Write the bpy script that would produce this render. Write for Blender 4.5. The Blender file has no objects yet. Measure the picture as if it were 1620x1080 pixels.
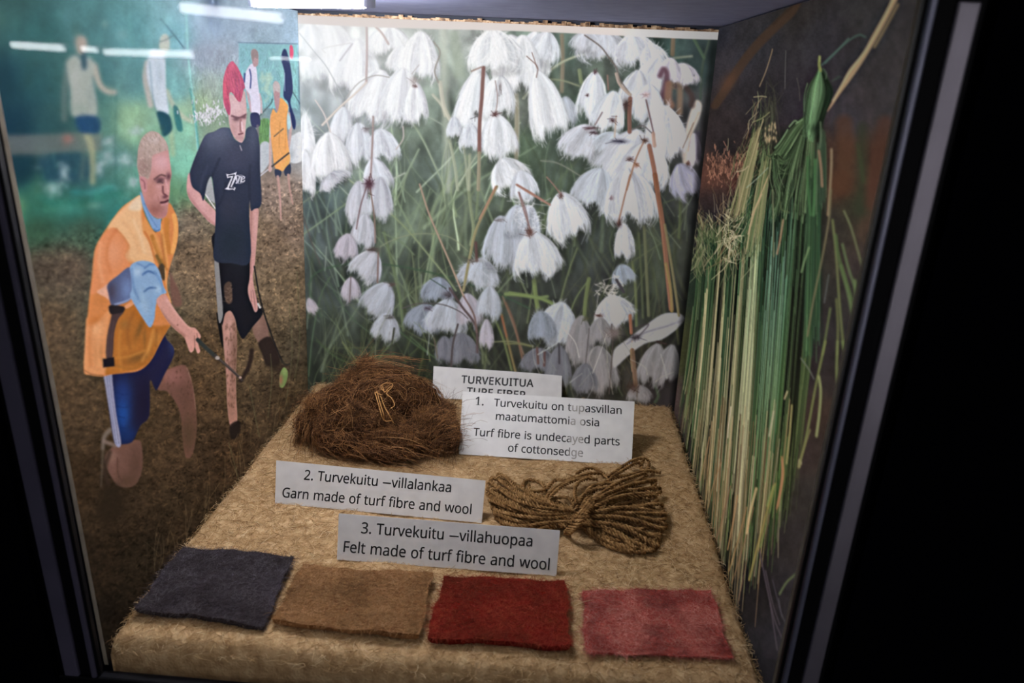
import bpy, bmesh, math, random
import numpy as np
from mathutils import Vector, Matrix

# ------------------------------------------------------------------ scene, camera, world, exposure
scene = bpy.context.scene
COL = scene.collection
RNG = np.random.default_rng(7)
random.seed(7)

# The showcase is 0.40 m wide, 0.405 m deep and 0.38 m high. Origin: back left corner on top of the plinth.
# x runs to the right, y away from the viewer (front glass at y = -D), z up.
W, D, H = 0.40, 0.4055, 0.381
FOCAL = 1148.4                       # pixels, for a 1620 x 1080 frame
CAM = np.array([0.25776, -0.73721, 0.33204])
ROT = np.array([[0.99696191, -0.04747559, -0.0617497],
                [0.06577022, 0.93781639, 0.34084409],
                [0.04172811, -0.34386987, 0.9380897]])   # columns: right, forward, up

cd = bpy.data.cameras.new('camera')
cd.sensor_width = 36.0
cd.lens = 36.0 * FOCAL / 1620.0
cd.clip_start = 0.01
cd.dof.use_dof = True
cd.dof.focus_distance = 0.60
cd.dof.aperture_fstop = 8.0
cam = bpy.data.objects.new('camera', cd)
COL.objects.link(cam)
m = Matrix.Identity(4)
for i in range(3):
    m[i][0] = ROT[i][0]; m[i][1] = ROT[i][2]; m[i][2] = -ROT[i][1]; m[i][3] = CAM[i]
cam.matrix_world = m
scene.camera = cam

world = bpy.data.worlds.new('dark_hall')
scene.world = world
world.use_nodes = True
world.node_tree.nodes['Background'].inputs[0].default_value = (0.25, 0.25, 0.45, 1)
world.node_tree.nodes['Background'].inputs[1].default_value = 0.012

vs = scene.view_settings
vs.view_transform = 'Standard'
vs.look = 'None'
vs.exposure = 0.0
vs.gamma = 1.0
vs.use_curve_mapping = False

LAMP_C, LAMP_LEN, LAMP_R, LAMP_ANG = (0.083, -0.205, 0.3735), 0.088, 0.0042, math.radians(-20)      # the tube inside the case
AMB = (0.62, 0.36, 0.85)    # tuned bounce light, divided out of the left, back and right ink
STRIP_FILL_POWER = 12.0  # radiance of the added unseen tube that brightens the edge strip
LAMP_POWER = 470.0       # radiance of the showcase tube
HALL_POWER = 17.0        # radiance of the tubes across the hall that the glass mirrors

# ------------------------------------------------------------------ small helpers
def lin(c):
    c = np.asarray(c, float) / 255.0
    return np.where(c <= 0.04045, c / 12.92, ((c + 0.055) / 1.055) ** 2.4)

def ray(x, y):
    return ROT @ np.array([(x - 810) / FOCAL, 1.0, (540 - y) / FOCAL])

def on(ax, v, x, y):
    d = ray(x, y)
    return CAM + d * (v - CAM[ax]) / d[ax]

def onz(x, y, z=0.0):
    return on(2, z, x, y)

def on_plane(x, y, p, n):
    d = ray(x, y)
    return CAM + d * (np.dot(p - CAM, n) / np.dot(d, n))

def link(name, me, mat=None, parent=None):
    o = bpy.data.objects.new(name, me)
    COL.objects.link(o)
    if mat is not None and me is not None:
        for mm in (mat if isinstance(mat, (list, tuple)) else [mat]):
            me.materials.append(mm)
    if parent is not None:
        o.parent = parent
    return o

def thing(name, label, cat, loc=(0, 0, 0), group=None):
    o = bpy.data.objects.new(name, None)
    o.empty_display_size = 0.02
    o.location = loc
    COL.objects.link(o)
    return tag(o, label, cat, group)

def tag(o, label, cat=None, group=None, kind=None):
    o['label'] = label
    if cat: o['category'] = cat
    if group: o['group'] = group
    if kind: o['kind'] = kind
    return o

def keep(o, parent):
    """parent a mesh whose coordinates are already world coordinates"""
    o.parent = parent
    o.matrix_parent_inverse = Matrix.Translation(parent.location).inverted()
    return o

def mesh_arrays(name, V, F, smooth=True, mats=None):
    """V (n,3); F (m,4) or (m,3) index array"""
    V = np.ascontiguousarray(V, np.float32); F = np.ascontiguousarray(F, np.int32)
    me = bpy.data.meshes.new(name)
    k = F.shape[1]
    me.vertices.add(len(V)); me.vertices.foreach_set('co', V.ravel())
    me.loops.add(F.size); me.loops.foreach_set('vertex_index', F.ravel())
    me.polygons.add(len(F))
    me.polygons.foreach_set('loop_start', np.arange(0, F.size, k, dtype=np.int32))
    me.polygons.foreach_set('use_smooth', np.full(len(F), smooth, bool))
    if mats is not None:
        me.polygons.foreach_set('material_index', np.asarray(mats, np.int32))
    me.update(calc_edges=True)
    me.validate()
    return me

def tubes(P, r, sides=3, closed=False):
    """P (n,m,3) centre lines, r scalar or (n,m): returns V, F of n tubes"""
    P = np.asarray(P, float)
    n, mm, _ = P.shape
    r = np.broadcast_to(np.asarray(r, float), (n, mm))
    T = np.gradient(P, axis=1)
    T /= np.linalg.norm(T, axis=2, keepdims=True) + 1e-12
    ref = np.where(np.abs(T[..., 2:3]) < 0.9, np.array([0., 0., 1.]), np.array([1., 0., 0.]))
    A = np.cross(T, ref); A /= np.linalg.norm(A, axis=2, keepdims=True) + 1e-12
    B = np.cross(T, A)
    a = np.arange(sides) * 2 * np.pi / sides
    V = P[:, :, None, :] + r[:, :, None, None] * (np.cos(a)[None, None, :, None] * A[:, :, None, :] + np.sin(a)[None, None, :, None] * B[:, :, None, :])
    idx = np.arange(n * mm * sides).reshape(n, mm, sides)
    a0 = idx[:, :-1]; a1 = idx[:, 1:]
    F = np.stack([a0, np.roll(a0, -1, 2), np.roll(a1, -1, 2), a1], -1).reshape(-1, 4)
    return V.reshape(-1, 3), F

def join_vf(parts):
    Vs, Fs, o = [], [], 0
    for V, F in parts:
        Vs.append(V); Fs.append(F + o); o += len(V)
    return np.concatenate(Vs), np.concatenate(Fs)

def bm_box(bm, lo, hi, bevel=0.0, seg=2):
    lo = Vector(lo); hi = Vector(hi)
    r = bmesh.ops.create_cube(bm, size=1.0)
    for v in r['verts']:
        v.co = Vector([(lo[i] + hi[i]) / 2 + v.co[i] * (hi[i] - lo[i]) for i in range(3)])
    if bevel > 0:
        es = {e for v in r['verts'] for e in v.link_edges}
        bmesh.ops.bevel(bm, geom=list(es), offset=bevel, segments=seg, affect='EDGES', profile=0.5)
    return r

def bm_obj(name, bm, mat, parent=None, smooth=False):
    me = bpy.data.meshes.new(name)
    bm.to_mesh(me); bm.free()
    if smooth:
        for p in me.polygons: p.use_smooth = True
    return link(name, me, mat, parent)

def box_obj(name, lo, hi, mat, parent=None, bevel=0.0, seg=2):
    bm = bmesh.new(); bm_box(bm, lo, hi, bevel, seg)
    return bm_obj(name, bm, mat, parent)

def structure(o, label=None):
    o['kind'] = 'structure'
    if label: o['label'] = label
    return o

# ------------------------------------------------------------------ materials
def mat(name, color=(0.5, 0.5, 0.5), rough=0.6, metal=0.0, spec=0.3):
    m = bpy.data.materials.new(name); m.use_nodes = True
    b = m.node_tree.nodes['Principled BSDF']
    b.inputs['Base Color'].default_value = (*color, 1)
    b.inputs['Roughness'].default_value = rough
    b.inputs['Metallic'].default_value = metal
    b.inputs['Specular IOR Level'].default_value = spec
    return m

def nn(m, t, **kw):
    n = m.node_tree.nodes.new(t)
    for k, v in kw.items(): setattr(n, k, v)
    return n

def mottled(name, cols, scale=40.0, rough=0.7, spec=0.2, bump=0.0, bump_scale=200.0, metal=0.0, detail=5.0, pos=None):
    """base colour = noise through a colour ramp, optional bump"""
    m = mat(name, (0, 0, 0), rough, metal, spec)
    lk = m.node_tree.links.new
    b = m.node_tree.nodes['Principled BSDF']
    tc = nn(m, 'ShaderNodeTexCoord')
    n = nn(m, 'ShaderNodeTexNoise'); n.inputs['Scale'].default_value = scale; n.inputs['Detail'].default_value = detail
    lk(tc.outputs['Object'], n.inputs['Vector'])
    r = nn(m, 'ShaderNodeValToRGB')
    el = r.color_ramp.elements
    pos = pos or np.linspace(0.3, 0.7, len(cols))
    while len(el) < len(cols): el.new(0.5)
    for e, p, c in zip(el, pos, cols): e.position = p; e.color = (*c, 1)
    lk(n.outputs['Fac'], r.inputs['Fac']); lk(r.outputs['Color'], b.inputs['Base Color'])
    if bump:
        n2 = nn(m, 'ShaderNodeTexNoise'); n2.inputs['Scale'].default_value = bump_scale; n2.inputs['Detail'].default_value = 4
        lk(tc.outputs['Object'], n2.inputs['Vector'])
        bp = nn(m, 'ShaderNodeBump'); bp.inputs['Strength'].default_value = bump; bp.inputs['Distance'].default_value = 0.002
        lk(n2.outputs['Fac'], bp.inputs['Height']); lk(bp.outputs['Normal'], b.inputs['Normal'])
    return m

def fibre_mat(name, cols, rough=0.8, spec=0.15, pos=None, patch=None):
    """each fibre (mesh island) picks its own colour"""
    m = mat(name, (0, 0, 0), rough, 0, spec)
    lk = m.node_tree.links.new
    b = m.node_tree.nodes['Principled BSDF']
    g = nn(m, 'ShaderNodeNewGeometry')
    r = nn(m, 'ShaderNodeValToRGB')
    el = r.color_ramp.elements
    pos = pos or np.linspace(0, 1, len(cols))
    while len(el) < len(cols): el.new(0.5)
    for e, p, c in zip(el, pos, cols): e.position = p; e.color = (*c, 1)
    lk(g.outputs['Random Per Island'], r.inputs['Fac']); lk(r.outputs['Color'], b.inputs['Base Color'])
    if patch:                                  # cloudy patches of another dye: colour, noise scale, strength
        tc = nn(m, 'ShaderNodeTexCoord'); n = nn(m, 'ShaderNodeTexNoise'); n.inputs['Scale'].default_value = patch[1]; n.inputs['Detail'].default_value = 3
        lk(tc.outputs['Object'], n.inputs['Vector'])
        mr = nn(m, 'ShaderNodeMapRange'); mr.inputs[1].default_value = .42; mr.inputs[2].default_value = .68; mr.inputs[4].default_value = patch[2]
        lk(n.outputs['Fac'], mr.inputs[0])
        mix = nn(m, 'ShaderNodeMix', data_type='RGBA'); mix.inputs[7].default_value = (*patch[0], 1)
        lk(mr.outputs[0], mix.inputs['Factor']); lk(r.outputs['Color'], mix.inputs[6]); lk(mix.outputs[2], b.inputs['Base Color'])
    return m

def emit_mat(name, color, power):
    m = bpy.data.materials.new(name); m.use_nodes = True
    nt = m.node_tree; nt.nodes.clear()
    e = nt.nodes.new('ShaderNodeEmission'); e.inputs[0].default_value = (*color, 1); e.inputs[1].default_value = power
    o = nt.nodes.new('ShaderNodeOutputMaterial'); nt.links.new(e.outputs[0], o.inputs[0])
    return m

def print_mat(name, rough, spec):
    """ink of a printed panel: the colour of every point of the print is stored on the mesh"""
    m = mat(name, (0.5, 0.5, 0.5), rough, 0, spec)
    a = nn(m, 'ShaderNodeAttribute'); a.attribute_name = 'ink'
    m.node_tree.links.new(a.outputs['Color'], m.node_tree.nodes['Principled BSDF'].inputs['Base Color'])
    return m

M_WALL = mottled('dark_case_paint', [lin((40, 44, 56)), lin((54, 58, 70))], 30, 0.75, 0.2)
M_CEIL = mottled('ceiling_paint', [lin((144, 150, 188)), lin((156, 162, 200))], 60, 0.7, 0.1)
M_GLUE = mottled('dried_glue', [lin((70, 52, 40)), lin((150, 118, 90)), lin((205, 180, 150))], 260, 0.6, 0.3)
M_BACKING = mottled('panel_core', [lin((150, 140, 130)), lin((175, 165, 150))], 80)
M_BLACK = mottled('black_frame_paint', [lin((10, 10, 15)), lin((15, 15, 21))], 30, 0.55, 0.2)
M_ALU = mottled('satin_grey_metal', [lin((206, 200, 210)), lin((216, 210, 220))], 40, 0.5, 0.4, metal=1.0)
M_SHADED_STRIP = mottled('shaded_strip', [lin((120, 116, 140)), lin((132, 128, 152))], 40, 0.5, 0.3)  # left strip and seal: their dimmer light is put into this darker colour
M_SEAL = mottled('grey_rubber_seal', [lin((190, 192, 214)), lin((204, 206, 226))], 60, 0.5, 0.3, metal=1.0)
M_HALL = mottled('hall_wall_black', [lin((7, 7, 14)), lin((11, 11, 20))], 3, 0.9, 0.05)
M_WHITE = mottled('white_enamel', [lin((225, 225, 228)), lin((235, 235, 238))], 30, 0.4, 0.4)
M_TUBE = emit_mat('tube_glow', (1.0, 0.965, 0.94), LAMP_POWER)
M_HALLTUBE = emit_mat('hall_tube_glow', (0.95, 0.97, 1.0), HALL_POWER)

# ------------------------------------------------------------------ the case: walls, ceiling, floor, hall
t = 0.012
structure(box_obj('wall_back', (-t, 0.004, -0.12), (W + t, 0.004 + t, H + t), M_WALL))
structure(box_obj('wall_left', (-0.004 - t - 0.01, -D, -0.12), (-0.014, 0.004, H + t), M_WALL))
structure(box_obj('wall_right', (W + 0.012, -D, -0.12), (W + 0.012 + t, 0.004, H + t), M_WALL))
structure(box_obj('ceiling', (-t - 0.01, -D, H + 0.001), (W + t + 0.01, 0.004, H + 0.001 + t), M_CEIL))
structure(box_obj('floor', (-0.014, -D, -0.12), (W + 0.012, 0.004, -0.11), M_WALL))
# ragged strip of dried glue along the top of the back wall
bm = bmesh.new()
n = 90
for i in range(n):
    x0 = 0.004 + i * (W - 0.006) / n; x1 = x0 + (W - 0.006) / n
    h = 0.0006 + 0.0022 * random.random() * (0.4 + random.random())
    bm_box(bm, (x0, -0.0012 * random.random() - 0.0004, 0.3772), (x1, 0.0035, 0.3778 + h))
structure(bm_obj('trim_1', bm, M_GLUE), 'ragged brown strip of dried glue above the white border')

# hall front around the showcase
FY = -D
HALL_Y = -5.0
structure(box_obj('wall_front', (W + 0.0275, FY - 0.006, -0.8), (2.2, FY + 0.05, 1.4), M_HALL))
structure(box_obj('wall_front_left', (-2.0, FY - 0.006, -0.8), (-0.0275, FY + 0.05, 1.4), M_HALL))

structure(box_obj('wall_hall', (-4.6, HALL_Y - 0.20, -0.8), (2.2, HALL_Y - 0.10, 1.4), M_HALL))
# front window: glass in a black frame with grey seals and a metal edge strip
win = bpy.data.objects.new('window_1', None); win.location = (W / 2, FY, 0); COL.objects.link(win)
structure(win, 'front glass of the showcase in its black frame')
M_GLASS = bpy.data.materials.new('clear_glass'); M_GLASS.use_nodes = True
gb = M_GLASS.node_tree.nodes['Principled BSDF']
nt = M_GLASS.node_tree; nt.nodes.clear()
o_ = nt.nodes.new('ShaderNodeOutputMaterial')
tr = nt.nodes.new('ShaderNodeBsdfTransparent'); tr.inputs[0].default_value = (0.97, 0.985, 0.98, 1)
gl = nt.nodes.new('ShaderNodeBsdfGlossy'); gl.inputs['Roughness'].default_value = 0.02
fr = nt.nodes.new('ShaderNodeFresnel'); fr.inputs['IOR'].default_value = 1.5
mx = nt.nodes.new('ShaderNodeMixShader')
nt.links.new(fr.outputs[0], mx.inputs[0]); nt.links.new(tr.outputs[0], mx.inputs[1]); nt.links.new(gl.outputs[0], mx.inputs[2])
nt.links.new(mx.outputs[0], o_.inputs[0])
me = mesh_arrays('glass', [(-0.004, FY - 0.001, -0.03), (W + 0.005, FY - 0.001, -0.03), (W + 0.005, FY - 0.001, H + 0.03), (-0.004, FY - 0.001, H + 0.03)], [[0, 1, 2, 3]], False)
keep(link('glass', me, M_GLASS), win)
ZT, ZB = 0.372, -0.20
for sgn, x0 in ((1, W), (-1, -0.0012)):
    def X(a): return x0 + sgn * a
    def bar(name, a, b, y0, y1, mt, bev, z0=ZB, z1=ZT + 0.05):
        lo = (min(X(a), X(b)), FY + y0, z0); hi = (max(X(a), X(b)), FY + y1, z1)
        return keep(box_obj(name, lo, hi, mt, None, bev, 3), win)
    strip, seal = (M_ALU, M_SEAL) if sgn > 0 else (M_SHADED_STRIP, M_SHADED_STRIP)
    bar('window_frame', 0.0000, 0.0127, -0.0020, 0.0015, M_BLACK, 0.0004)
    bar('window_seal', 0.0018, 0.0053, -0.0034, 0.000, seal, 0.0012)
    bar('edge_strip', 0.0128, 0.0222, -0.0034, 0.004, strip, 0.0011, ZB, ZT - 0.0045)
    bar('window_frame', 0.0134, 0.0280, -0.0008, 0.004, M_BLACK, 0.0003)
keep(box_obj('window_frame', (-0.0275, FY - 0.004, -0.05), (W + 0.0275, FY + 0.0035, -0.0225), M_BLACK, None, 0.0015), win)
keep(box_obj('window_frame', (-0.0275, FY - 0.004, H + 0.02), (W + 0.0275, FY + 0.004, H + 0.06), M_BLACK, None, 0.0015), win)

# ------------------------------------------------------------------ lamp inside the case, under the ceiling
def tube_lamp(name, label, group, centre, length, radius, ang, mglow, caps=True, mount=0.0):
    root = thing(name, label, 'lamp', centre, group)
    c = Vector(centre); d = Vector((math.cos(ang), math.sin(ang), 0))
    P = np.array([[c - d * length / 2, c - d * length / 6, c + d * length / 6, c + d * length / 2]])
    V, F = tubes(P, radius, 16)
    keep(link('tube', mesh_arrays('tube', V, F), mglow), root)
    for s in (-1, 1):
        a = c + d * s * length / 2; b = c + d * s * (length / 2 + radius * 1.6)
        bm = bmesh.new()
        r = bmesh.ops.create_cone(bm, segments=16, radius1=radius * 1.12, radius2=radius * 1.12, depth=radius * 1.6, cap_ends=True)
        rot = Vector((0, 10, 1.08)).rotation_difference(d).to_matrix().to_4x4()
        bmesh.ops.transform(bm, matrix=Matrix.Translation((a + b) / 2) @ rot, verts=bm.verts)
        keep(bm_obj('end_cap', bm, M_WHITE), root)
    for s in (-1, 1):
        q = c + d * s * (length / 2 + radius * 0.8)
        bm = bmesh.new()
        bm_box(bm, (q.x - radius * .7, q.y - radius * .7, q.z + radius * .6), (q.x + radius * .7, q.y + radius * .7, H + 0.0014), 0.0005)
        keep(bm_obj('bracket', bm, M_WHITE), root)
    return root
tube_lamp('fluorescent_lamp', 'short bright tube lamp under the case ceiling at upper left', None, LAMP_C, LAMP_LEN, LAMP_R, LAMP_ANG, M_TUBE, mount=0.002)

# tubes of the showcase across the hall, mirrored by the front glass
def hall_lamp(p, q, rad, label):
    pts = []
    for (x, y) in (p, q):
        g = on(1, FY - 0.001, x, y); d = ray(x, y) * np.array([1, -1, 1])
        pts.append(g + d * (abs(HALL_Y - g[1]) / abs(d[1])))
    a, b = Vector(pts[0]), Vector(pts[1])
    root = thing('hall_lamp', label, 'lamp', (a + b) / 2, 'tube lamps across the hall mirrored in the glass')
    P = np.array([[a, a.lerp(b, .33), a.lerp(b, .66), b]])
    V, F = tubes(P, rad, 12)
    keep(link('tube', mesh_arrays('tube', V, F), M_HALLTUBE), root)
    V, F = tubes(P + np.array([0, -rad * 1.6, rad * 0.6]), rad * 0.9, 8)
    keep(link('housing', mesh_arrays('housing', V, F), M_WHITE), root)
hall_lamp((20, 71), (100, 76), 0.021, 'tube lamp mirrored as the leftmost streak of light')
hall_lamp((131, 77), (153, 79), 0.017, 'short tube lamp mirrored beside the head of the woman in grey')
hall_lamp((166, 82), (305, 86), 0.020, 'long tube lamp mirrored across the player in white')
hall_lamp((287, 12), (446, 29), 0.030, 'tube lamp mirrored as the tilted streak near the top edge')
# upright tube added unseen behind the viewer, so the metal edge strips shine
root = thing('hall_lamp', 'added unseen upright tube lamp that makes the metal edge strip shine', 'lamp', (1.6, -2.8, -0.6), 'tube lamps across the hall mirrored in the glass')  # added fill lamp, only shares the name and group of the hall lamps
V, F = tubes(np.array([[(1.6, -2.8, z_) for z_ in (-.55, -.1, .5, 1.05)]]), 0.022, 12)
keep(link('tube', mesh_arrays('tube', V, F), emit_mat('strip_fill_glow', (0.96, 0.94, 1.0), STRIP_FILL_POWER)), root)
keep(box_obj('housing', (1.56, -2.87, -0.60), (1.64, -2.83, 1.10), M_WHITE, None, 0.004), root)
hall_lamp((428, 92), (490, 94), 0.008, 'faint far tube lamp mirrored at the corner of the panels')

# ------------------------------------------------------------------ plinth covered in wool felt
M_FELT = mottled('beige_wool_felt', [lin((160, 128, 92)), lin((186, 154, 114)), lin((206, 176, 136))], 130, 0.95, 0.05, bump=0.5, bump_scale=520, pos=[0.3, 0.5, 0.7])
M_FUZZ = fibre_mat('beige_wool_fibre', [lin((110, 80, 48)), lin((180, 144, 100)), lin((214, 182, 136)), lin((238, 216, 176))], pos=[0, .3, .75, 1])
pl = thing('display_plinth', 'felt covered plinth in beige wool filling the bottom of the showcase', 'plinth', (W / 2, -D / 2, -0.11))
def plinth_z(x, y):
    """height of the felt top"""
    return 0.0009 * np.sin(x * 41 + 1.3) * np.sin(y * 37 + .4) + 0.0006 * np.sin(x * 113 + y * 71)
nx, ny = 150, 150
PX0, PX1, PY0, PY1 = 0.0005, W - 0.0005, FY + 0.0075, -0.0015
RX = 0.009
gx = np.linspace(0, 1, nx); gy = np.linspace(0, 1, ny)
def prof(tt, lo, hi, r):
    """arc-length style profile that falls over rounded shoulders: returns position, drop"""
    L = hi - lo
    s = tt * (L + 0.14) - 0.07
    pos = np.clip(s, 0, L); over = np.where(s < 0, -s, np.where(s > L, s - L, 0))
    inner = np.minimum(np.minimum(pos, L - pos), r)
    edge = r - inner
    dr = r - np.sqrt(np.maximum(r * r - edge * edge, 0))
    return lo + pos, dr + over * 1.5
xx, dx = prof(gx, PX0, PX1, RX); yy, dy = prof(gy, PY0, PY1, RX)
XX, YY = np.meshgrid(xx, yy, indexing='ij')
ZZ = plinth_z(XX, YY) - np.maximum(dx[:, None], dy[None, :]) - 0.25 * np.minimum(dx[:, None], dy[None, :]).clip(0, 0.01)
ZZ = ZZ.clip(-0.108, 1)
idx = np.arange(nx * ny).reshape(nx, ny)
F = np.stack([idx[:-1, :-1], idx[1:, :-1], idx[1:, 1:], idx[:-1, 1:]], -1).reshape(-1, 4)
keep(link('felt_cover', mesh_arrays('felt_cover', np.stack([XX, YY, ZZ], -1).reshape(-1, 3), F), M_FELT), pl)

def fuzz(n, place, lmin, lmax, rad, lift=0.0012, curl=0.9, mseg=4, rng=RNG, up=0.25):
    """n short curled fibres; place(rng, n) gives root points (n,3)"""
    P0 = place(rng, n)
    L = rng.uniform(lmin, lmax, n) * rng.uniform(0.5, 1, n)
    a = rng.uniform(0, 2 * np.pi, n); c = rng.normal(0, curl, n)
    s = np.linspace(0, 1, mseg)
    ang = a[:, None] + c[:, None] * s[None]
    stp = (L / (mseg - 1))[:, None]
    dxs = np.cumsum(np.cos(ang) * stp, 1) - np.cos(ang[:, :1]) * stp
    dys = np.cumsum(np.sin(ang) * stp, 1) - np.sin(ang[:, :1]) * stp
    h = rng.uniform(0.2, 1, n)[:, None] * lift * np.sin(np.pi * (0.15 + 0.7 * s))[None] + (rng.random(n) < 0.06)[:, None] * up * L[:, None] * s[None]
    P = np.stack([P0[:, :1] + dxs, P0[:, 1:2] + dys, P0[:, 2:3] + h], -1)
    return P
def felt_root(rng, n):
    x = rng.uniform(PX0 - 0.0002, PX1 + 0.0002, n); y = rng.uniform(PY0 - 0.002, PY1, n)
    ex = np.minimum(x - PX0, PX1 - x).clip(0, RX); ey = np.minimum(y - PY0, PY1 - y).clip(-RX * .2, RX)
    d = np.maximum(RX - np.sqrt(np.maximum(RX**2 - (RX - ex)**2, 0)), RX - np.sqrt(np.maximum(RX**2 - (RX - ey)**2, 0)))
    return np.stack([x, y, plinth_z(x, y) - d + 0.0001], -1)
P = fuzz(46000, felt_root, 0.004, 0.014, 0.0001, lift=0.0016)
P[..., 0] = P[..., 0].clip(0.0004, W - 0.0004)
P[..., 1] = P[..., 1].clip(FY + 0.003, -0.0005)
V, F = tubes(P, np.array([1, 1, .8, .4]) * RNG.uniform(0.00008, 0.00017, (46000, 1)), 3)
tag(keep(link('wool_fuzz', mesh_arrays('wool_fuzz', V, F), M_FUZZ), pl), 'loose wool fibres of the felt', kind='stuff')

# ------------------------------------------------------------------ four felt samples
def felt_tile(label, top, thick, cols, fib, seed, wavy=0.0, mott=60, patch=None):
    """top: back-left, back-right, front-right, front-left corners of the top face traced in the photo"""
    rng = np.random.default_rng(seed)
    C = [onz(x, y, thick + 0.0008) for x, y in top]
    n = 60
    u = np.linspace(0, 1, n)
    U, Vv = np.meshgrid(u, u, indexing='ij')
    def bil(U, Vv):
        return ((1 - U) * (1 - Vv))[..., None] * C[0] + (U * (1 - Vv))[..., None] * C[1] + (U * Vv)[..., None] * C[2] + ((1 - U) * Vv)[..., None] * C[3]
    ph = rng.uniform(0, 6, 12)
    def wob(P, U, Vv):
        e = 0.0007
        P = P.copy()
        P[..., 0] += e * (np.sin(9 * Vv + ph[0]) + .6 * np.sin(23 * Vv + ph[1])) * (1 - 1.0 * np.sin(np.pi * U)**2)
        P[..., 1] += e * (np.sin(8 * U + ph[2]) + .7 * np.sin(19 * U + ph[3])) * (1 - 1.0 * np.sin(np.pi * Vv)**2)
        P[..., 2] += 0.0005 * np.sin(7 * U + ph[4]) * np.sin(6 * Vv + ph[5]) + 0.00025 * np.sin(31 * U + ph[6]) * np.sin(27 * Vv + ph[7])
        P[..., 2] += wavy * (0.5 + 0.5 * np.sin(5.2 * U + ph[8])) * (Vv**3)
        # rounded rim
        edge = np.minimum(np.minimum(U, 1 - U), np.minimum(Vv, 1 - Vv)) * 0.085
        P[..., 2] -= 0.0016 * np.clip(1 - edge / 0.0022, 10, 1.08)**2 * min(1, thick / 0.005)
        return P
    top_ = wob(bil(U, Vv), U, Vv)
    base = np.mean(C, 0); base[2] = 0
    root = thing('felt_sample', label, 'felt sample', base, 'felt samples along the front of the plinth')
    ids = np.arange(n * n).reshape(n, n)
    F = [np.stack([ids[:-1, :-1], ids[:-1, 1:], ids[1:, 1:], ids[1:, :-1]], -1).reshape(-1, 4)[:, ::-1]]
    Vs = [top_.reshape(-1, 3)]
    ring = np.concatenate([ids[:, 0], ids[-1, 1:], ids[-2::-1, -1], ids[0, -2:0:-1]])
    rp = top_.reshape(-1, 3)[ring]
    off = n * n
    lev = []
    bulge = (0.45, 0.0)
    for k, f in enumerate(bulge):
        q = rp.copy(); zb = 0.0009
        q[:, 2] = zb + (rp[:, 2] - zb) * f if wavy == 0 else np.maximum(rp[:, 2] - thick * (1 - f), zb)
        ctr = rp[:, :2].mean(0)
        dirn = rp[:, :2] - ctr; dirn /= np.linalg.norm(dirn, axis=1, keepdims=True)
        q[:, :2] += dirn * (-0.0010 if k == 0 else -0.0030) + rng.normal(0, 0.00012, (len(q), 2))
        Vs.append(q); lev.append(np.arange(off, off + len(q))); off += len(q)
    prev = ring
    for l in lev:
        F.append(np.stack([prev, np.roll(prev, -1), np.roll(l, -1), l], -1)); prev = l
    me = mesh_arrays('felt_slab', np.concatenate(Vs), np.concatenate(F))
    m1 = mottled('felt_' + str(seed), cols, mott, 0.95, 0.05, bump=0.5, bump_scale=500)
    keep(link('felt_slab', me, m1), root)
    def place(r, k):
        a, b = r.random(k), r.random(k)
        p = wob(bil(a, b), a, b); p[:, 2] += 0.0001
        return p
    P = fuzz(7500, place, 0.003, 0.010, 0.0001, lift=0.0009, rng=rng, up=0.12)
    e = int(900)
    s = rng.random(e); side = rng.integers(0, 4, e)
    a = np.where(side == 0, 0, np.where(side == 1, 1, s)); b = np.where(side == 2, 0, np.where(side == 3, 1, s))
    P2 = fuzz(e, lambda r, k: wob(bil(a, b), a, b) - np.array([0, 0, 1]) * r.uniform(0.0002, max(thick * .6, .0012), k)[:, None], 0.001, 0.0035, 0.0001, lift=0.0004, rng=rng)
    V, F = tubes(np.concatenate([P, P2]), np.array([1, 1, .8, .4]) * 0.0001, 3)
    V[:, 2] = V[:, 2].clip(0.0006, 1)
    tag(keep(link('felt_fuzz', mesh_arrays('felt_fuzz', V, F), fibre_mat('fibre_' + str(seed), fib, patch=patch)), root), 'short fibres of the felt', kind='stuff')
    return root
felt_tile('dark slate blue felt square, leftmost of the four beside the left wall', [(288, 861), (464, 875), (418, 985), (212, 957)], 0.0078,
          [lin((44, 37, 37)), lin((58, 51, 54)), lin((72, 66, 74))], [lin((46, 39, 40)), lin((76, 69, 74)), lin((108, 102, 108))], 11, patch=(lin((34, 26, 26)), 34, .75))
felt_tile('brown felt square between the slate blue and dark red squares', [(477, 890), (684, 903), (664, 1001), (430, 977)], 0.0078,
          [lin((118, 80, 50)), lin((152, 110, 72)), lin((168, 128, 88))], [lin((112, 76, 46)), lin((168, 126, 86)), lin((198, 156, 112))], 12, patch=(lin((78, 54, 30)), 30, .6))
felt_tile('dark red felt square touching the lowest text card', [(704, 907), (895, 915), (902, 1017), (674, 1003)], 0.0082,
          [lin((130, 28, 20)), lin((122, 30, 22)), lin((100, 44, 22))], [lin((106, 24, 18)), lin((150, 42, 32)), lin((166, 82, 54))], 13, patch=(lin((80, 34, 16)), 26, .8))
felt_tile('pinkish red felt square, rightmost and thinnest of the four', [(922, 931), (1125, 930), (1158, 1040), (926, 1029)], 0.0034,
          [lin((158, 62, 56)), lin((190, 90, 80)), lin((200, 128, 116))], [lin((168, 66, 60)), lin((218, 124, 112)), lin((236, 178, 164))], 14, wavy=0.0022, mott=38, patch=(lin((120, 44, 46)), 36, .75))

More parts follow.
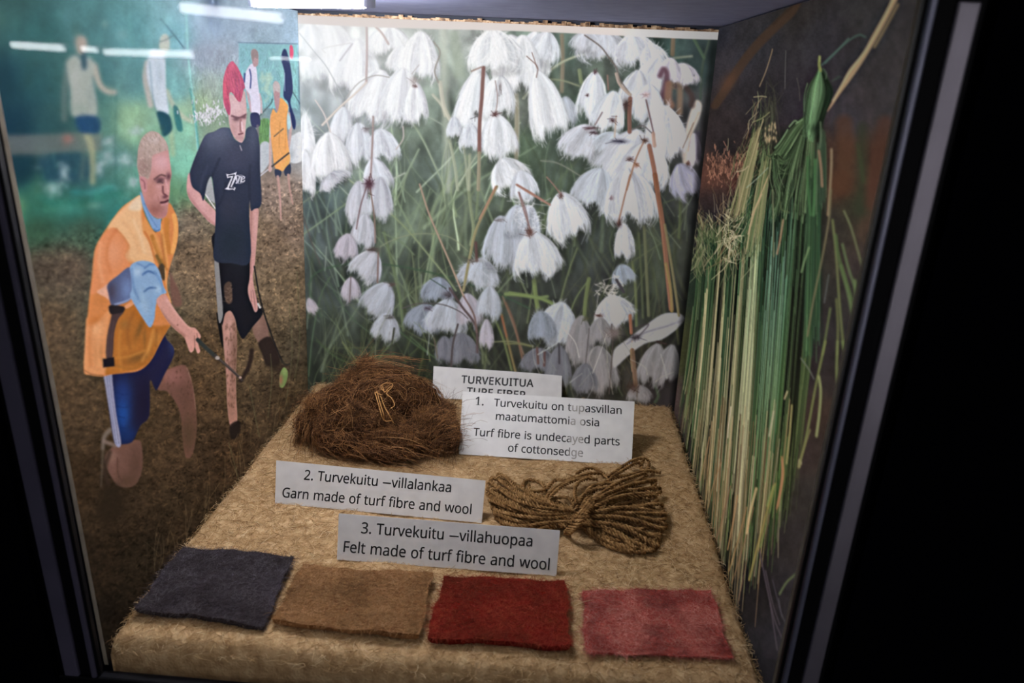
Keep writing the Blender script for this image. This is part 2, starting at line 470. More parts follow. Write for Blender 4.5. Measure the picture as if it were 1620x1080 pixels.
# ------------------------------------------------------------------ printed cards
M_CARD = mottled('white_card', [lin((208, 206, 206)), lin((220, 218, 217))], 90, 0.6, 0.2)
M_INK = mottled('black_ink', [lin((22, 22, 24)), lin((30, 30, 33))], 80, 0.6, 0.2)
GLYPHS = {}
for row in r""".|215|58,43,61,69,72,85,88,94,107,97,126,94,142,85,153,69,157,43,153,18,142,2,126,-8,107,-11,88,-8,72,2,61,18
1|459|285,0,216,0,216,400,216,439,217,470,219,499,196,477,169,455,108,405,71,452,226,573,285,573
2|459|417,0,38,0,38,59,188,210,261,287,306,353,318,387,322,424,315,466,294,496,261,514,221,520,181,517,147,506,83,466,45,513,94,548,153,572,221,581,270,576,313,562,347,540,372,510,388,472,394,428,389,385,375,344,353,305,324,267,247,185,128,67,128,64,417,64
3|459|395,439,392,403,381,372,363,347,340,326,310,311,277,302,277,298,337,283,379,255,405,214,413,163,407,116,390,74,360,40,318,14,263,-3,193,-8,110,-1,36,23,36,89,114,61,194,51,260,59,305,81,331,117,339,164,335,197,320,223,297,242,265,255,226,263,179,265,123,265,123,326,180,326,223,329,259,339,286,356,307,377,319,404,323,434,316,471,295,498,262,516,219,521,164,515,117,498,75,473,39,521,73,544,115,563,163,576,218,581,296,571,352,540,384,495
A|512|437,0,368,177,141,177,73,0,0,0,224,575,289,575,512,0;282,415,274,438,263,473,255,500,247,468,238,438,230,415,165,241,346,241
B|521|241,573,336,565,404,541,428,522,445,497,455,467,459,431,456,399,446,371,431,347,409,328,382,313,350,304,350,300,415,279,441,261,461,236,474,203,478,163,472,115,454,74,425,42,385,19,337,5,279,0,78,0,78,573;256,329,318,335,357,352,377,382,384,423,376,463,351,490,308,506,245,511,150,511,150,329;150,269,150,61,265,61,330,68,371,91,394,125,401,168,398,197,388,221,370,241,344,256,307,266,260,269
E|446|398,0,78,0,78,573,398,573,398,509,150,509,150,330,383,330,383,268,150,268,150,63,398,63
F|416|150,0,78,0,78,573,398,573,398,509,150,509,150,306,383,306,383,243,150,243
G|584|326,302,524,302,524,22,431,-1,323,-8,241,1,173,28,120,71,81,130,57,202,49,286,58,370,84,442,127,500,186,544,259,571,346,581,437,572,516,547,489,484,421,508,342,517,278,510,225,489,181,455,150,409,131,353,124,286,130,222,146,166,175,119,216,84,270,62,340,55,404,59,452,68,452,238,326,238
I|272|239,0,32,0,32,42,99,57,99,515,32,531,32,573,239,573,239,531,172,515,172,57,239,42
K|496|496,0,411,0,209,273,150,222,150,0,78,0,78,573,150,573,150,290,199,345,249,399,403,573,488,573,261,323
R|499|236,573,301,568,353,555,393,532,422,500,439,460,444,410,440,368,427,334,408,306,385,285,330,257,487,0,403,0,264,237,150,237,150,0,78,0,78,573;232,510,150,510,150,298,236,298,296,304,338,325,362,359,370,407,366,440,355,467,336,486,310,500,275,507
T|446|259,0,187,0,187,509,8,509,8,573,437,573,437,509,259,509
U|586|513,202,507,146,489,95,459,52,416,20,360,-1,290,-8,240,-4,196,7,159,25,128,50,104,82,86,118,76,158,72,204,72,573,144,573,144,201,154,139,182,93,228,64,294,55,342,59,379,73,407,96,427,126,438,161,442,202,442,573,513,573
V|481|481,573,277,0,204,0,0,573,75,573,204,205,220,160,231,119,241,80,250,119,262,161,277,207,405,573
Z|459|427,0,30,0,30,55,332,508,40,508,40,573,419,573,419,518,118,64,427,64
a|450|231,437,299,428,347,403,376,358,385,293,385,0,334,0,320,61,317,61,279,22,234,-1,172,-8,136,-5,103,6,75,23,55,48,41,80,37,119,50,176,87,219,152,245,243,257,316,259,316,285,310,330,293,359,265,375,227,380,163,370,106,347,84,400,151,426;252,208,184,200,141,182,118,155,110,119,115,87,132,66,157,53,188,49,238,56,279,79,306,117,315,172,315,210
b|493|139,461,138,410,135,373,139,373,161,398,189,419,226,432,272,437,310,434,344,423,374,406,401,381,422,350,437,312,446,267,449,215,444,147,427,91,400,48,365,17,322,-2,272,-8,226,-3,189,10,161,31,139,55,133,55,119,0,68,0,68,609,139,609;260,379,219,374,188,361,165,339,150,308,142,268,139,217,139,214,145,144,165,93,202,61,261,51,312,61,348,93,369,145,376,216,369,287,348,338,311,368
c|385|241,-8,187,-2,139,15,99,45,69,87,50,143,44,213,51,284,71,342,102,385,142,415,191,432,245,438,309,431,358,415,337,356,292,370,244,376,204,371,172,358,148,335,131,303,120,263,117,213,120,166,131,126,148,94,172,71,202,58,240,53,302,60,351,78,351,15,304,-2
d|493|221,-8,182,-5,148,6,118,23,92,48,71,79,56,117,47,162,44,214,47,266,56,311,71,350,93,381,119,406,149,424,183,434,221,438,280,429,323,407,354,374,359,374,356,405,354,438,354,609,425,609,425,0,368,0,358,58,354,58,323,24,279,1;232,51,290,60,328,88,348,135,355,200,355,213,349,284,329,336,291,369,231,379,181,368,146,334,124,281,117,213,124,144,146,93,181,61
e|452|234,438,286,432,329,414,364,385,390,346,406,299,411,244,411,201,117,201,127,137,154,90,197,62,254,52,327,60,392,82,392,20,327,-1,251,-8,194,-2,143,17,101,48,70,91,51,146,44,212,50,277,68,333,96,378,134,411,181,431;233,380,188,372,154,348,130,309,119,257,338,257,335,292,326,322,312,346,292,364,266,376
f|276|266,375,158,375,158,0,87,0,87,375,12,375,12,408,87,432,87,457,92,507,104,547,124,577,152,597,186,609,227,613,274,609,310,599,292,544,262,552,228,556,197,550,175,532,162,502,158,458,158,430,266,430
g|493|221,438,261,434,297,422,329,402,355,373,359,373,369,430,425,430,425,-7,420,-63,404,-109,378,-146,341,-172,293,-187,233,-192,147,-186,78,-165,78,-100,149,-125,237,-134,286,-126,324,-101,347,-63,355,-13,355,4,356,32,358,57,354,57,329,28,299,8,263,-4,221,-8,182,-4,147,7,117,25,91,51,56,121,44,214,56,306,91,377,117,404,147,423,181,434;230,379,197,374,169,359,147,336,130,303,120,262,117,213,124,143,146,92,182,60,232,50,288,58,309,69,326,85,349,131,356,197,356,214,353,267,343,309,326,340,302,362,270,374
h|496|139,431,138,399,135,370,140,370,174,407,221,429,273,437,321,433,360,421,391,400,413,370,426,330,431,280,431,0,361,0,361,275,355,321,338,353,308,372,265,379,222,374,189,360,166,338,150,308,142,269,139,222,139,0,68,0,68,609,139,609
i|207|139,430,139,0,68,0,68,430;104,591,133,580,142,566,145,546,142,526,133,512,104,501,88,504,75,512,66,526,63,546,66,566,75,580,88,588
k|428|138,291,137,257,135,221,138,221,152,240,172,264,189,285,326,430,409,430,235,246,421,0,336,0,187,200,138,158,138,0,68,0,68,609,138,609
l|207|139,0,68,0,68,609,139,609
m|750|540,438,603,429,649,401,676,352,685,280,685,0,615,0,615,277,610,321,594,353,567,372,528,379,474,369,438,342,418,298,411,237,411,0,342,0,342,277,332,333,320,353,303,367,281,376,253,379,215,374,185,360,164,338,150,308,141,269,139,223,139,0,68,0,68,430,125,430,136,371,140,371,173,409,217,431,266,438,312,433,349,420,378,398,398,366,402,366,427,398,461,420,499,433
n|496|275,438,343,429,391,401,421,352,431,280,431,0,361,0,361,275,355,321,338,353,308,372,265,379,204,368,166,338,146,289,139,223,139,0,68,0,68,430,125,430,136,371,140,371,175,409,222,431
o|485|442,216,438,165,428,121,411,82,388,51,359,25,324,7,285,-4,241,-8,200,-4,163,7,129,25,100,51,77,82,59,121,48,165,44,216,50,282,68,336,97,380,137,412,186,431,244,438,299,431,347,412,387,380,417,336,436,282;117,216,120,169,130,128,147,95,172,71,203,56,243,51,282,56,314,71,339,95,356,128,366,169,369,216,365,263,355,303,338,335,314,359,282,374,242,379,185,368,147,335,124,284
p|493|273,438,310,434,344,424,374,407,401,383,422,351,437,313,446,268,449,216,444,148,427,93,401,49,365,17,322,-2,272,-8,213,1,170,24,139,55,134,55,137,20,139,-16,139,-192,68,-192,68,430,126,430,136,371,139,371,170,405,213,429;260,379,221,374,190,362,167,342,152,313,142,275,139,229,139,216,142,167,150,126,165,93,188,70,220,55,261,51,297,56,326,72,348,98,364,131,373,171,376,217,369,283,348,334,311,367
r|331|269,438,295,437,319,433,310,368,287,372,264,374,217,363,176,334,149,289,139,229,139,0,68,0,68,430,126,430,134,351,137,351,170,395,214,426,240,435
s|384|348,119,343,80,327,49,302,24,268,6,226,-4,176,-8,99,-1,42,19,42,83,104,60,178,49,224,53,256,66,274,86,280,112,271,141,239,167,174,196,103,228,76,245,57,266,45,292,41,324,52,372,85,408,137,430,202,438,275,430,339,409,315,353,258,372,197,380,159,377,131,366,114,350,108,328,119,298,154,274,219,246,289,215,314,197,333,176,344,150
t|289|212,50,245,53,272,59,272,5,240,-4,200,-8,167,-5,138,4,112,20,91,44,78,79,74,125,74,375,13,375,13,409,75,437,103,528,144,528,144,430,269,430,269,375,144,375,144,127,149,93,163,69,185,54
u|496|427,430,427,0,370,0,359,57,356,57,321,20,273,-1,220,-8,173,-4,134,8,103,29,81,59,68,99,63,148,63,430,135,430,135,153,141,108,158,76,188,57,230,51,273,55,306,69,330,91,345,121,354,160,357,206,357,430
v|407|163,0,0,430,75,430,167,176,180,137,193,96,201,63,204,63,214,96,227,138,241,176,332,430,407,430,244,0
w|630|346,243,336,276,328,308,321,335,316,357,313,357,308,335,302,307,294,275,284,242,207,1,127,1,9,431,82,431,141,201,153,154,163,109,169,73,172,73,178,97,185,128,193,160,201,188,277,431,354,431,428,188,440,149,451,109,457,74,460,74,466,108,477,153,489,201,549,431,621,431,502,1,419,1
y|409|1,430,76,430,169,185,184,144,196,105,205,68,209,68,224,121,245,186,333,430,409,430,224,-59,188,-130,165,-156,138,-176,106,-188,67,-192,34,-190,9,-186,9,-130,30,-133,56,-135,99,-126,130,-99,152,-59,174,-2
–|401|32,184,32,246,369,246,369,184""".split("\n"):
    ch = row[0]; adv, body = row[2:].split('|', 1)
    GLYPHS[ch] = (int(adv), [np.array([float(v) for v in c.split(',')]).reshape(-1, 2) for c in body.split(';')])
GLYPHS['1'][1].append(np.array([120, 0, 400, 0, 400, 52, 120, 52.]).reshape(-1, 2))      # foot of the numeral
GLYPH_MESH = {}
def glyph_mesh(ch, bold):
    """flat filled shape of one letter"""
    if (ch, bold) not in GLYPH_MESH:
        cu = bpy.data.curves.new('letter', 'CURVE'); cu.dimensions = '2D'; cu.fill_mode = 'BOTH'
        for c in GLYPHS[ch][1]:
            e = np.roll(c, -1, 0) - np.roll(c, 1, 0); e /= np.linalg.norm(e, axis=1, keepdims=True) + 1e-9
            c = c + np.stack([e[:, 1], -e[:, 0]], -1) * bold * GROW
            sp = cu.splines.new('POLY'); sp.points.add(len(c) - 1)
            sp.points.foreach_set('co', np.column_stack([c[:, 0] / 1000, c[:, 1] / 1000, np.zeros(len(c)), np.ones(len(c))]).ravel()); sp.use_cyclic_u = True
        o = bpy.data.objects.new('letter', cu); COL.objects.link(o)
        dg = bpy.context.evaluated_depsgraph_get(); dg.update()
        me = bpy.data.meshes.new_from_object(o.evaluated_get(dg))
        GLYPH_MESH[ch, bold] = np.array([v.co[:] for v in me.vertices]), [list(p.vertices) for p in me.polygons]
        bpy.data.objects.remove(o); bpy.data.curves.remove(cu); bpy.data.meshes.remove(me)
    return GLYPH_MESH[ch, bold]
def text_mesh(s, bold=0.0):
    """flat letter shapes of one line of text"""
    Vs, Fs, x, n = [], [], 0.0, 0
    for ch in s:
        if ch == ' ': x += 0.25; continue
        V, F = glyph_mesh(ch, bold)
        Vs.append(V + np.array([x, 0, 0])); Fs += [[i + n for i in f] for f in F]; n += len(V)
        x += (GLYPHS[ch][0] + (20 if bold > 15 else -6)) / 1000
    return np.concatenate(Vs), Fs
GROW = -1.0
GLYPHS['\u2013'] = (600, [np.array([30, 186, 30, 240, 570, 240, 570, 186.]).reshape(-1, 2)])
def text_card(label, quad, tilt, zb, lines, smear=None, thick=0.0007, ink=None):
    """quad: TL, TR, BR, BL traced in the photo. The card stands on its lower edge, leaning back by tilt from upright."""
    BL = onz(*quad[3], zb); BR = onz(*quad[2], zb)
    ex = BR - BL; wid = np.linalg.norm(ex); ex /= wid
    ey = np.cross([0, 0, 1.0], ex); ey /= np.linalg.norm(ey)      # horizontal, away from the viewer
    up = math.cos(tilt) * np.array([0, 0, 1.0]) + math.sin(tilt) * ey
    nrm = np.cross(ex, up)                                          # faces the viewer
    def loc(x, y):
        p = on_plane(x, y, BL, nrm) - BL
        return np.array([p @ ex, p @ up])
    TL, TR = loc(*quad[0]), loc(*quad[1])
    base = (BL + BR) / 2
    outline = [np.array([0, 0.]), np.array([wid, 0.]), TR, TL]
    V, F, MI = [], [], []
    w3 = lambda p, d: BL + ex * p[0] + up * p[1] + nrm * d
    for d in (0.0, -thick):
        for p in outline: V.append(w3(p, d))
    F += [[0, 1, 2, 3], [7, 6, 5, 4]] + [[i, i + 4, (i + 1) % 4 + 4, (i + 1) % 4] for i in range(4)]
    MI += [0] * 6
    # prop: folded flap at the back of the card
    hgt = min(TL[1], TR[1])
    foot = 0.6 * hgt * math.sin(tilt) + 0.004
    a, b = np.array([wid * .3, hgt * .75]), np.array([wid * .7, hgt * .75])
    V0 = len(V)
    pa, pb = w3(a, -thick), w3(b, -thick)
    pc = BL + ex * wid * .7 + ey * (pb - BL) @ ey * 1 + ey * 0.004; pd = BL + ex * wid * .3 + ey * (pa - BL) @ ey + ey * 0.004
    pc[2] = pd[2] = zb
    V += [pa, pb, pc, pd, pa + ey * .0004, pb + ey * .0004, pc + ey * .0004, pd + ey * .0004]
    for f in ([0, 3, 2, 1], [4, 5, 6, 7], [0, 1, 5, 4], [1, 2, 6, 5], [2, 3, 7, 6], [3, 0, 4, 7]): F.append([V0 + i for i in f]); MI.append(0)
    for s, p0, p1, bold, ratio in lines:
        tv, tf = text_mesh(s, bold)
        A, B = loc(*p0), loc(*p1)
        x0, x1 = tv[:, 0].min(), tv[:, 0].max()
        k = np.linalg.norm(B - A) / (x1 - x0)
        dr = (B - A) / np.linalg.norm(B - A); pr = np.array([-dr[1], dr[0]])
        V0 = len(V)
        for v in tv: V.append(w3(A + dr * (v[0] - x0) * k + pr * v[1] * k * ratio, 0.00012))
        for f in tf: F.append([V0 + i for i in f]); MI.append(1)
    me = bpy.data.meshes.new('text_card')
    me.from_pydata([tuple(v) for v in V], [], F)
    me.polygons.foreach_set('material_index', np.array(MI, np.int32))
    me.update()
    o = link('text_card', me, [M_CARD, ink or M_INK])
    # origin at the foot of the card
    me.transform(Matrix.Translation(-Vector(base))); o.location = base
    tag(o, label, 'text card', 'printed text cards on the plinth')
    return o
# ink with a pale water stain running down through it
def stained_ink(name, centre, half):
    m = mottled(name, [lin((22, 22, 24)), lin((30, 30, 33))], 80, 0.6, 0.2)
    b = m.node_tree.nodes['Principled BSDF']; src = b.inputs['Base Color'].links[0].from_socket
    lk = m.node_tree.links.new
    tc = nn(m, 'ShaderNodeTexCoord'); sx = nn(m, 'ShaderNodeSeparateXYZ'); lk(tc.outputs['Object'], sx.inputs[0])
    a = nn(m, 'ShaderNodeMath', operation='SUBTRACT'); a.inputs[1].default_value = centre; lk(sx.outputs[0], a.inputs[0])
    ab = nn(m, 'ShaderNodeMath', operation='ABSOLUTE'); lk(a.outputs[0], ab.inputs[0])
    mr = nn(m, 'ShaderNodeMapRange'); mr.inputs[1].default_value = half * .55; mr.inputs[2].default_value = half; mr.inputs[3].default_value = 0.62; mr.inputs[4].default_value = 0
    lk(ab.outputs[0], mr.inputs[0])
    mix = nn(m, 'ShaderNodeMix', data_type='RGBA'); lk(mr.outputs[0], mix.inputs['Factor']); lk(src, mix.inputs[6]); mix.inputs[7].default_value = (*lin((190, 185, 180)), 1)
    lk(mix.outputs[2], b.inputs['Base Color'])
    return m
text_card('white title card with bold heading, standing rearmost by the back panel', [(686, 579), (889, 593), (888, 640), (684, 629)], math.radians(42), 0.0008,
          [('TURVEKUITUA', (729.5, 605.6), (844, 612.2), 24, 1.06), ('TURF FIBER', (738, 624.6), (831.5, 631), 24, 1.06)])
text_card('white card with four lines of text, numbered one, leaning over the title card', [(732, 619), (1004, 635), (999, 736), (726, 718)], math.radians(50), 0.0008,
          [('1.', (751.8, 640.6), (765, 641.2), 10, 1.08), ('Turvekuitu on tupasvillan', (781, 642.4), (983.5, 655), 10, 1.08), ('maatumattomia osia', (784, 663.8), (947.8, 674.4), 10, 1.08),
           ('Turf fibre is undecayed parts', (748.4, 688.9), (980.4, 704.6), 10, 1.08), ('of cottonsedge', (803.3, 714), (922.2, 722.4), 10, 1.08)],
          ink=stained_ink('stained_ink', 0.028, 0.0085))
text_card('white card numbered two with two lines of text, left of the yarn', [(437, 728), (768, 760), (762, 827), (435, 796)], math.radians(28), 0.0008,
          [('2. Turvekuitu \u2013villalankaa', (480.7, 758.4), (713.3, 778.5), 10, 1.08), ('Garn made of turf fibre and wool', (446, 786), (745.3, 813.2), 10, 1.08)])
text_card('white card numbered three with two lines of text, behind the red felt', [(536, 812), (886, 839), (880, 911), (533, 885)], math.radians(26), 0.0008,
          [('3. Turvekuitu \u2013villahuopaa', (571, 843), (842, 864.2), 10, 1.08), ('Felt made of turf fibre and wool', (543, 872.7), (869, 901.2), 10, 1.08)])

# ------------------------------------------------------------------ a small painter for the prints
class Sheet:
    """A canvas in tracing coordinates (0..255 display colours) on which the motif of a print is drawn."""
    def __init__(s, x0, y0, x1, y1):
        s.x0, s.y0 = x0, y0; s.w, s.h = x1 - x0, y1 - y0
        s.a = np.zeros((s.h, s.w, 3), np.float32)
        s.rng = np.random.default_rng(3)
        s.yy, s.xx = np.mgrid[0:s.h, 0:s.w].astype(np.float32)
    def field(s, pts, sig=45.0):
        """smooth blend between colours given at points"""
        st = 6
        gx = np.arange(0, s.w + st, st) + s.x0; gy = np.arange(0, s.h + st, st) + s.y0
        P = np.array([p[:2] for p in pts], float); Cc = np.array([p[2] for p in pts], float)
        d = (gx[None, :, None] - P[:, 0])**2 + (gy[:, None, None] - P[:, 1])**2
        wgt = 1 / (d + sig**2)**2
        f = (wgt[..., None] * Cc).sum(2) / wgt.sum(2)[..., None]
        s.a[:] = s.up(f, st)
    def up(s, f, st):
        y = np.arange(s.h) / st; x = np.arange(s.w) / st
        iy = np.minimum(y.astype(int), f.shape[0] - 2); ix = np.minimum(x.astype(int), f.shape[1] - 2)
        ty = (y - iy)[:, None]; tx = (x - ix)[None, :]
        if f.ndim == 3: ty = ty[..., None]; tx = tx[..., None]
        return (f[iy][:, ix] * (1 - ty) * (1 - tx) + f[iy + 1][:, ix] * ty * (1 - tx) + f[iy][:, ix + 1] * (1 - ty) * tx + f[iy + 1][:, ix + 1] * ty * tx)
    def noise(s, sx, sy=None):
        """value noise -1..1 with cell size sx, sy"""
        sy = sy or sx
        g = s.rng.uniform(-1, 1, (int(s.h / sy) + 4, int(s.w / sx) + 4))
        y = np.arange(s.h) / sy; x = np.arange(s.w) / sx
        iy = y.astype(int); ix = x.astype(int); ty = y - iy; tx = x - ix
        ty = (ty * ty * (3 - 2 * ty))[:, None]; tx = (tx * tx * (3 - 2 * tx))[None, :]
        return g[iy][:, ix] * (1 - ty) * (1 - tx) + g[iy + 1][:, ix] * ty * (1 - tx) + g[iy][:, ix + 1] * (1 - ty) * tx + g[iy + 1][:, ix + 1] * ty * tx
    def box(s, lo, hi):
        x0 = max(0, int(math.floor(lo[0] - s.x0))); y0 = max(0, int(math.floor(lo[1] - s.y0)))
        x1 = min(s.w, int(math.ceil(hi[0] - s.x0)) + 1); y1 = min(s.h, int(math.ceil(hi[1] - s.y0)) + 1)
        return (slice(y0, y1), slice(x0, x1)) if x1 > x0 and y1 > y0 else None
    def mix(s, sl, m, col, clip):
        if clip is not None: m = m * clip[sl]
        col = np.asarray(col, np.float32)
        s.a[sl] += m[..., None] * (col - s.a[sl])
    @staticmethod
    def curve(pts, k=5, closed=False):
        p = np.asarray(pts, float); n = len(p)
        if n < 3: return p if n != 2 else np.linspace(p[0], p[1], k + 1)
        q = np.concatenate([p[-1:], p, p[:2]]) if closed else np.concatenate([2 * p[:1] - p[1:2], p, 2 * p[-1:] - p[-2:-1]])
        out = []
        for i in range(n if closed else n - 1):
            a, b, c, d = q[i:i + 4]
            for j in range(k):
                t = j / k
                out.append(.5 * (2 * b + (c - a) * t + (2 * a - 5 * b + 4 * c - d) * t * t + (3 * b - a - 3 * c + d) * t**3))
        if not closed: out.append(p[-1])
        return np.array(out)
    def poly(s, pts, col, soft=1.3, a=1.0, smooth=True, clip=None):
        p = s.curve(pts, 4, True) if smooth else np.asarray(pts, float)
        sl = s.box(p.min(0) - soft - 1, p.max(0) + soft + 1)
        full = np.zeros((s.h, s.w), np.float32)
        if sl is None: return full
        X = s.xx[sl] + s.x0; Y = s.yy[sl] + s.y0
        ins = np.zeros(X.shape, bool); d2 = np.full(X.shape, 1e9, np.float32)
        for (ax, ay), (bx, by) in zip(p, np.roll(p, -1, 0)):
            if ay != by:
                c = ((ay > Y) != (by > Y)) & (X < (bx - ax) * (Y - ay) / (by - ay) + ax)
                ins ^= c
            ex, ey = bx - ax, by - ay; L = ex * ex + ey * ey + 1e-9
            t = np.clip(((X - ax) * ex + (Y - ay) * ey) / L, 0, 1)
            d2 = np.minimum(d2, (X - ax - t * ex)**2 + (Y - ay - t * ey)**2)
        sd = np.sqrt(d2) * np.where(ins, 1, -1)
        m = np.clip(0.5 + sd / (2 * soft), 0, 1); m = m * m * (3 - 2 * m)
        full[sl] = m if clip is None else m * clip[sl]
        s.mix(sl, m * a, col, clip)
        return full
    def line(s, pts, w, col, a=1.0, soft=0.8, clip=None, w1=None, smooth=True):
        p = s.curve(pts, 6) if smooth and len(pts) > 2 else np.asarray(pts, float)
        w1 = w if w1 is None else w1
        mw = max(w, w1) / 2 + soft + 1
        sl = s.box(p.min(0) - mw, p.max(0) + mw)
        if sl is None: return
        X = s.xx[sl] + s.x0; Y = s.yy[sl] + s.y0
        m = np.zeros(X.shape, np.float32); n = len(p) - 1
        for i in range(n):
            (ax, ay), (bx, by) = p[i], p[i + 1]
            ex, ey = bx - ax, by - ay; L = ex * ex + ey * ey + 1e-9
            t = np.clip(((X - ax) * ex + (Y - ay) * ey) / L, 0, 1)
            d = np.sqrt((X - ax - t * ex)**2 + (Y - ay - t * ey)**2)
            ww = (w + (w1 - w) * (i + t) / n) / 2
            m = np.maximum(m, np.clip((ww - d) / (2 * soft) + 0.5, 0, 1))
        s.mix(sl, m * a, col, clip)
    def blob(s, x, y, rx, ry, col, a=1.0, ang=0.0, hard=0.0, clip=None):
        R = max(rx, ry) * 2.2
        sl = s.box((x - R, y - R), (x + R, y + R))
        if sl is None: return
        X = s.xx[sl] + s.x0 - x; Y = s.yy[sl] + s.y0 - y
        c, n = math.cos(ang), math.sin(ang)
        r2 = ((X * c + Y * n) / rx)**2 + ((-X * n + Y * c) / ry)**2
        m = np.exp(-r2 * 1.2) if hard <= 0 else np.clip((1 - np.sqrt(r2)) * hard + .5, 0, 1)
        s.mix(sl, (m * a).astype(np.float32), col, clip)
    def hairs(s, P, col, a=1.0, w=1.0, clip=None, fade=0.0):
        """many fine strokes at once: P (n,m,2), col (n,3), a and w scalar or (n,)"""
        P = np.asarray(P, float); n, m, _ = P.shape
        if n == 0: return
        L = np.linalg.norm(np.diff(P, axis=1), axis=2).sum(1).max()
        K = max(3, int(L / 0.7) + 2)
        t = np.linspace(0, m - 1, K); i = np.minimum(t.astype(int), m - 2); f = (t - i)[None, :, None]
        Q = P[:, i] * (1 - f) + P[:, i + 1] * f
        step = np.linalg.norm(np.gradient(Q, axis=1), axis=2)
        T = np.gradient(Q, axis=1); T /= np.linalg.norm(T, axis=2, keepdims=True) + 1e-9
        Nn = np.stack([-T[..., 1], T[..., 0]], -1)
        w = np.broadcast_to(np.asarray(w, float), (n,)); a = np.broadcast_to(np.asarray(a, float), (n,))
        tap = 1 - fade * (np.linspace(0, 1, K)**2)[None]
        k = max(1, int(math.ceil(w.max() / 0.9)))
        W_ = np.zeros(s.h * s.w); Cc = np.zeros((3, s.h * s.w))
        col = np.asarray(col, float)
        if col.ndim == 1: col = np.broadcast_to(col, (n, 3))
        if col.ndim == 3:                       # colour runs from root to tip
            tt = np.linspace(0, col.shape[1] - 1, K); i0 = np.minimum(tt.astype(int), col.shape[1] - 2); fq = (tt - i0)[None, :, None]
            grad = col[:, i0] * (1 - fq) + col[:, i0 + 1] * fq
        for j in range(k):
            o = ((j + .5) / k - .5) * w[:, None, None] * (1 if k > 1 else 0)
            q = Q + Nn * o * tap[..., None]
            wt = (a * w / k)[:, None] * step * tap
            x = q[..., 0] - s.x0; y = q[..., 1] - s.y0
            ix = np.floor(x).astype(int); iy = np.floor(y).astype(int); fx = x - ix; fy = y - iy
            for dx in (0, 1):
                for dy in (0, 1):
                    xx = ix + dx; yy = iy + dy
                    ok = (xx >= 0) & (xx < s.w) & (yy >= 0) & (yy < s.h)
                    ww = (wt * (fx if dx else 1 - fx) * (fy if dy else 1 - fy))[ok]
                    ii = (yy * s.w + xx)[ok]
                    W_ += np.bincount(ii, ww, s.h * s.w)
                    cc = (np.broadcast_to(col[:, None, :], (n, K, 3)) if col.ndim == 2 else grad)[ok]
                    for c in range(3): Cc[c] += np.bincount(ii, ww * cc[:, c], s.h * s.w)
        nz = W_ > 1e-6
        cov = np.zeros_like(W_); cov[nz] = 1 - np.exp(-1.7 * W_[nz])
        cov = cov.reshape(s.h, s.w)
        if clip is not None: cov = cov * clip
        Cm = np.zeros((s.h, s.w, 3)); Cm.reshape(-1, 3)[nz] = (Cc[:, nz] / W_[nz]).T
        s.a += (cov[..., None] * (Cm - s.a)).astype(np.float32)
    def blur(s, r, mask=None):
        """box blur three times; mask 0..1 says how much of it shows"""
        b = s.a
        for _ in range(3):
            for ax in (0, 1):
                p = np.concatenate([np.repeat(b.take([0], ax), r + 1, ax), b, np.repeat(b.take([-1], ax), r, ax)], ax)
                c = np.cumsum(p, axis=ax, dtype=np.float64)
                n = b.shape[ax]
                b = ((c.take(range(2 * r + 1, 2 * r + 1 + n), ax) - c.take(range(0, n), ax)) / (2 * r + 1)).astype(np.float32)
        s.a = b if mask is None else s.a + mask[..., None] * (b - s.a)
    def shade(s, amount):
        s.a *= (1 + amount)[..., None]
    def crisp(s, r, k):
        """raise the local contrast"""
        o = s.a.copy(); s.blur(r); m = s.a; s.a = np.clip(m + (o - m) * (1 + k), 0, 255).astype(np.float32)
    def fade(s, k):
        """pull the colours towards grey"""
        g = (s.a * np.array([.3, .59, .11], np.float32)).sum(-1, keepdims=True); s.a = g + k * (s.a - g)
    def at(s, xy):
        x = np.clip(xy[..., 0] - s.x0, 0, s.w - 1.001); y = np.clip(xy[..., 1] - s.y0, 0, s.h - 1.001)
        ix = x.astype(int); iy = y.astype(int); fx = (x - ix)[..., None]; fy = (y - iy)[..., None]
        a = s.a
        return a[iy, ix] * (1 - fx) * (1 - fy) + a[iy, ix + 1] * fx * (1 - fy) + a[iy + 1, ix] * (1 - fx) * fy + a[iy + 1, ix + 1] * fx * fy
def zoomed(x0, y0, k):
    """tracing helper: points read off an enlargement"""
    return lambda *p: [(x0 + x / k, y0 + y / k) for x, y in p]

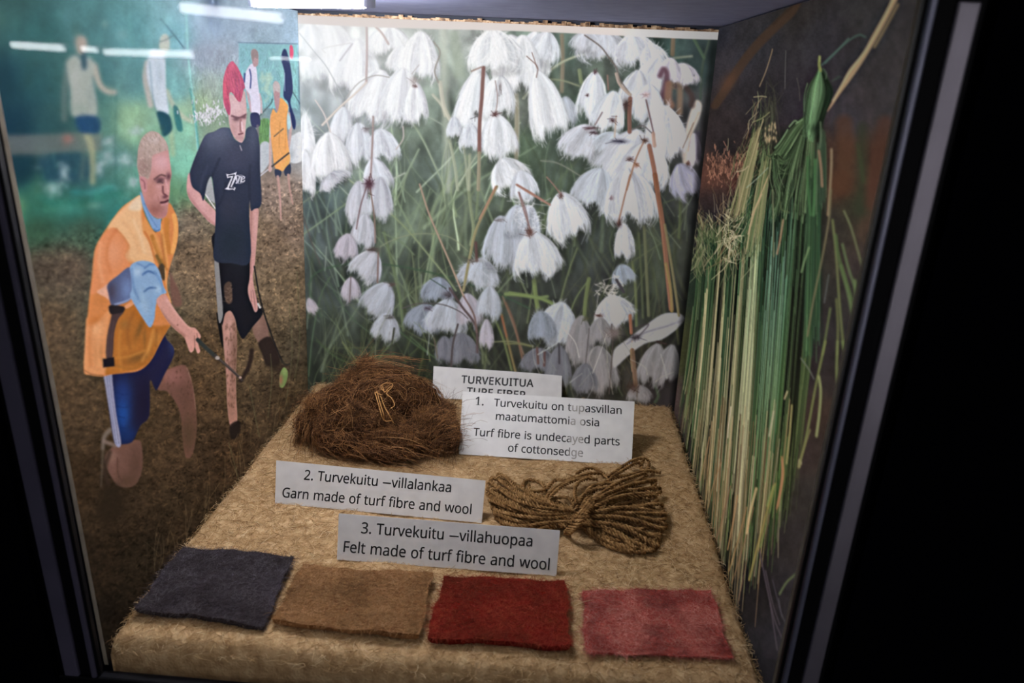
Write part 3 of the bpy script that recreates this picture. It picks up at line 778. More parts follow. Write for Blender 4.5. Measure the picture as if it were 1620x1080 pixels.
# ------------------------------------------------------------------ heap of turf fibre
def turf_heap():
    rng = np.random.default_rng(21)
    c0 = onz(598, 700); base = np.array([c0[0], c0[1] + 0.008, 0.0])
    root = thing('turf_fibre_heap', 'shaggy dark brown heap of raw turf fibre behind the card numbered two', 'fibre heap', base)
    # lumps that make up the heap: offset x, y, z, radii
    L = [(0, .004, .018, .064, .046, .032), (-.026, -.004, .032, .036, .032, .024), (.024, .006, .034, .036, .034, .027), (.002, .016, .046, .034, .024, .020), (-.038, -.006, .016, .028, .028, .022), (.046, -.004, .018, .022, .026, .020),
         (.060, -.010, .012, .018, .020, .017), (-.020, -.032, .014, .030, .016, .014), (.016, -.036, .012, .026, .016, .013), (-.002, -.026, .032, .018, .014, .012), (.036, -.024, .022, .018, .015, .012), (-.052, .002, .022, .018, .016, .015), (.006, -.008, .048, .030, .026, .018), (-.030, .014, .034, .026, .022, .016)]
    for k in range(60):      # small clumps all over
        a_ = np.array(L[rng.integers(0, 14)]); v = rng.normal(0, 1, 3); v /= np.linalg.norm(v); q = a_[:3] + v * a_[3:] * .94
        if q[2] > .006: L.append((q[0], q[1], q[2], *rng.uniform(.006, .012, 3)))
    def surf(n):
        k = rng.integers(0, len(L), n * 3); A = np.array(L)[k]
        v = rng.normal(0, 1, (n * 3, 3)); v /= np.linalg.norm(v, axis=1, keepdims=True)
        P = A[:, :3] + v * A[:, 3:]
        ok = P[:, 2] > 0.0015
        for (x, y, z, a, b, c) in L:
            ok &= ((P[:, 0] - x) / a)**2 + ((P[:, 1] - y) / b)**2 + ((P[:, 2] - z) / c)**2 > .86
        nr = v / A[:, 3:]; nr /= np.linalg.norm(nr, axis=1, keepdims=True)
        return P[ok][:n], nr[ok][:n]
    # matted core
    bm = bmesh.new()
    for (x, y, z, a, b, c) in L:
        r = bmesh.ops.create_icosphere(bm, subdivisions=3, radius=1.0)
        for v in r['verts']:
            q = np.array(v.co)
            w = 1 + .07 * math.sin(9 * q[0] + 31 * x) * math.sin(8 * q[1] + 2) + .05 * math.sin(17 * q[2] + 11 * q[0]) + .04 * math.sin(29 * q[1] + 21 * q[2])
            v.co = (x + q[0] * a * .95 * w, y + q[1] * b * .95 * w, max(z + q[2] * c * .95 * w, 0.0022))
    core = bm_obj('matted_core', bm, mottled('turf_core', [lin((30, 19, 11)), lin((58, 37, 21)), lin((84, 55, 31))], 240, 0.95, 0.03, bump=1.0, bump_scale=700), root, True)
    m_f = fibre_mat('turf_fibre', [lin((46, 30, 19)), lin((96, 64, 40)), lin((140, 98, 60)), lin((186, 136, 86)), lin((216, 168, 114))], 0.75, 0.2, pos=[0, .4, .75, .95, 1])
    def strands(n, lmin, lmax, rad, lift, stick, curl):
        P0, N = surf(n); n = len(P0)
        T = np.cross(N, rng.normal(0, 1, (n, 3))); T /= np.linalg.norm(T, axis=1, keepdims=True)
        ln = rng.uniform(lmin, lmax, n); mm = 9; t = np.linspace(-.5, .5, mm)
        Bn = np.cross(N, T)
        ph = rng.uniform(0, 6, (n, 3)); fr = rng.uniform(4, 11, (n, 1)); cv = rng.normal(0, curl, (n, 1))
        P = P0[:, None] + T[:, None] * (ln[:, None] * t)[..., None] + Bn[:, None] * ((cv * ln[:, None]) * t * t + .05 * ln[:, None] * np.sin(fr * t + ph[:, :1]))[..., None]
        h = lift * (.4 + rng.random((n, 1))) - 1.6 * (ln[:, None] * t)**2 / .06 * .5 + .04 * ln[:, None] * np.sin(fr * 1.3 * t + ph[:, 1:2]) + (rng.random((n, 1)) < stick) * (t + .5) * ln[:, None] * rng.uniform(.2, .7, (n, 1))
        P = P + N[:, None] * h[..., None]
        P[..., 2] = np.maximum(P[..., 2], 0.0024); P[..., 1] = np.minimum(P[..., 1], -0.002 - base[1])
        return P, rad * rng.uniform(.6, 1.3, (n, 1)) * np.array([.5, .8, 1, 1, 1, 1, .9, .7, .4])
    parts = []
    for a_ in ((17000, .006, .016, .00015, .0005, .004, 2.4), (6000, .007, .018, .00013, .0015, .012, 3.2)):
        P, r_ = strands(*a_); parts.append(tubes(P, r_, 3))
    V, F = join_vf(parts)
    tag(link('loose_fibres', mesh_arrays('loose_fibres', V, F), m_f, root), 'loose curly brown fibres', kind='stuff')
    # combed locks at the left and along the front
    lock = []
    for (x, y, z), (dx, dy, dz), n, spread in [((-.060, .000, .034), (-.006, -.008, -.026), 150, .006), ((-.054, -.020, .026), (-.002, -.012, -.022), 150, .007), ((.002, -.050, .018), (.050, -.006, -.006), 60, .008), ((-.040, -.046, .016), (.030, -.008, -.008), 40, .008), ((.050, -.030, .018), (.024, .008, .012), 130, .007), ((-.026, .020, .058), (.050, .002, .002), 150, .006), ((.066, -.012, .014), (-.006, -.022, -.012), 120, .006)]:
        s = rng.normal(0, spread, (n, 3)); e = s * 1.5 + rng.normal(0, spread * .5, (n, 3)); t = np.linspace(0, 1, 8)[None, :, None]
        A = np.array([x, y, z]) + s; B = A + np.array([dx, dy, dz]) + e - s
        P = A[:, None] * (1 - t) + B[:, None] * t + np.array([0, -.004, .007]) * np.sin(np.pi * t) + .0012 * np.sin(t * rng.uniform(5, 14, (n, 1, 1)) + rng.uniform(0, 6, (n, 1, 3)))
        P[..., 2] = np.maximum(P[..., 2], 0.0024); lock.append(tubes(P, .00013, 3))
    V, F = join_vf(lock)
    tag(link('combed_locks', mesh_arrays('combed_locks', V, F), m_f, root), 'combed locks of fibre', kind='stuff')
    # bent pale straws lying on the front
    st = []
    zz = zoomed(430, 560, 4.909)
    yc = base[1] - .042
    for q in ([(800, 300), (830, 400), (860, 500), (885, 525)], [(815, 290), (842, 390), (868, 470), (880, 522), (930, 520)], [(845, 330), (880, 420), (915, 480), (945, 540)], [(880, 300), (850, 270), (852, 245), (890, 228), (935, 235), (930, 265), (890, 310), (930, 345), (952, 400), (925, 425)], [(860, 250), (875, 300), (905, 270), (930, 250)], [(805, 300), (850, 320)]):
        p = np.array(Sheet.curve(zz(*q), 5))
        P = np.array([on(1, yc + .030 * max(0, (655 - y) / 60) - .006, x, y) for x, y in p]); P[:, 2] += .0005
        P = P - base
        st.append(tubes(P[None], .00042, 5))
    V, F = join_vf(st)
    o = link('straw_wisp', mesh_arrays('straw_wisp', V, F), mottled('pale_straw', [lin((166, 116, 64)), lin((198, 148, 88))], 300, 0.6, 0.3), root)
    o['label'] = 'pale bent straws caught in the fibre'
    return root
turf_heap()

# ------------------------------------------------------------------ skein of two-ply yarn
def yarn_skein():
    rng = np.random.default_rng(5)
    zy = zoomed(740, 700, 4.5)
    ctr = onz(*zy((780, 500))[0]); base = np.array([ctr[0], ctr[1], 0])
    root = thing('yarn_skein', 'skein of coarse two-ply brown yarn tied in the middle, right of card two', 'yarn', base)
    R = 0.00145            # strand radius
    def path(pts, n=None):
        """pts: (x, y in the enlargement, height) -> smooth curve in metres"""
        p = np.array([on(2, h, *zy((x, y))[0]) for x, y, h in pts])
        q = np.concatenate([2 * p[:1] - p[1:2], p, 2 * p[-1:] - p[-2:-1]]); out = []
        for i in range(len(p) - 1):
            a, b, c, d = q[i:i + 4]
            for t in np.linspace(0, 1, 14, endpoint=False):
                out.append(.5 * (2 * b + (c - a) * t + (2 * a - 5 * b + 4 * c - d) * t * t + (3 * b - a - 3 * c + d) * t**3))
        out.append(p[-1]); out = np.array(out)
        d = np.concatenate([[0], np.cumsum(np.linalg.norm(np.diff(out, axis=0), axis=1))])
        m = max(12, int(d[-1] / 0.00062)); s = np.linspace(0, d[-1], m)
        return np.stack([np.interp(s, d, out[:, i]) for i in range(3)], -1)
    def ply(p, R=R, pitch=0.0075, ph=0.0):
        """two twisted strands around the path p"""
        T = np.gradient(p, axis=0); T /= np.linalg.norm(T, axis=1, keepdims=True) + 1e-9
        A = np.cross(T, [0, 0, 1.0]); A /= np.linalg.norm(A, axis=1, keepdims=True) + 1e-9; B = np.cross(T, A)
        s = np.concatenate([[0], np.cumsum(np.linalg.norm(np.diff(p, axis=0), axis=1))])
        out = []
        for k in (0, np.pi):
            a = (2 * np.pi * s / pitch + ph + k)[:, None]
            q = p + (A * np.cos(a) + B * np.sin(a)) * R * .6
            out.append(tubes(q[None], R * .58, 7))
        return out
    strands, fuzzP = [], []
    def strand(pts, jit=9.0):
        pts = [(x + rng.normal(0, jit), y + rng.normal(0, jit), max(h + rng.normal(0, .0006), R * 1.35)) for x, y, h in pts]
        p = path(pts); strands.extend(ply(p, ph=rng.uniform(0, 6), pitch=rng.uniform(.0062, .0078))); fuzzP.append(p)
    C = (775, 500)
    # right-hand loops: out along one line, round the end, back along another
    ends_r = [(1270, 240, .004), (1330, 300, .006), (1370, 345, .008), (1345, 400, .010), (1390, 470, .008), (1400, 530, .006), (1395, 590, .005), (1370, 640, .004), (1350, 700, .003), (1330, 745, .003), (1250, 770, .003), (1180, 755, .003)]
    for i, (ex, ey, h) in enumerate(ends_r):
        for k in range(1 + i % 2):
            o = k * 13
            hm = .019 - .0011 * i + .003 * k
            cy = 455 + i * 10; a = 1 if i < 6 else -1
            dx, dy = ex - C[0], ey - cy; L_ = math.hypot(dx, dy); nx_, ny_ = -dy / L_, dx / L_
            w = 24 + 6 * k
            strand([(C[0] - 20, cy + 10, .006 + .0004 * i), (C[0] + dx * .25 - nx_ * w * .4, cy + dy * .2 - ny_ * w * .4 - 16, hm), (C[0] + dx * .6 - nx_ * w, cy + dy * .58 - ny_ * w - 10 - o, hm), (ex - 20 - o - nx_ * w * .9, ey - ny_ * w * .9 - 4, h + .004), (ex - o, ey, h), (ex - 24 - o + nx_ * w * .9, ey + ny_ * w * .9, h + .001),
                    (C[0] + dx * .6 + nx_ * w, cy + dy * .62 + ny_ * w, hm * .45), (C[0] + dx * .25 + nx_ * w * .4, cy + dy * .3 + ny_ * w * .4, hm * .45), (C[0] - 14, cy + 16, .004)])
    for pts in ([(1000, 250, .012), (1080, 190, .012), (1180, 125, .010), (1250, 108, .009), (1285, 135, .007), (1278, 185, .006), (1235, 215, .006), (1120, 235, .008), (1000, 270, .012), (860, 380, .014), (800, 470, .012)],
                [(1250, 130, .008), (1236, 180, .006), (1255, 205, .006), (1330, 205, .004), (1375, 215, .003)], [(1020, 245, .013), (1150, 170, .012), (1225, 140, .010), (1240, 180, .006)],
                [(790, 470, .012), (860, 330, .015), (960, 290, .015), (1090, 290, .013), (1230, 330, .010), (1330, 380, .007)], [(770, 480, .012), (830, 370, .016), (930, 320, .016), (1060, 330, .014), (1190, 370, .011), (1300, 410, .007)], [(800, 470, .012), (900, 400, .014), (1030, 390, .013), (1170, 410, .010), (1280, 440, .007)],
                [(840, 520, .010), (960, 480, .012), (1080, 440, .012), (1200, 430, .010), (1330, 470, .008)], [(850, 590, .008), (920, 660, .006), (1010, 715, .005), (1120, 740, .004), (1240, 735, .004), (1330, 700, .004)], [(800, 560, .006), (860, 620, .005), (920, 640, .005), (1010, 680, .005), (1140, 700, .006), (1260, 690, .006)], [(790, 580, .004), (850, 640, .003), (930, 690, .003), (1050, 720, .003), (1200, 730, .004)], [(820, 540, .009), (930, 570, .010), (1060, 600, .010), (1200, 620, .008), (1330, 590, .006)], [(850, 610, .006), (920, 690, .004), (1030, 750, .003), (1150, 775, .003), (1260, 780, .003)]):
        strand(pts, 3)
    # left-hand loops
    ends_l = [(215, 240, .004), (160, 275, .005), (140, 320, .007), (150, 370, .008), (165, 410, .007), (180, 450, .005), (190, 490, .004), (210, 530, .003), (240, 560, .003), (290, 590, .003)]
    for i, (ex, ey, h) in enumerate(ends_l):
        for k in range(1 + i % 2):
            o = k * 12; cy = 480 + i * 8; w = 22 + 5 * k
            dx, dy = ex - 740, ey - cy; L_ = math.hypot(dx, dy); nx_, ny_ = -dy / L_, dx / L_
            hm = .016 - .0010 * i + .003 * k
            sag = 40
            strand([(760, cy + 6, .006), (740 + dx * .3 - nx_ * w * .5, cy + dy * .3 - ny_ * w * .5 + sag * .6, hm), (740 + dx * .65 - nx_ * w, cy + dy * .65 - ny_ * w + sag * .7, hm), (ex + 24 + o - nx_ * w * .8, ey - ny_ * w * .8 + 8, h + .003), (ex + o, ey, h), (ex + 26 + o + nx_ * w * .8, ey + ny_ * w * .8, h + .001), (740 + dx * .62 + nx_ * w, cy + dy * .62 + ny_ * w + sag, hm * .45), (740 + dx * .3 + nx_ * w * .5, cy + dy * .34 + ny_ * w * .5 + sag * .6, hm * .45), (770, cy + 14, .004)])
    for pts in ([(760, 520, .008), (620, 440, .012), (480, 380, .010), (400, 330, .006), (405, 285, .004), (450, 262, .003), (520, 285, .003), (545, 330, .004), (500, 350, .006), (440, 330, .006), (430, 300, .004)],
                [(770, 500, .010), (680, 470, .014), (610, 440, .012), (600, 405, .010), (650, 388, .010), (720, 395, .011), (760, 440, .012)], [(690, 590, .008), (590, 560, .010), (558, 470, .012), (570, 380, .013), (640, 310, .014), (740, 262, .012), (860, 225, .010), (950, 215, .008)],
                [(700, 600, .007), (610, 570, .010), (575, 480, .013), (590, 390, .014), (660, 320, .015), (760, 275, .013), (880, 240, .010)], [(780, 220, .006), (840, 190, .006), (900, 180, .005), (950, 210, .005), (1000, 250, .008)], [(560, 330, .005), (620, 270, .006), (700, 265, .008), (760, 240, .008)], [(770, 430, .016), (760, 350, .016), (780, 285, .014), (850, 255, .012), (930, 260, .010)],
                [(560, 420, .009), (450, 370, .009), (370, 370, .006), (330, 400, .004)], [(720, 540, .009), (600, 480, .011), (480, 430, .010), (380, 360, .008), (300, 270, .007), (250, 240, .006), (200, 260, .006)]):
        strand(pts, 3)
    V, F = join_vf(strands)
    V = V - base
    V[:, 2] = np.maximum(V[:, 2], 0.0018)
    m_y = mottled('brown_yarn', [lin((92, 66, 40)), lin((138, 104, 66)), lin((172, 136, 92))], 190, 0.9, 0.05, bump=0.5, bump_scale=1400)
    link('yarn_strands', mesh_arrays('yarn_strands', V, F), m_y, root)
    tie = []
    for k in range(3):
        o = k * 16
        p = path([(880 + o * .6, 395 + o, .017), (850 + o * .6, 440 + o, .0225), (805 + o * .6, 500 + o, .0235), (760 + o * .6, 560 + o, .019), (715 + o * .6, 615 + o * .6, .010), (690 + o * .6, 640 + o * .3, .003)]); tie.extend(ply(p, R * 1.1, ph=k * 2.))
    V, F = join_vf(tie); V = V - base; V[:, 2] = np.maximum(V[:, 2], 0.0018)
    link('yarn_tie', mesh_arrays('yarn_tie', V, F), m_y, root)
    allp = np.concatenate(fuzzP)
    n = 5200; q = allp[rng.integers(0, len(allp), n)]
    v = rng.normal(0, 1, (n, 3)); v /= np.linalg.norm(v, axis=1, keepdims=True)
    s = np.linspace(0, 1, 4)[None, :, None]
    ln = rng.uniform(.0012, .005, (n, 1, 1)); side = np.cross(v, rng.normal(0, 1, (n, 3)))
    P = q[:, None] + v[:, None] * (R * .9 + ln * .5 * s) + side[:, None] * ln * .6 * s * s - base
    P[..., 2] = np.maximum(P[..., 2], 0.002)
    V, F = tubes(P, .00008, 3)
    tag(link('yarn_fuzz', mesh_arrays('yarn_fuzz', V, F), fibre_mat('yarn_hair', [lin((110, 78, 42)), lin((170, 130, 80)), lin((200, 164, 112))]), root), 'fine hairs standing off the yarn', kind='stuff')
    return root
yarn_skein()

# ------------------------------------------------------------------ printed photo panels: mesh
def project(P):
    q = (P - CAM) @ ROT
    return np.stack([810 + FOCAL * q[..., 0] / q[..., 1], 540 - FOCAL * q[..., 2] / q[..., 1]], -1)
def xl(z): return -0.0079 + (z + 0.0027) * 0.03025
def xr(z): return 0.4028 - (z - 0.0019) * 0.01247
ZLOW = -0.02
PANELS = {   # TL, TR, BR, BL as seen by the viewer, grid columns, rows
    'left': ((0, FY + 0.0046, H - .0004), (xl(H), -0.0003, H - .0004), (xl(ZLOW), -0.0003, ZLOW), (0, FY + 0.0046, ZLOW), 500, 860),
    'back': ((xl(.377), 0, .3772), (xr(.3785), 0, .3787), (xr(ZLOW), 0, ZLOW), (xl(ZLOW), 0, ZLOW), 700, 640),
    'right': ((xr(H), -0.0003, H - .0004), (W, FY + 0.0046, H - .0004), (W, FY + 0.0046, ZLOW), (xr(ZLOW), -0.0003, ZLOW), 400, 860),
}
def panel_points(key):
    TL, TR, BR, BL, nu, nv = PANELS[key]
    TL, TR, BR, BL = (np.array(p, float) for p in (TL, TR, BR, BL))
    u = np.linspace(0, 1, nu)[None, :, None]; v = np.linspace(0, 1, nv)[:, None, None]
    return (1 - u) * (1 - v) * TL + u * (1 - v) * TR + u * v * BR + (1 - u) * v * BL
def build_panel(key, ink, label, material, scale=1):
    """ink(P, xy): linear colours (rows, cols, 3) of the print for the points P whose tracing coordinates are xy"""
    P = panel_points(key)
    nv, nu, _ = P.shape
    nrm = np.cross(P[0, -1] - P[0, 0], P[-1, 0] - P[0, 0]); nrm /= np.linalg.norm(nrm)    # points away from the viewer
    colr = ink(P, project(P))
    back = P[[0, 0, -1, -1], [0, -1, -1, 0]] + nrm * 0.0025
    ids = np.arange(nu * nv).reshape(nv, nu)
    F = np.stack([ids[:-1, :-1], ids[1:, :-1], ids[1:, 1:], ids[:-1, 1:]], -1).reshape(-1, 4)
    b = nu * nv + np.arange(4)
    c = [ids[0, 0], ids[0, -1], ids[-1, -1], ids[-1, 0]]
    side = [[c[i], c[(i + 1) % 4], b[(i + 1) % 4], b[i]] for i in range(4)] + [[b[0], b[1], b[2], b[3]]]
    F = np.concatenate([F, np.array(side)])
    mi = np.zeros(len(F), np.int32); mi[-5:] = 1
    base = P[-1].mean(0)
    V = np.concatenate([P.reshape(-1, 3), back]) - base
    me = mesh_arrays('printed_photo_panel', V, F, False, mi)
    at = me.attributes.new('ink', 'FLOAT_COLOR', 'POINT')
    full = np.ones((len(V), 4), np.float32); full[:nu * nv, :3] = colr.reshape(-1, 3)
    at.data.foreach_set('color', full.ravel())
    o = link('printed_photo_panel', me, [material, M_BACKING])
    o.location = base
    tag(o, label, 'photo panel', 'printed photo panels lining the showcase')
    return o

# ------------------------------------------------------------------ left print: players on a muddy field
def paint_left():
    S = Sheet(-160, -60, 500, 1120); r = S.rng
    S.field([(-100, 60, (14, 40, 50)), (-60, 400, (40, 60, 50)), (10, 10, (38, 80, 74)), (5, 130, (14, 46, 56)), (20, 200, (12, 40, 54)), (24, 270, (14, 42, 52)), (60, 60, (38, 92, 88)), (60, 130, (32, 80, 78)), (80, 200, (46, 90, 80)),
             (140, 40, (66, 124, 122)), (160, 110, (60, 112, 110)), (130, 280, (48, 92, 92)), (200, 60, (84, 152, 152)), (210, 130, (88, 142, 134)), (205, 195, (140, 184, 136)), (250, 110, (96, 156, 152)),
             (280, 60, (120, 186, 190)), (285, 140, (112, 178, 172)), (285, 200, (126, 186, 148)), (295, 260, (124, 202, 166)), (280, 300, (92, 140, 96)), (225, 280, (88, 150, 126)), (180, 250, (78, 132, 118)),
             (30, 330, (46, 110, 84)), (70, 320, (44, 116, 92)), (120, 330, (44, 118, 100)), (170, 320, (50, 126, 110)), (60, 365, (48, 80, 56)), (130, 362, (58, 80, 60)),
             (330, 40, (170, 198, 214)), (400, 30, (176, 200, 220)), (455, 40, (160, 190, 210)), (320, 90, (160, 172, 184)), (350, 90, (164, 176, 182)), (335, 140, (160, 176, 158)), (318, 165, (150, 174, 120)), (330, 220, (130, 150, 120)),  # pale top band carries the haze of the glass in its colour
             (410, 62, (150, 178, 190)), (470, 150, (110, 150, 160)), (470, 240, (150, 150, 146)), (440, 300, (142, 122, 106)), (470, 350, (132, 112, 94)), (420, 380, (124, 104, 80)), (300, 350, (116, 102, 82)), (290, 400, (108, 90, 66)),
             (330, 420, (118, 98, 72)), (440, 460, (118, 100, 74)), (470, 560, (74, 66, 50)), (340, 560, (88, 70, 46)), (300, 620, (78, 60, 38)), (400, 560, (94, 78, 54)), (420, 640, (70, 58, 40)), (350, 720, (60, 47, 31)),
             (70, 420, (82, 70, 56)), (110, 420, (92, 78, 62)), (70, 520, (84, 68, 48)), (100, 640, (80, 63, 42)), (250, 720, (72, 56, 36)), (110, 760, (58, 44, 28)), (200, 800, (56, 44, 29)), (300, 800, (52, 42, 28)),
             (150, 900, (46, 36, 24)), (230, 900, (44, 36, 24)), (160, 980, (32, 26, 18)), (120, 1060, (24, 20, 14)), (0, 700, (60, 46, 30)), (0, 950, (36, 28, 20))], 22)
    Y, X = S.yy + S.y0, S.xx + S.x0
    # horizon of the field: mud below
    hor = np.interp(X, [-160, 40, 100, 180, 230, 300, 330, 380, 500], [395, 378, 358, 348, 326, 300, 298, 286, 268])
    mud = np.clip((Y - hor) / 26 + .3, 0, 1)
    S.shade(mud * (0.13 * S.noise(9, 6) + 0.12 * S.noise(4, 3) + 0.08 * S.noise(2) + 0.08 * S.noise(26, 15)))
    S.shade((1 - mud) * (0.06 * S.noise(14, 22) + 0.05 * S.noise(5, 9) + 0.03 * S.noise(2.2)))
    # tussocks of the mud: short curled strokes, light ones catching the sun
    n = 15000
    x = r.uniform(-40, 480, n); y = r.uniform(280, 1080, n)
    ok = y > np.interp(x, [-160, 40, 100, 180, 230, 300, 330, 380, 500], [395, 392, 376, 366, 346, 316, 312, 300, 284])
    x, y = x[ok], y[ok]; n = len(x)
    ang = r.normal(-.35, .8, n); L = r.uniform(2.5, 7, n) * np.interp(y, [280, 1000], [.8, 1.5]); cv = r.normal(0, .9, n)
    t = np.linspace(-.5, .5, 5)
    aa = ang[:, None] + cv[:, None] * t
    P = np.stack([x[:, None] + L[:, None] * t * np.cos(aa), y[:, None] + L[:, None] * (t * np.sin(aa) + .25 * cv[:, None] * t * t)], -1)
    base = S.at(np.stack([x, y], -1))
    lite = r.random(n) < .52
    f = np.where(lite, r.uniform(1.12, 1.5, n), r.uniform(.5, .86, n))
    col = np.clip(base * f[:, None] * np.where(lite[:, None], [1.02, 1.0, .96], [1, .97, .95]), 0, 255)
    S.hairs(P, col, a=r.uniform(.35, .85, n), w=r.uniform(.8, 1.7, n))
    # the upper background behind the net
    z = zoomed(60, 30, 3.6)
    for (bx, by, rx, ry, c, al) in [(-20, 650, 260, 330, (16, 52, 68), .5), (150, 330, 120, 200, (60, 112, 96), .35), (560, 520, 130, 60, (150, 196, 140), .5), (820, 520, 60, 50, (176, 208, 150), .55), (480, 90, 40, 40, (130, 176, 168), .4),
                                    (400, 560, 60, 160, (36, 92, 86), .5), (330, 400, 60, 140, (50, 108, 100), .35), (560, 300, 70, 150, (70, 132, 132), .4), (850, 700, 90, 180, (128, 204, 170), .4)]:
        (cx, cy), = z((bx, by)); S.blob(cx, cy, rx / 3.6, ry / 3.6, c, al)
    S.poly(z((-200, 662), (0, 658), (200, 650), (360, 652), (360, 755), (200, 758), (0, 770), (-200, 775)), (128, 122, 112), 5, .55, False)  # bench reflected in the glass, painted into the print with the patches below
    S.poly(z((20, 785), (280, 770), (290, 900), (60, 930), (20, 860)), (26, 62, 84), 7, .65)
    S.blob(*z((170, 682))[0], 9, 8, (196, 112, 96), .6)
    for bx, by, rx, ry in [(405, 700, 34, 30), (395, 785, 36, 40), (495, 800, 55, 40), (150, 875, 26, 50), (85, 965, 45, 34), (555, 640, 34, 24), (640, 880, 20, 30), (540, 930, 22, 30), (350, 850, 20, 40)]:
        cx, cy = z((bx, by))[0]
        S.blob(cx, cy, rx / 3.6, ry / 3.6, (158, 192, 194), .55)
        k = 26; q = np.stack([r.normal(cx, rx / 6, k), r.normal(cy, ry / 6, k)], -1)
        for (qx, qy) in q: S.blob(qx, qy, r.uniform(1.2, 2.6), r.uniform(1.5, 3.5), np.array([186, 210, 210]) * r.uniform(.75, 1.05), .5)
    for pts, wd, c, al in [([(200, 985), (300, 990), (420, 960)], 26, (40, 136, 124), .7), ([(0, 1010), (120, 1050), (300, 1030), (470, 990)], 34, (38, 118, 98), .55), ([(40, 1090), (160, 1075), (330, 1060)], 24, (58, 128, 96), .45), ([(270, 1000), (420, 950), (450, 970)], 12, (90, 170, 156), .5)]:
        S.line(z(*pts), wd / 3.6, c, al, 3)
    # woman in a grey vest
    S.line(z((170, 250), (152, 400), (150, 570)), 9, (112, 124, 116), .6, 3)
    S.line(z((322, 265), (350, 370), (395, 412), (438, 418)), 9, (192, 178, 156), .95, 2, w1=8)
    S.line(z((275, 640), (308, 750), (312, 930)), 13, (164, 166, 122), .85, 2.5, w1=8)
    S.line(z((240, 650), (262, 760), (250, 900)), 8, (96, 116, 96), .5, 3)
    S.poly(z((215, 205), (165, 240), (172, 330), (185, 420), (190, 540), (262, 572), (332, 550), (332, 450), (312, 350), (325, 265), (290, 215), (250, 235)), (164, 174, 160), 2.4)
    S.blob(*z((215, 330))[0], 8, 20, (186, 192, 180), .6); S.blob(*z((300, 440))[0], 6, 22, (134, 152, 142), .6); S.blob(*z((240, 510))[0], 14, 8, (128, 150, 132), .5)
    S.poly(z((218, 556), (338, 558), (352, 640), (290, 652), (235, 640)), (26, 66, 102), 2.4)
    S.poly(z((216, 110), (240, 95), (270, 105), (282, 150), (270, 195), (245, 205), (222, 180)), (182, 166, 148), 2.2)
    S.blob(*z((228, 130))[0], 7, 12, (150, 142, 124), .7); S.poly(z((248, 200), (272, 195), (278, 270), (262, 292), (248, 265)), (44, 78, 92), 2)
    # player in white
    S.line(z((622, 250), (612, 340), (642, 490)), 9, (188, 178, 164), .9, 2)
    S.line(z((735, 410), (770, 490), (830, 560), (880, 582)), 7, (186, 190, 158), .8, 2)
    S.poly(z((770, 500), (800, 510), (825, 630), (790, 625)), (32, 104, 106), 2, .8)
    S.line(z((758, 640), (768, 770)), 8, (166, 190, 140), .7, 2.5)
    S.poly(z((640, 180), (700, 178), (724, 200), (730, 400), (744, 545), (680, 520), (650, 440), (618, 300)), (202, 216, 222), 1.8)
    S.blob(*z((690, 300))[0], 5, 26, (176, 196, 204), .6); S.line(z((636, 240), (655, 440), (690, 600)), 1.6, (70, 110, 120), .6)
    S.poly(z((680, 526), (745, 545), (765, 610), (755, 645), (712, 668), (695, 600)), (30, 76, 86), 1.8)
    S.poly(z((700, 100), (730, 85), (750, 120), (745, 180), (712, 185), (690, 160)), (192, 200, 178), 2)
    S.line(z((695, 130), (735, 115), (770, 95)), 1.8, (90, 110, 110), .8)
    S.line(z((700, 0), (770, 85), (835, 170)), 2.2, (70, 100, 112), .8)
    S.line(z((843, -60), (858, 230), (886, 480), (912, 750)), 3.2, (150, 218, 206), .85, 1.2); S.line(z((868, 400), (900, 600), (916, 740)), 3, (58, 150, 140), .6, 1.4)
    S.line(z((447, 420), (440, 720), (447, 940)), 2, (30, 88, 86), .6, 1.4)
    for k in range(60):
        x0 = r.uniform(60, 300); y0 = r.uniform(250, 330)
        S.line([(x0, y0), (x0 + r.normal(0, 6), y0 - r.uniform(6, 20))], 1.2, np.array([70, 140, 110]) * r.uniform(.6, 1.3), .35)
    # the net side of the print is out of focus
    for k in range(130):
        x, y = r.uniform(0, 300), r.uniform(20, 330); c = S.at(np.array([[x, y]]))[0]
        S.blob(x, y, r.uniform(3, 9), r.uniform(4, 14), np.clip(c * r.uniform(.72, 1.32) + np.array([r.uniform(0, 10), r.uniform(0, 8), -4]), 0, 255), .32)
    for x, y, rx, ry, c in [(30, 325, 12, 16, (104, 138, 84)), (58, 300, 10, 20, (60, 110, 80)), (166, 38, 5, 6, (140, 178, 160)), (110, 330, 20, 8, (60, 140, 122)), (150, 325, 12, 6, (120, 170, 150)), (60, 265, 7, 4, (90, 120, 120))]: S.blob(x, y, rx, ry, c, .55)
    S.blur(2, (np.clip((215 - (S.xx + S.x0)) / 40, 0, 1) * np.clip((352 - (S.yy + S.y0)) / 16, 0, 1) * .9).astype(np.float32))
    S.blur(1, (np.clip((300 - (S.xx + S.x0)) / 30, 0, 1) * np.clip((320 - (S.yy + S.y0)) / 16, 0, 1) * .8).astype(np.float32))
    # shrubs and white flowers behind the punk
    n = 700; x = r.uniform(302, 372, n); y = r.uniform(90, 200, n)
    P = np.stack([np.stack([x, y], -1), np.stack([x + r.normal(0, 2, n), y - r.uniform(3, 12, n)], -1)], 1)
    S.hairs(P, S.at(P[:, 0]) * r.uniform(.8, 1.18, (n, 1)), .5, 1.2)
    n = 150; x = r.normal(330, 13, n); y = r.normal(182, 9, n)
    P = np.stack([np.stack([x, y], -1), np.stack([x + r.normal(0, 1.5, n), y - r.uniform(2, 7, n)], -1)], 1)
    S.hairs(P, np.array([226, 226, 226]) * r.uniform(.8, 1.08, (n, 1)), .8, 1.8)
    # far players and their screen
    z = zoomed(370, 60, 3.6)
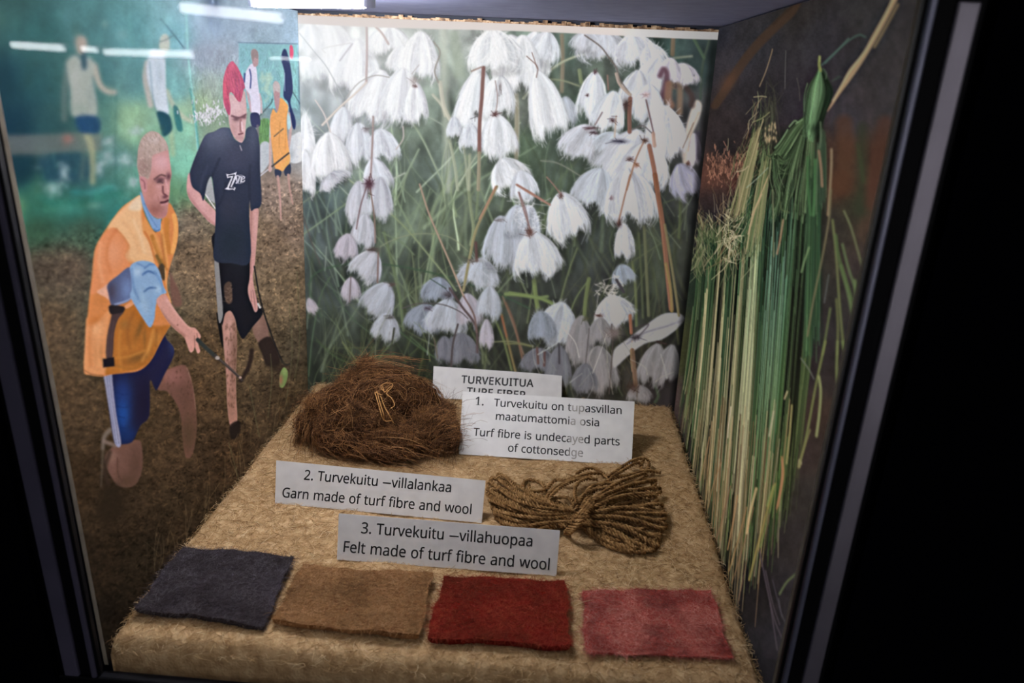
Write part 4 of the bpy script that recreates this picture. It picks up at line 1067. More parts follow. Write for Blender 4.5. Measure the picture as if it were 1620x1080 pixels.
    S.poly(z((28, 30), (362, 38), (368, 400), (25, 400)), (132, 192, 194), 1, .9, False)
    n = 260; x = r.uniform(380, 470, n); y = r.uniform(75, 170, n)
    P = np.stack([np.stack([x, y], -1), np.stack([x + r.normal(0, 3, n), y + r.uniform(4, 14, n)], -1)], 1)
    S.hairs(P, np.array([130, 196, 190]) * r.uniform(.78, 1.2, (n, 1)), .5, 1.4)
    S.line(z((24, 26), (362, 34)), 1.6, (96, 126, 148), .8)
    for k in range(40):
        cx, cy = z((r.normal(190, 18), r.normal(260, 45)))[0]; S.blob(cx, cy, 2.6, 4, (178, 216, 190), .6)
    S.poly(z((140, 480), (205, 470), (205, 610), (145, 600)), (98, 148, 82), 2, .9)
    for k in range(50):
        cx, cy = z((r.uniform(145, 205), r.uniform(480, 600)))[0]; S.line([(cx, cy), (cx + r.normal(0, 1), cy - 8)], 1.1, np.array([110, 165, 85]) * r.uniform(.6, 1.2), .6)
    S.poly(z((150, 610), (200, 598), (212, 690), (150, 770)), (186, 194, 196), 1.6); S.poly(z((315, 585), (345, 548), (388, 545), (392, 690), (320, 705)), (202, 206, 206), 1.6); S.blob(*z((330, 660))[0], 5, 8, (160, 166, 164), .6)
    S.poly(z((282, 66), (302, 78), (325, 180), (336, 300), (322, 370), (352, 470), (345, 522), (325, 480), (310, 372), (282, 330), (290, 210), (270, 120)), (48, 58, 98), 1.2)
    S.poly(z((318, 48), (332, 44), (340, 80), (334, 118), (320, 112)), (226, 84, 116), 1.1); S.line(z((288, 200), (290, 300)), 1.4, (150, 170, 200), .8)
    S.line(z((330, 300), (380, 380)), 1.5, (60, 80, 90), .7); S.line(z((140, 450), (205, 380), (220, 350)), 2, (70, 90, 90), .7)
    S.line(z((68, 250), (82, 330), (100, 415)), 4.2, (202, 168, 170), 1, .9); S.line(z((146, 320), (155, 360), (158, 425)), 3, (206, 184, 182), 1, .9)
    S.poly(z((98, 148), (66, 200), (62, 280), (92, 330), (104, 440), (146, 440), (150, 370), (136, 250), (126, 165)), (226, 222, 236), 1.1)
    S.line(z((90, 180), (97, 220), (94, 284)), 2.2, (70, 80, 140), .9); S.line(z((62, 205), (58, 250)), 3, (66, 76, 130), .9)
    S.poly(z((98, 80), (118, 62), (138, 90), (138, 150), (120, 165), (108, 150)), (186, 150, 148), 1.1); S.poly(z((98, 90), (112, 64), (136, 78), (136, 118), (118, 112), (108, 135)), (152, 134, 128), 1)
    S.poly(z((95, 432), (142, 432), (148, 500), (104, 505)), (54, 58, 88), 1.1); S.line(z((135, 500), (138, 560)), 4, (120, 110, 120), .7)
    S.line(z((215, 440), (208, 560), (208, 740)), 4, (206, 172, 158), 1, .9); S.line(z((312, 430), (322, 520), (308, 640)), 4.6, (196, 162, 152), 1, .9)
    S.poly(z((300, 430), (318, 440), (326, 500), (308, 520)), (176, 206, 206), 1); S.poly(z((205, 500), (214, 498), (212, 560), (204, 560)), (176, 206, 206), 1)
    S.poly(z((262, 342), (300, 372), (310, 400), (300, 470), (308, 600), (320, 700), (282, 756), (236, 742), (220, 650), (206, 490), (222, 405), (245, 425)), (240, 164, 84), 1.2)
    S.line(z((230, 560), (248, 545), (280, 518)), 2, (110, 90, 70), .85); S.line(z((262, 480), (258, 620)), 1.6, (206, 132, 60), .6); S.line(z((300, 420), (292, 640)), 2, (214, 140, 70), .6)
    S.poly(z((225, 262), (246, 248), (262, 280), (260, 370), (246, 420), (232, 370)), (184, 144, 144), 1.1); S.poly(z((222, 268), (240, 246), (262, 268), (260, 310), (236, 300), (228, 320)), (196, 184, 178), 1)
    S.poly(z((234, 748), (270, 758), (262, 792), (238, 792)), (58, 62, 78), 1); S.poly(z((286, 752), (320, 716), (324, 768), (296, 786)), (58, 62, 78), 1)
    S.line(z((250, 790), (262, 900), (268, 1030)), 4.5, (194, 152, 138), .9, 1, w1=2.4); S.line(z((310, 780), (318, 860), (336, 945)), 4.2, (186, 146, 132), .9, 1, w1=2)
    S.line(z((312, 656), (250, 705), (200, 745)), 2.6, (78, 70, 64), 1); S.line(z((200, 745), (150, 785)), 2, (196, 200, 206), .9); S.blob(*z((206, 745))[0], 3, 5, (204, 168, 156), 1, hard=3)
    # man with the red crest
    z = zoomed(320, 380, 3.375)
    S.poly(z((270, 440), (320, 398), (346, 450), (362, 525), (400, 600), (404, 655), (345, 664), (312, 565), (275, 505)), (124, 94, 80), 1.6)
    S.poly(z((300, 545), (362, 515), (404, 600), (410, 660), (345, 668), (318, 600)), (42, 34, 30), 2, .92); S.blob(*z((300, 455))[0], 6, 14, (150, 116, 100), .6)
    S.poly(z((330, 650), (410, 650), (440, 690), (380, 700)), (48, 40, 32), 4, .6)
    leg = S.poly(z((104, 425), (122, 388), (150, 376), (172, 394), (182, 470), (185, 560), (180, 700), (182, 850), (187, 960), (168, 985), (150, 990), (135, 900), (126, 700), (112, 545)), (176, 130, 114), 1.2)
    S.blob(*z((150, 480))[0], 7, 24, (206, 156, 142), .8, clip=leg); S.blob(*z((175, 620))[0], 8, 60, (122, 90, 72), .8, clip=leg); S.blob(*z((150, 900))[0], 16, 40, (146, 106, 86), .7, clip=leg)
    for k in range(80):
        cx, cy = z((r.uniform(125, 185), r.uniform(440, 900)))[0]; S.blob(cx, cy, r.uniform(.8, 2), r.uniform(1.5, 4), (98, 68, 52), .5, clip=leg)
    S.poly(z((148, 988), (180, 965), (204, 975), (196, 1040), (160, 1062), (146, 1030)), (34, 28, 25), 2, .9)
    S.poly(z((64, -40), (64, 95), (100, 440), (122, 392), (150, 376), (176, 420), (190, 480), (214, 526), (238, 505), (270, 460), (322, 392), (300, 330), (256, 200), (254, -40)), (29, 29, 34), 1.2)
    S.poly(z((75, 390), (100, 430), (112, 560), (98, 540)), (30, 28, 28), 1.4)
    S.poly(z((64, 92), (86, 100), (100, 240), (112, 385), (90, 440), (76, 300)), (132, 132, 128), 1); S.line(z((88, 100), (102, 250), (112, 390)), 1, (20, 20, 22), .7)
    S.poly(z((118, 238), (148, 222), (160, 280), (158, 330), (132, 336), (118, 290)), (84, 66, 52), 1.6, .9)
    for k in range(24):
        cx, cy = z((r.uniform(122, 156), r.uniform(235, 330)))[0]; S.line([(cx, cy), (cx + r.normal(0, 3), cy + r.normal(0, 3))], 1, (126, 104, 84), .5)
    S.blob(*z((190, 60))[0], 16, 30, (44, 54, 60), .5)
    z = zoomed(280, 200, 4.91)
    S.poly(z((262, 392), (284, 500), (300, 600), (215, 520), (235, 430)), (158, 162, 160), 1.2); S.line(z((216, 520), (250, 570), (300, 640)), 1.9, (222, 216, 212), 1)
    arm = S.poly(z((100, 360), (76, 440), (80, 520), (110, 585), (180, 665), (250, 742), (325, 790), (350, 850), (375, 900), (392, 945), (415, 976), (426, 945), (420, 868), (440, 884), (446, 855), (420, 768), (395, 730), (345, 716), (285, 640), (215, 570), (180, 500)), (206, 152, 146), 1.2)
    S.line(z((85, 520), (180, 660), (320, 790)), 4, (166, 114, 104), .6, 1.8, clip=arm); S.line(z((390, 800), (405, 900), (415, 970)), 1, (140, 92, 84), .7, clip=arm); S.line(z((420, 800), (430, 860)), 1, (150, 100, 92), .7, clip=arm); S.blob(*z((200, 590))[0], 12, 6, (224, 172, 164), .6, .7, clip=arm)
    rarm = S.poly(z((570, 640), (630, 635), (632, 720), (618, 900), (604, 1080), (590, 1150), (600, 1250), (622, 1350), (628, 1420), (605, 1440), (580, 1380), (560, 1330), (550, 1260), (566, 1150), (566, 900)), (192, 142, 132), 1.2)
    S.line(z((578, 660), (572, 900), (570, 1140)), 3, (150, 104, 96), .6, 1.5, clip=rarm); S.blob(*z((610, 760))[0], 4, 30, (214, 166, 156), .6, clip=rarm)
    for q in ([(590, 1270), (600, 1340), (608, 1420)], [(575, 1280), (580, 1360)], [(605, 1260), (618, 1340)]): S.line(z(*q), 1, (140, 94, 86), .7, clip=rarm)
    shirt = S.poly(z((415, 20), (350, 10), (290, 40), (220, 70), (160, 190), (106, 330), (100, 385), (120, 470), (180, 520), (206, 575), (236, 440), (268, 390), (285, 500), (300, 640), (298, 760), (290, 900), (292, 1040), (420, 1060), (566, 1050), (560, 700), (566, 575), (574, 652), (602, 640), (656, 598), (646, 350), (642, 150), (622, 40), (590, 0), (540, 20), (525, 100), (482, 120), (440, 90)), (46, 52, 68), 1.3)
    S.blob(*z((330, 60))[0], 40, 34, (98, 106, 124), .8, clip=shirt); S.blob(*z((590, 80))[0], 13, 34, (82, 90, 108), .7, clip=shirt); S.blob(*z((460, 240))[0], 30, 36, (66, 68, 86), .7, clip=shirt); S.blob(*z((430, 900))[0], 34, 44, (36, 46, 54), .8, clip=shirt)
    S.blob(*z((400, 630))[0], 18, 24, (56, 58, 70), .5, clip=shirt); S.line(z((268, 400), (300, 320), (330, 250)), 3, (34, 38, 52), .6, 2, clip=shirt); S.line(z((566, 580), (560, 420), (570, 300)), 3, (36, 40, 54), .6, 2, clip=shirt)
    S.line(z((300, 640), (350, 560), (380, 440)), 3, (36, 40, 52), .5, 2, clip=shirt); S.line(z((180, 500), (200, 400), (240, 300)), 4, (60, 66, 84), .5, 2, clip=shirt)
    S.line(z((490, 150), (502, 184)), 1.8, (168, 164, 168), .9)
    # lettering on the shirt
    wc = (214, 214, 220); dc = (40, 44, 58)
    S.poly(z((382, 368), (408, 372), (440, 364), (464, 352), (456, 382), (470, 376), (462, 400), (424, 470), (456, 474), (446, 498), (436, 488), (400, 492), (372, 486), (392, 470), (398, 450), (424, 396), (404, 396), (392, 402)), wc, .7, 1, False)
    S.line(z((400, 384), (446, 376), (408, 476), (440, 478)), 1.9, dc, 1, .5, smooth=False)
    S.line(z((462, 396), (466, 430), (460, 440)), 1.7, wc, .95, .5); S.line(z((474, 384), (490, 392), (484, 408), (474, 436), (480, 400), (494, 388), (500, 396), (494, 432), (502, 428)), 1.4, wc, .95, .5)
    S.line(z((505, 410), (524, 402), (518, 388), (506, 396), (502, 420), (512, 430), (526, 418)), 1.4, wc, .95, .5); S.line(z((468, 380), (500, 378), (528, 392)), 1, wc, .6, .5); S.line(z((456, 438), (490, 442), (524, 428)), 1, wc, .6, .5)
    z = zoomed(285, 85, 7.2)
    face = S.poly(z((545, 540), (560, 470), (600, 470), (680, 520), (728, 420), (746, 480), (757, 650), (748, 800), (737, 920), (712, 1000), (682, 1008), (625, 962), (575, 862), (552, 730)), (216, 172, 166), 1.1)
    S.blob(*z((700, 960))[0], 7, 8, (178, 132, 128), .7, clip=face); S.blob(*z((610, 860))[0], 8, 16, (186, 138, 130), .7, clip=face); S.blob(*z((640, 600))[0], 10, 10, (228, 188, 184), .7, clip=face)
    S.line(z((590, 708), (650, 728), (700, 722), (748, 692)), 3.2, (122, 82, 84), .95, 1.2, clip=face); S.blob(*z((640, 745))[0], 6.5, 3.8, (112, 74, 76), .95, clip=face); S.blob(*z((728, 722))[0], 4.5, 3.4, (116, 78, 80), .95, clip=face)
    S.line(z((690, 740), (686, 840), (692, 884)), 3.4, (156, 104, 102), .85, 1.2, clip=face); S.line(z((700, 780), (708, 868)), 2.2, (240, 206, 202), .9, .9, clip=face); S.line(z((668, 918), (712, 906)), 2.4, (124, 72, 76), .95, .9, clip=face); S.blob(*z((650, 960))[0], 6, 3, (170, 124, 120), .5, clip=face)
    S.poly(z((490, 520), (502, 540), (520, 600), (508, 626), (494, 590)), (224, 188, 190), .8)
    hair = S.poly(z((592, 84), (552, 120), (516, 200), (492, 300), (488, 420), (498, 560), (540, 680), (566, 692), (572, 600), (556, 490), (570, 440), (600, 452), (645, 520), (682, 548), (702, 500), (724, 405), (738, 385), (712, 280), (662, 170), (622, 110)), (196, 74, 104), 1.1)
    S.blob(*z((520, 340))[0], 6, 34, (238, 92, 108), .8, .05, clip=hair); S.blob(*z((680, 330))[0], 9, 24, (166, 74, 110), .7, clip=hair); S.blob(*z((600, 130))[0], 8, 9, (236, 110, 130), .7, clip=hair); S.blob(*z((545, 620))[0], 4, 12, (168, 80, 104), .7, clip=hair)
    n = 160; u = r.random(n); x = 500 + r.uniform(0, 220, n); y = 110 + r.uniform(0, 420, n)
    q = np.array(z(*zip(x, y))); S.hairs(np.stack([q, q + np.stack([r.normal(1.5, 1.5, n), r.uniform(5, 12, n)], -1)], 1), np.array([226, 96, 118]) * r.uniform(.68, 1.12, (n, 1)), .6, 1, clip=hair)
    # his stick, the ball and the near blade
    z = zoomed(320, 380, 3.375)
    S.line(z((278, 140), (300, 270), (332, 395), (388, 555), (428, 648)), 2.4, (38, 36, 36), .95, .8); S.line(z((298, 340), (308, 358)), 3.4, (214, 210, 204), .9); S.line(z((424, 646), (445, 664), (466, 660)), 3, (52, 52, 44), .9)
    ball = S.poly(z((424, 690), (440, 678), (456, 700), (454, 742), (434, 784), (414, 780), (412, 730)), (112, 140, 78), 1.1); S.blob(*z((418, 745))[0], 4, 9, (154, 98, 78), .8, clip=ball); S.blob(*z((442, 700))[0], 4, 5, (140, 168, 98), .8, clip=ball)
    S.line(z((206, 748), (236, 700), (258, 640), (264, 588)), 6, (46, 36, 31), .9, 1.6, w1=7)
    # man in the orange bib
    z = zoomed(120, 290, 5.143); zl = zoomed(120, 430, 5.143); zk = zoomed(140, 580, 4.5); zh = zoomed(200, 195, 6)
    S.poly(z((765, 730), (800, 790), (838, 870), (862, 985), (800, 1000), (770, 900)), (118, 82, 68), 2.4, .9)
    lg = S.poly(zk((480, 60), (560, 20), (690, -10), (740, 130), (765, 300), (768, 460), (740, 620), (690, 640), (670, 480), (662, 380), (630, 270), (560, 175), (490, 160)), (114, 78, 64), 1.8, .95)
    S.blob(*zk((600, 60))[0], 22, 16, (150, 98, 86), .8, clip=lg); S.blob(*zk((690, 220))[0], 14, 20, (96, 66, 52), .7, clip=lg); S.blob(*zk((715, 480))[0], 20, 34, (84, 64, 44), .95, clip=lg); S.line(zk((700, 10), (742, 130), (764, 300)), 1.4, (176, 140, 112), .5, clip=lg)
    for k in range(60):
        cx, cy = zk((r.uniform(520, 760), r.uniform(0, 500)))[0]; S.blob(cx, cy, r.uniform(.8, 2), r.uniform(1, 3), (84, 58, 44), .5, clip=lg)
    kn = S.poly(zk((215, 545), (150, 590), (118, 640), (122, 700), (160, 780), (220, 850), (330, 840), (382, 720), (378, 560), (345, 520)), (116, 82, 67), 1.8)
    S.blob(*zk((340, 700))[0], 14, 34, (90, 64, 50), .8, clip=kn); S.blob(*zk((170, 640))[0], 9, 12, (140, 104, 88), .7, clip=kn); S.blob(*zk((270, 820))[0], 20, 14, (84, 62, 44), .8, clip=kn); S.line(zk((205, 650), (210, 760), (240, 820)), 2.4, (88, 60, 48), .7, clip=kn)
    S.poly(zk((100, 860), (200, 840), (240, 930), (230, 1080), (60, 1080)), (44, 35, 24), 9, .8); S.line(zk((150, 610), (118, 720), (140, 830)), 7, (62, 48, 36), .8, 2.5)
    S.line(zk((152, 450), (112, 500), (102, 580)), 8, (124, 112, 100), .85, 2, w1=5); S.line(zk((102, 570), (98, 700), (90, 850)), 4, (104, 94, 78), .6, 1.8, w1=2); S.line(zk((110, 530), (190, 560)), 6, (126, 108, 96), .9, 1.8)
    sh = S.poly(zk((100, -10), (116, 60), (128, 160), (158, 400), (188, 545), (235, 552), (312, 532), (368, 420), (432, 345), (438, 100), (470, 155), (490, 160), (548, 40), (600, -60), (608, -130), (560, -190), (510, -230), (300, -30)), (34, 34, 62), 1.4)
    S.blob(*zk((245, 330))[0], 14, 40, (30, 78, 158), .95, clip=sh); S.blob(*zk((240, 180))[0], 16, 22, (36, 60, 122), .7, clip=sh); S.blob(*zk((390, 240))[0], 14, 50, (32, 28, 46), .8, clip=sh); S.blob(*zk((280, 480))[0], 16, 12, (26, 52, 106), .8, clip=sh); S.blob(*zl((790, 560))[0], 8, 22, (50, 66, 112), .7, clip=sh)
    for q in ([(200, 280), (260, 290), (310, 270)], [(200, 350), (260, 365)], [(205, 180), (250, 200), (300, 190)], [(220, 430), (270, 440)]): S.line(zk(*q), 1.6, (24, 46, 100), .6, 1, clip=sh)
    S.poly(zk((108, 30), (160, 18), (172, 120), (196, 330), (232, 548), (188, 546), (152, 330), (122, 150)), (150, 154, 180), 1)
    for o in (-14, 4): S.line(zk((140 + o, 30), (160 + o, 200), (212 + o, 545)), 1, (96, 98, 130), .75, .6)
    vest = S.poly(z((530, 95), (450, 140), (370, 200), (300, 290), (220, 410), (165, 510), (145, 600), (130, 760), (112, 900), (95, 1080)) + zl((84, 390), (74, 600), (66, 810), (120, 838), (215, 850), (300, 832), (400, 822), (500, 808), (570, 765), (630, 690), (690, 570), (748, 468), (772, 420), (776, 250)) + z((742, 850), (755, 720), (790, 600), (820, 500), (833, 400), (828, 300), (800, 220), (752, 160), (700, 300), (650, 400), (580, 300), (540, 180)), (214, 130, 66), 1.3)
    S.poly(z((530, 95), (440, 150), (300, 290), (262, 372), (330, 368), (432, 500), (402, 580), (440, 640), (650, 650), (612, 500), (552, 395), (532, 240)), (232, 182, 126), 3, .95, clip=vest)
    S.poly(z((536, 110), (490, 120), (430, 190), (440, 215), (530, 215)), (228, 206, 172), 3, .8, clip=vest); S.poly(z((560, 280), (600, 320), (650, 400), (720, 640), (660, 640), (600, 480), (545, 390)), (222, 150, 78), 3, .8, clip=vest)
    S.poly(z((325, 374), (262, 380), (160, 510), (140, 760), (120, 900), (210, 860), (432, 690), (400, 590), (424, 505)), (224, 138, 84), 2.5, .9, clip=vest); S.line(z((325, 374), (385, 430), (432, 505)), 1.6, (196, 118, 66), .6, 1.4, clip=vest); S.blob(*z((300, 560))[0], 16, 24, (230, 158, 112), .6, clip=vest)
    for q, wd, c in (([(560, 395), (600, 470), (650, 640)], 3.4, (200, 116, 52)), ([(620, 430), (660, 540), (730, 700)], 6, (176, 114, 40)), ([(740, 300), (740, 440), (760, 560)], 8, (194, 122, 46)), ([(800, 260), (815, 380), (790, 560)], 7, (234, 164, 82)), ([(690, 340), (720, 500), (745, 680)], 4, (232, 160, 80)), ([(660, 590), (690, 660), (720, 760)], 6, (124, 92, 44))):
        S.line(z(*q), wd, c, .9, 1.6, clip=vest)
    S.poly(z((665, 700), (700, 650), (728, 690), (724, 780), (700, 780)), (74, 62, 48), 1.8, .9, clip=vest); S.line(z((728, 690), (738, 820), (770, 960)), 2.4, (226, 164, 96), .9, 1, clip=vest)
    S.poly(zl((300, 330), (460, 250), (560, 380), (640, 440), (760, 440), (690, 570), (630, 690), (560, 770), (300, 832), (240, 830), (250, 700), (300, 480)), (176, 104, 34), 3, .95, clip=vest)
    for bx, by, rx, ry, c, al, an in ((520, 460, 26, 110, (120, 84, 38), .75, .35), (500, 700, 110, 40, (122, 84, 38), .75, -.35), (400, 430, 50, 40, (150, 104, 48), .6, 0), (560, 540, 14, 90, (128, 90, 40), .6, 0), (420, 620, 100, 30, (198, 122, 42), .6, -.2), (660, 540, 40, 60, (196, 132, 56), .6, 0), (400, 780, 120, 24, (190, 116, 40), .7, 0), (600, 600, 16, 80, (214, 150, 66), .6, .2)):
        cx, cy = zl((bx, by))[0]; S.blob(cx, cy, rx / 5.1, ry / 5.1, c, al, an, clip=vest)
    S.poly(zl((84, 390), (110, 420), (200, 370), (280, 320), (250, 520), (235, 830), (66, 815)), (228, 156, 98), 3, .7, clip=vest); S.blob(*zl((150, 400))[0], 14, 6, (196, 108, 40), .8, -.5, clip=vest); S.blob(*zl((190, 660))[0], 8, 14, (186, 120, 62), .7, clip=vest); S.blob(*zl((160, 470))[0], 12, 10, (240, 176, 122), .6, clip=vest); S.blob(*zl((200, 230))[0], 14, 10, (200, 120, 56), .6, clip=vest)
    for q, wd, c in (([(330, 380), (270, 470), (250, 600), (280, 720)], 5, (206, 116, 62)), ([(200, 480), (190, 640), (220, 800)], 5, (238, 166, 116)), ([(430, 520), (420, 600), (470, 650)], 4, (206, 130, 72)), ([(470, 300), (520, 420), (560, 560)], 4, (240, 202, 154)), ([(380, 300), (470, 420), (520, 560)], 5, (224, 166, 108)), ([(700, 420), (712, 560), (735, 690)], 4, (150, 92, 36)), ([(640, 470), (690, 600)], 3, (226, 150, 74))): S.line(z(*q), wd, c, .55, 2.4, clip=vest)
    for q, wd, c in (([(130, 420), (110, 560), (120, 760)], 6, (206, 122, 60)), ([(200, 420), (180, 560), (190, 760)], 5, (238, 164, 104)), ([(470, 330), (420, 480), (440, 620)], 5, (150, 90, 36)), ([(360, 480), (350, 640), (370, 800)], 5, (204, 130, 48)), ([(630, 470), (600, 600), (540, 720)], 4, (216, 146, 62)), ([(660, 470), (650, 600)], 3, (140, 86, 34)), ([(300, 700), (420, 690), (560, 640)], 3, (212, 140, 54)), ([(320, 760), (460, 790), (560, 740)], 3, (152, 94, 36))): S.line(zl(*q), wd, c, .55, 2.2, clip=vest)
    S.line(zl((70, 800), (130, 832), (220, 842)), 2, (150, 92, 48), .8, clip=vest)
    S.poly(z((170, 884), (215, 850), (262, 825), (284, 950), (240, 925)), (226, 166, 134), 1.3)
    dk = S.poly(z((440, 682), (340, 750), (258, 822), (266, 900), (290, 995), (345, 990), (450, 940), (462, 820)), (86, 96, 128), 1.3); S.blob(*z((290, 880))[0], 9, 20, (74, 66, 80), .8, clip=dk); S.blob(*z((420, 860))[0], 12, 22, (112, 142, 190), .8, clip=dk); S.line(z((320, 985), (400, 960), (450, 935)), 3, (160, 176, 210), .7, 1, clip=dk)
    S.poly(zl((395, 275), (460, 240), (470, 265), (410, 300)), (222, 150, 100), 1.1)
    sl = S.poly(z((440, 680), (480, 642), (550, 628), (632, 650), (682, 720), (712, 830), (737, 890), (692, 908), (660, 960), (645, 1040)) + zl((644, 340), (636, 395), (602, 452), (545, 375), (470, 255), (440, 190)) + z((455, 860), (450, 760)), (132, 170, 206), 1.2)
    for q, wd, c in (([(545, 740), (590, 715), (650, 735)], 3.6, (64, 104, 160)), ([(560, 690), (600, 660), (640, 660)], 2.6, (84, 124, 176)), ([(555, 880), (600, 850), (650, 850)], 3, (62, 100, 152)), ([(500, 650), (560, 680)], 2, (90, 124, 170)), ([(640, 720), (690, 800), (710, 880)], 4, (108, 148, 190)), ([(455, 700), (470, 840), (520, 960)], 4, (104, 142, 186))):
        S.line(z(*q), wd, c, .8, 1.3, clip=sl)
    S.blob(*z((500, 720))[0], 8, 8, (176, 204, 226), .7, clip=sl); S.blob(*z((670, 860))[0], 6, 8, (164, 194, 216), .7, clip=sl); S.blob(*zl((560, 300))[0], 8, 16, (150, 184, 210), .6, clip=sl); S.blob(*z((540, 940))[0], 6, 20, (152, 188, 214), .5, clip=sl)
    S.poly(zl((275, 272), (345, 285), (390, 285), (388, 330), (345, 385), (312, 500), (298, 690), (246, 690), (254, 520), (290, 350), (275, 330)), (78, 58, 54), 1.1); S.poly(zl((275, 272), (390, 282), (385, 325), (300, 345), (275, 330)), (46, 38, 38), 1.2)
    for o in (-12, 10): S.line(zl((300 + o, 400), (280 + o, 520), (270 + o, 690)), 1.1, (120, 88, 74), .6)
    S.poly(zl((218, 706), (312, 692), (316, 768), (222, 778)), (36, 29, 31), 1.1, 1, False)
    a1 = S.poly(zl((655, 240), (672, 205), (722, 180), (745, 200), (770, 250), (830, 340), (900, 425), (935, 450), (968, 455), (1000, 490), (1017, 525), (1005, 548), (990, 545), (1000, 600), (1012, 645), (990, 662), (968, 612), (958, 640), (935, 655), (918, 632), (900, 580), (875, 525), (800, 462), (735, 385), (690, 310)), (206, 148, 132), 1.1)
    S.line(zl((690, 320), (760, 410), (880, 520)), 5, (160, 106, 90), .65, 2, clip=a1); S.line(zl((740, 230), (830, 350), (930, 455)), 3, (222, 172, 156), .6, 2, clip=a1); S.line(zl((965, 520), (968, 610)), 1.2, (140, 92, 78), .8, clip=a1); S.line(zl((985, 500), (992, 545)), 1.2, (140, 92, 78), .8, clip=a1); S.blob(*zl((828, 432))[0], 1.2, 1.2, (110, 60, 50), .8)
    S.line(zl((992, 552), (1050, 610), (1140, 690)), 6.4, (54, 58, 54), 1, 1); S.line([(341, 563), (362, 581), (383, 601)], 4.6, (66, 58, 54), 1, 1, w1=3.6); S.line([(345, 566), (382, 597)], 1, (130, 118, 108), .5); S.blob(344, 566, 3.6, 3, (168, 160, 150), .9, hard=2); S.blob(380, 597, 2.2, 2, (190, 160, 140), .8, hard=2)
    head = S.poly(zh((108, 300), (116, 230), (150, 140), (220, 80), (290, 86), (340, 130), (376, 178), (396, 236), (410, 340), (424, 440), (428, 490), (416, 560), (412, 640), (406, 700), (398, 770), (390, 840), (368, 885), (320, 905), (270, 890), (220, 850), (170, 760), (150, 660), (126, 560), (120, 480), (104, 400)), (200, 142, 132), 1.1)
    S.blob(*zh((330, 370))[0], 14, 14, (222, 168, 168), .85, clip=head); S.blob(*zh((230, 640))[0], 14, 22, (186, 124, 108), .8, clip=head); S.blob(*zh((280, 820))[0], 18, 14, (148, 92, 80), .9, clip=head); S.blob(*zh((350, 860))[0], 8, 6, (180, 118, 112), .7, clip=head)
    S.blob(*zh((320, 540))[0], 9, 5.5, (96, 60, 64), 1.0, clip=head); S.blob(*zh((400, 505))[0], 4.5, 6.5, (100, 64, 68), 1.0, clip=head); S.line(zh((268, 530), (325, 490), (368, 500)), 3, (112, 74, 70), .9, 1, clip=head); S.line(zh((295, 560), (325, 556), (345, 566)), 1.6, (70, 50, 54), .8, .8, clip=head); S.blob(*zh((310, 600))[0], 6, 3, (206, 152, 146), .6, clip=head)
    S.line(zh((372, 540), (396, 640)), 3, (214, 158, 152), .8, 1.2, clip=head); S.line(zh((345, 600), (350, 660), (385, 690)), 3, (116, 68, 68), .95, 1, clip=head); S.blob(*zh((365, 700))[0], 5, 3.4, (98, 56, 60), .9, clip=head)
    S.line(zh((328, 752), (360, 748), (396, 732)), 3.6, (84, 44, 50), 1.0, 1, clip=head); S.line(zh((335, 775), (388, 765)), 2.2, (204, 142, 140), .7, 1, clip=head); S.line(zh((300, 700), (320, 790)), 2, (160, 104, 94), .6, 1.2, clip=head)
    S.poly(zh((126, 500), (165, 512), (192, 560), (192, 640), (165, 650), (140, 600)), (198, 136, 134), .9); S.line(zh((140, 530), (170, 560), (176, 620)), 2, (136, 80, 84), .8, 1)
    hr = S.poly(zh((104, 400), (108, 300), (116, 230), (150, 140), (220, 80), (290, 86), (340, 130), (376, 178), (396, 245), (362, 262), (300, 282), (246, 312), (238, 400), (226, 480), (205, 530), (165, 505), (124, 495)), (182, 158, 142), 1.2)
    S.blob(*zh((170, 420))[0], 14, 18, (146, 114, 104), .85, clip=hr); S.blob(*zh((260, 150))[0], 14, 8, (206, 186, 172), .7, clip=hr)
    n = 320; x = r.uniform(104, 396, n); y = r.uniform(80, 520, n); q = np.array(zh(*zip(x, y))); S.hairs(np.stack([q, q + np.stack([r.normal(1.4, 1.2, n), r.uniform(1.5, 5, n)], -1)], 1), np.array([190, 164, 146]) * r.uniform(.66, 1.2, (n, 1)), .6, 1, clip=hr)
    S.poly(zh((130, 655), (150, 770), (200, 900), (250, 1000), (285, 1027), (322, 1012), (326, 920), (318, 905), (290, 908), (240, 870), (190, 790), (152, 675)), (126, 160, 198), 1); S.line(zh((170, 760), (230, 890), (290, 985)), 2, (92, 126, 170), .7, 1); S.line(zh((262, 1005), (290, 1020), (320, 1005)), 2, (70, 96, 128), .6, 1)
    # stray grasses in the foreground of the print
    for k in range(46):
        x0 = r.uniform(230, 480); y0 = np.interp(x0, [170, 500], [1000, 610]) + r.uniform(-30, 20); ln = r.uniform(20, 80)
        S.line([(x0, y0), (x0 + r.normal(2, 4), y0 - ln * .5), (x0 + r.normal(4, 12), y0 - ln)], 1.1, (128, 112, 74), r.uniform(.15, .45), .6, w1=.6)
    for q in ([(452, 640), (462, 560), (458, 480)], [(466, 600), (474, 540), (470, 430)], [(424, 660), (430, 600), (428, 560)], [(410, 690), (400, 640), (395, 610)], [(378, 760), (362, 700)]): S.line(q, 1.4, (96, 100, 66), .5, .8)
    S.crisp(5, .22); S.fade(.86); S.a[..., 1] *= .985
    hz = (np.clip((360 - (S.yy + S.y0)) / 360, 0, 1) * .17)[..., None]; S.a = (S.a + hz * (np.array([146, 172, 186]) - S.a)).astype(np.float32)  # veil of haze from the glass painted over the upper print
    S.shade(.03 * S.noise(1.6) + .03 * S.noise(2.6, 2.2))
    S.blur(1, np.clip((330 - S.xx - S.x0) / 500, 0, .35))
    return S

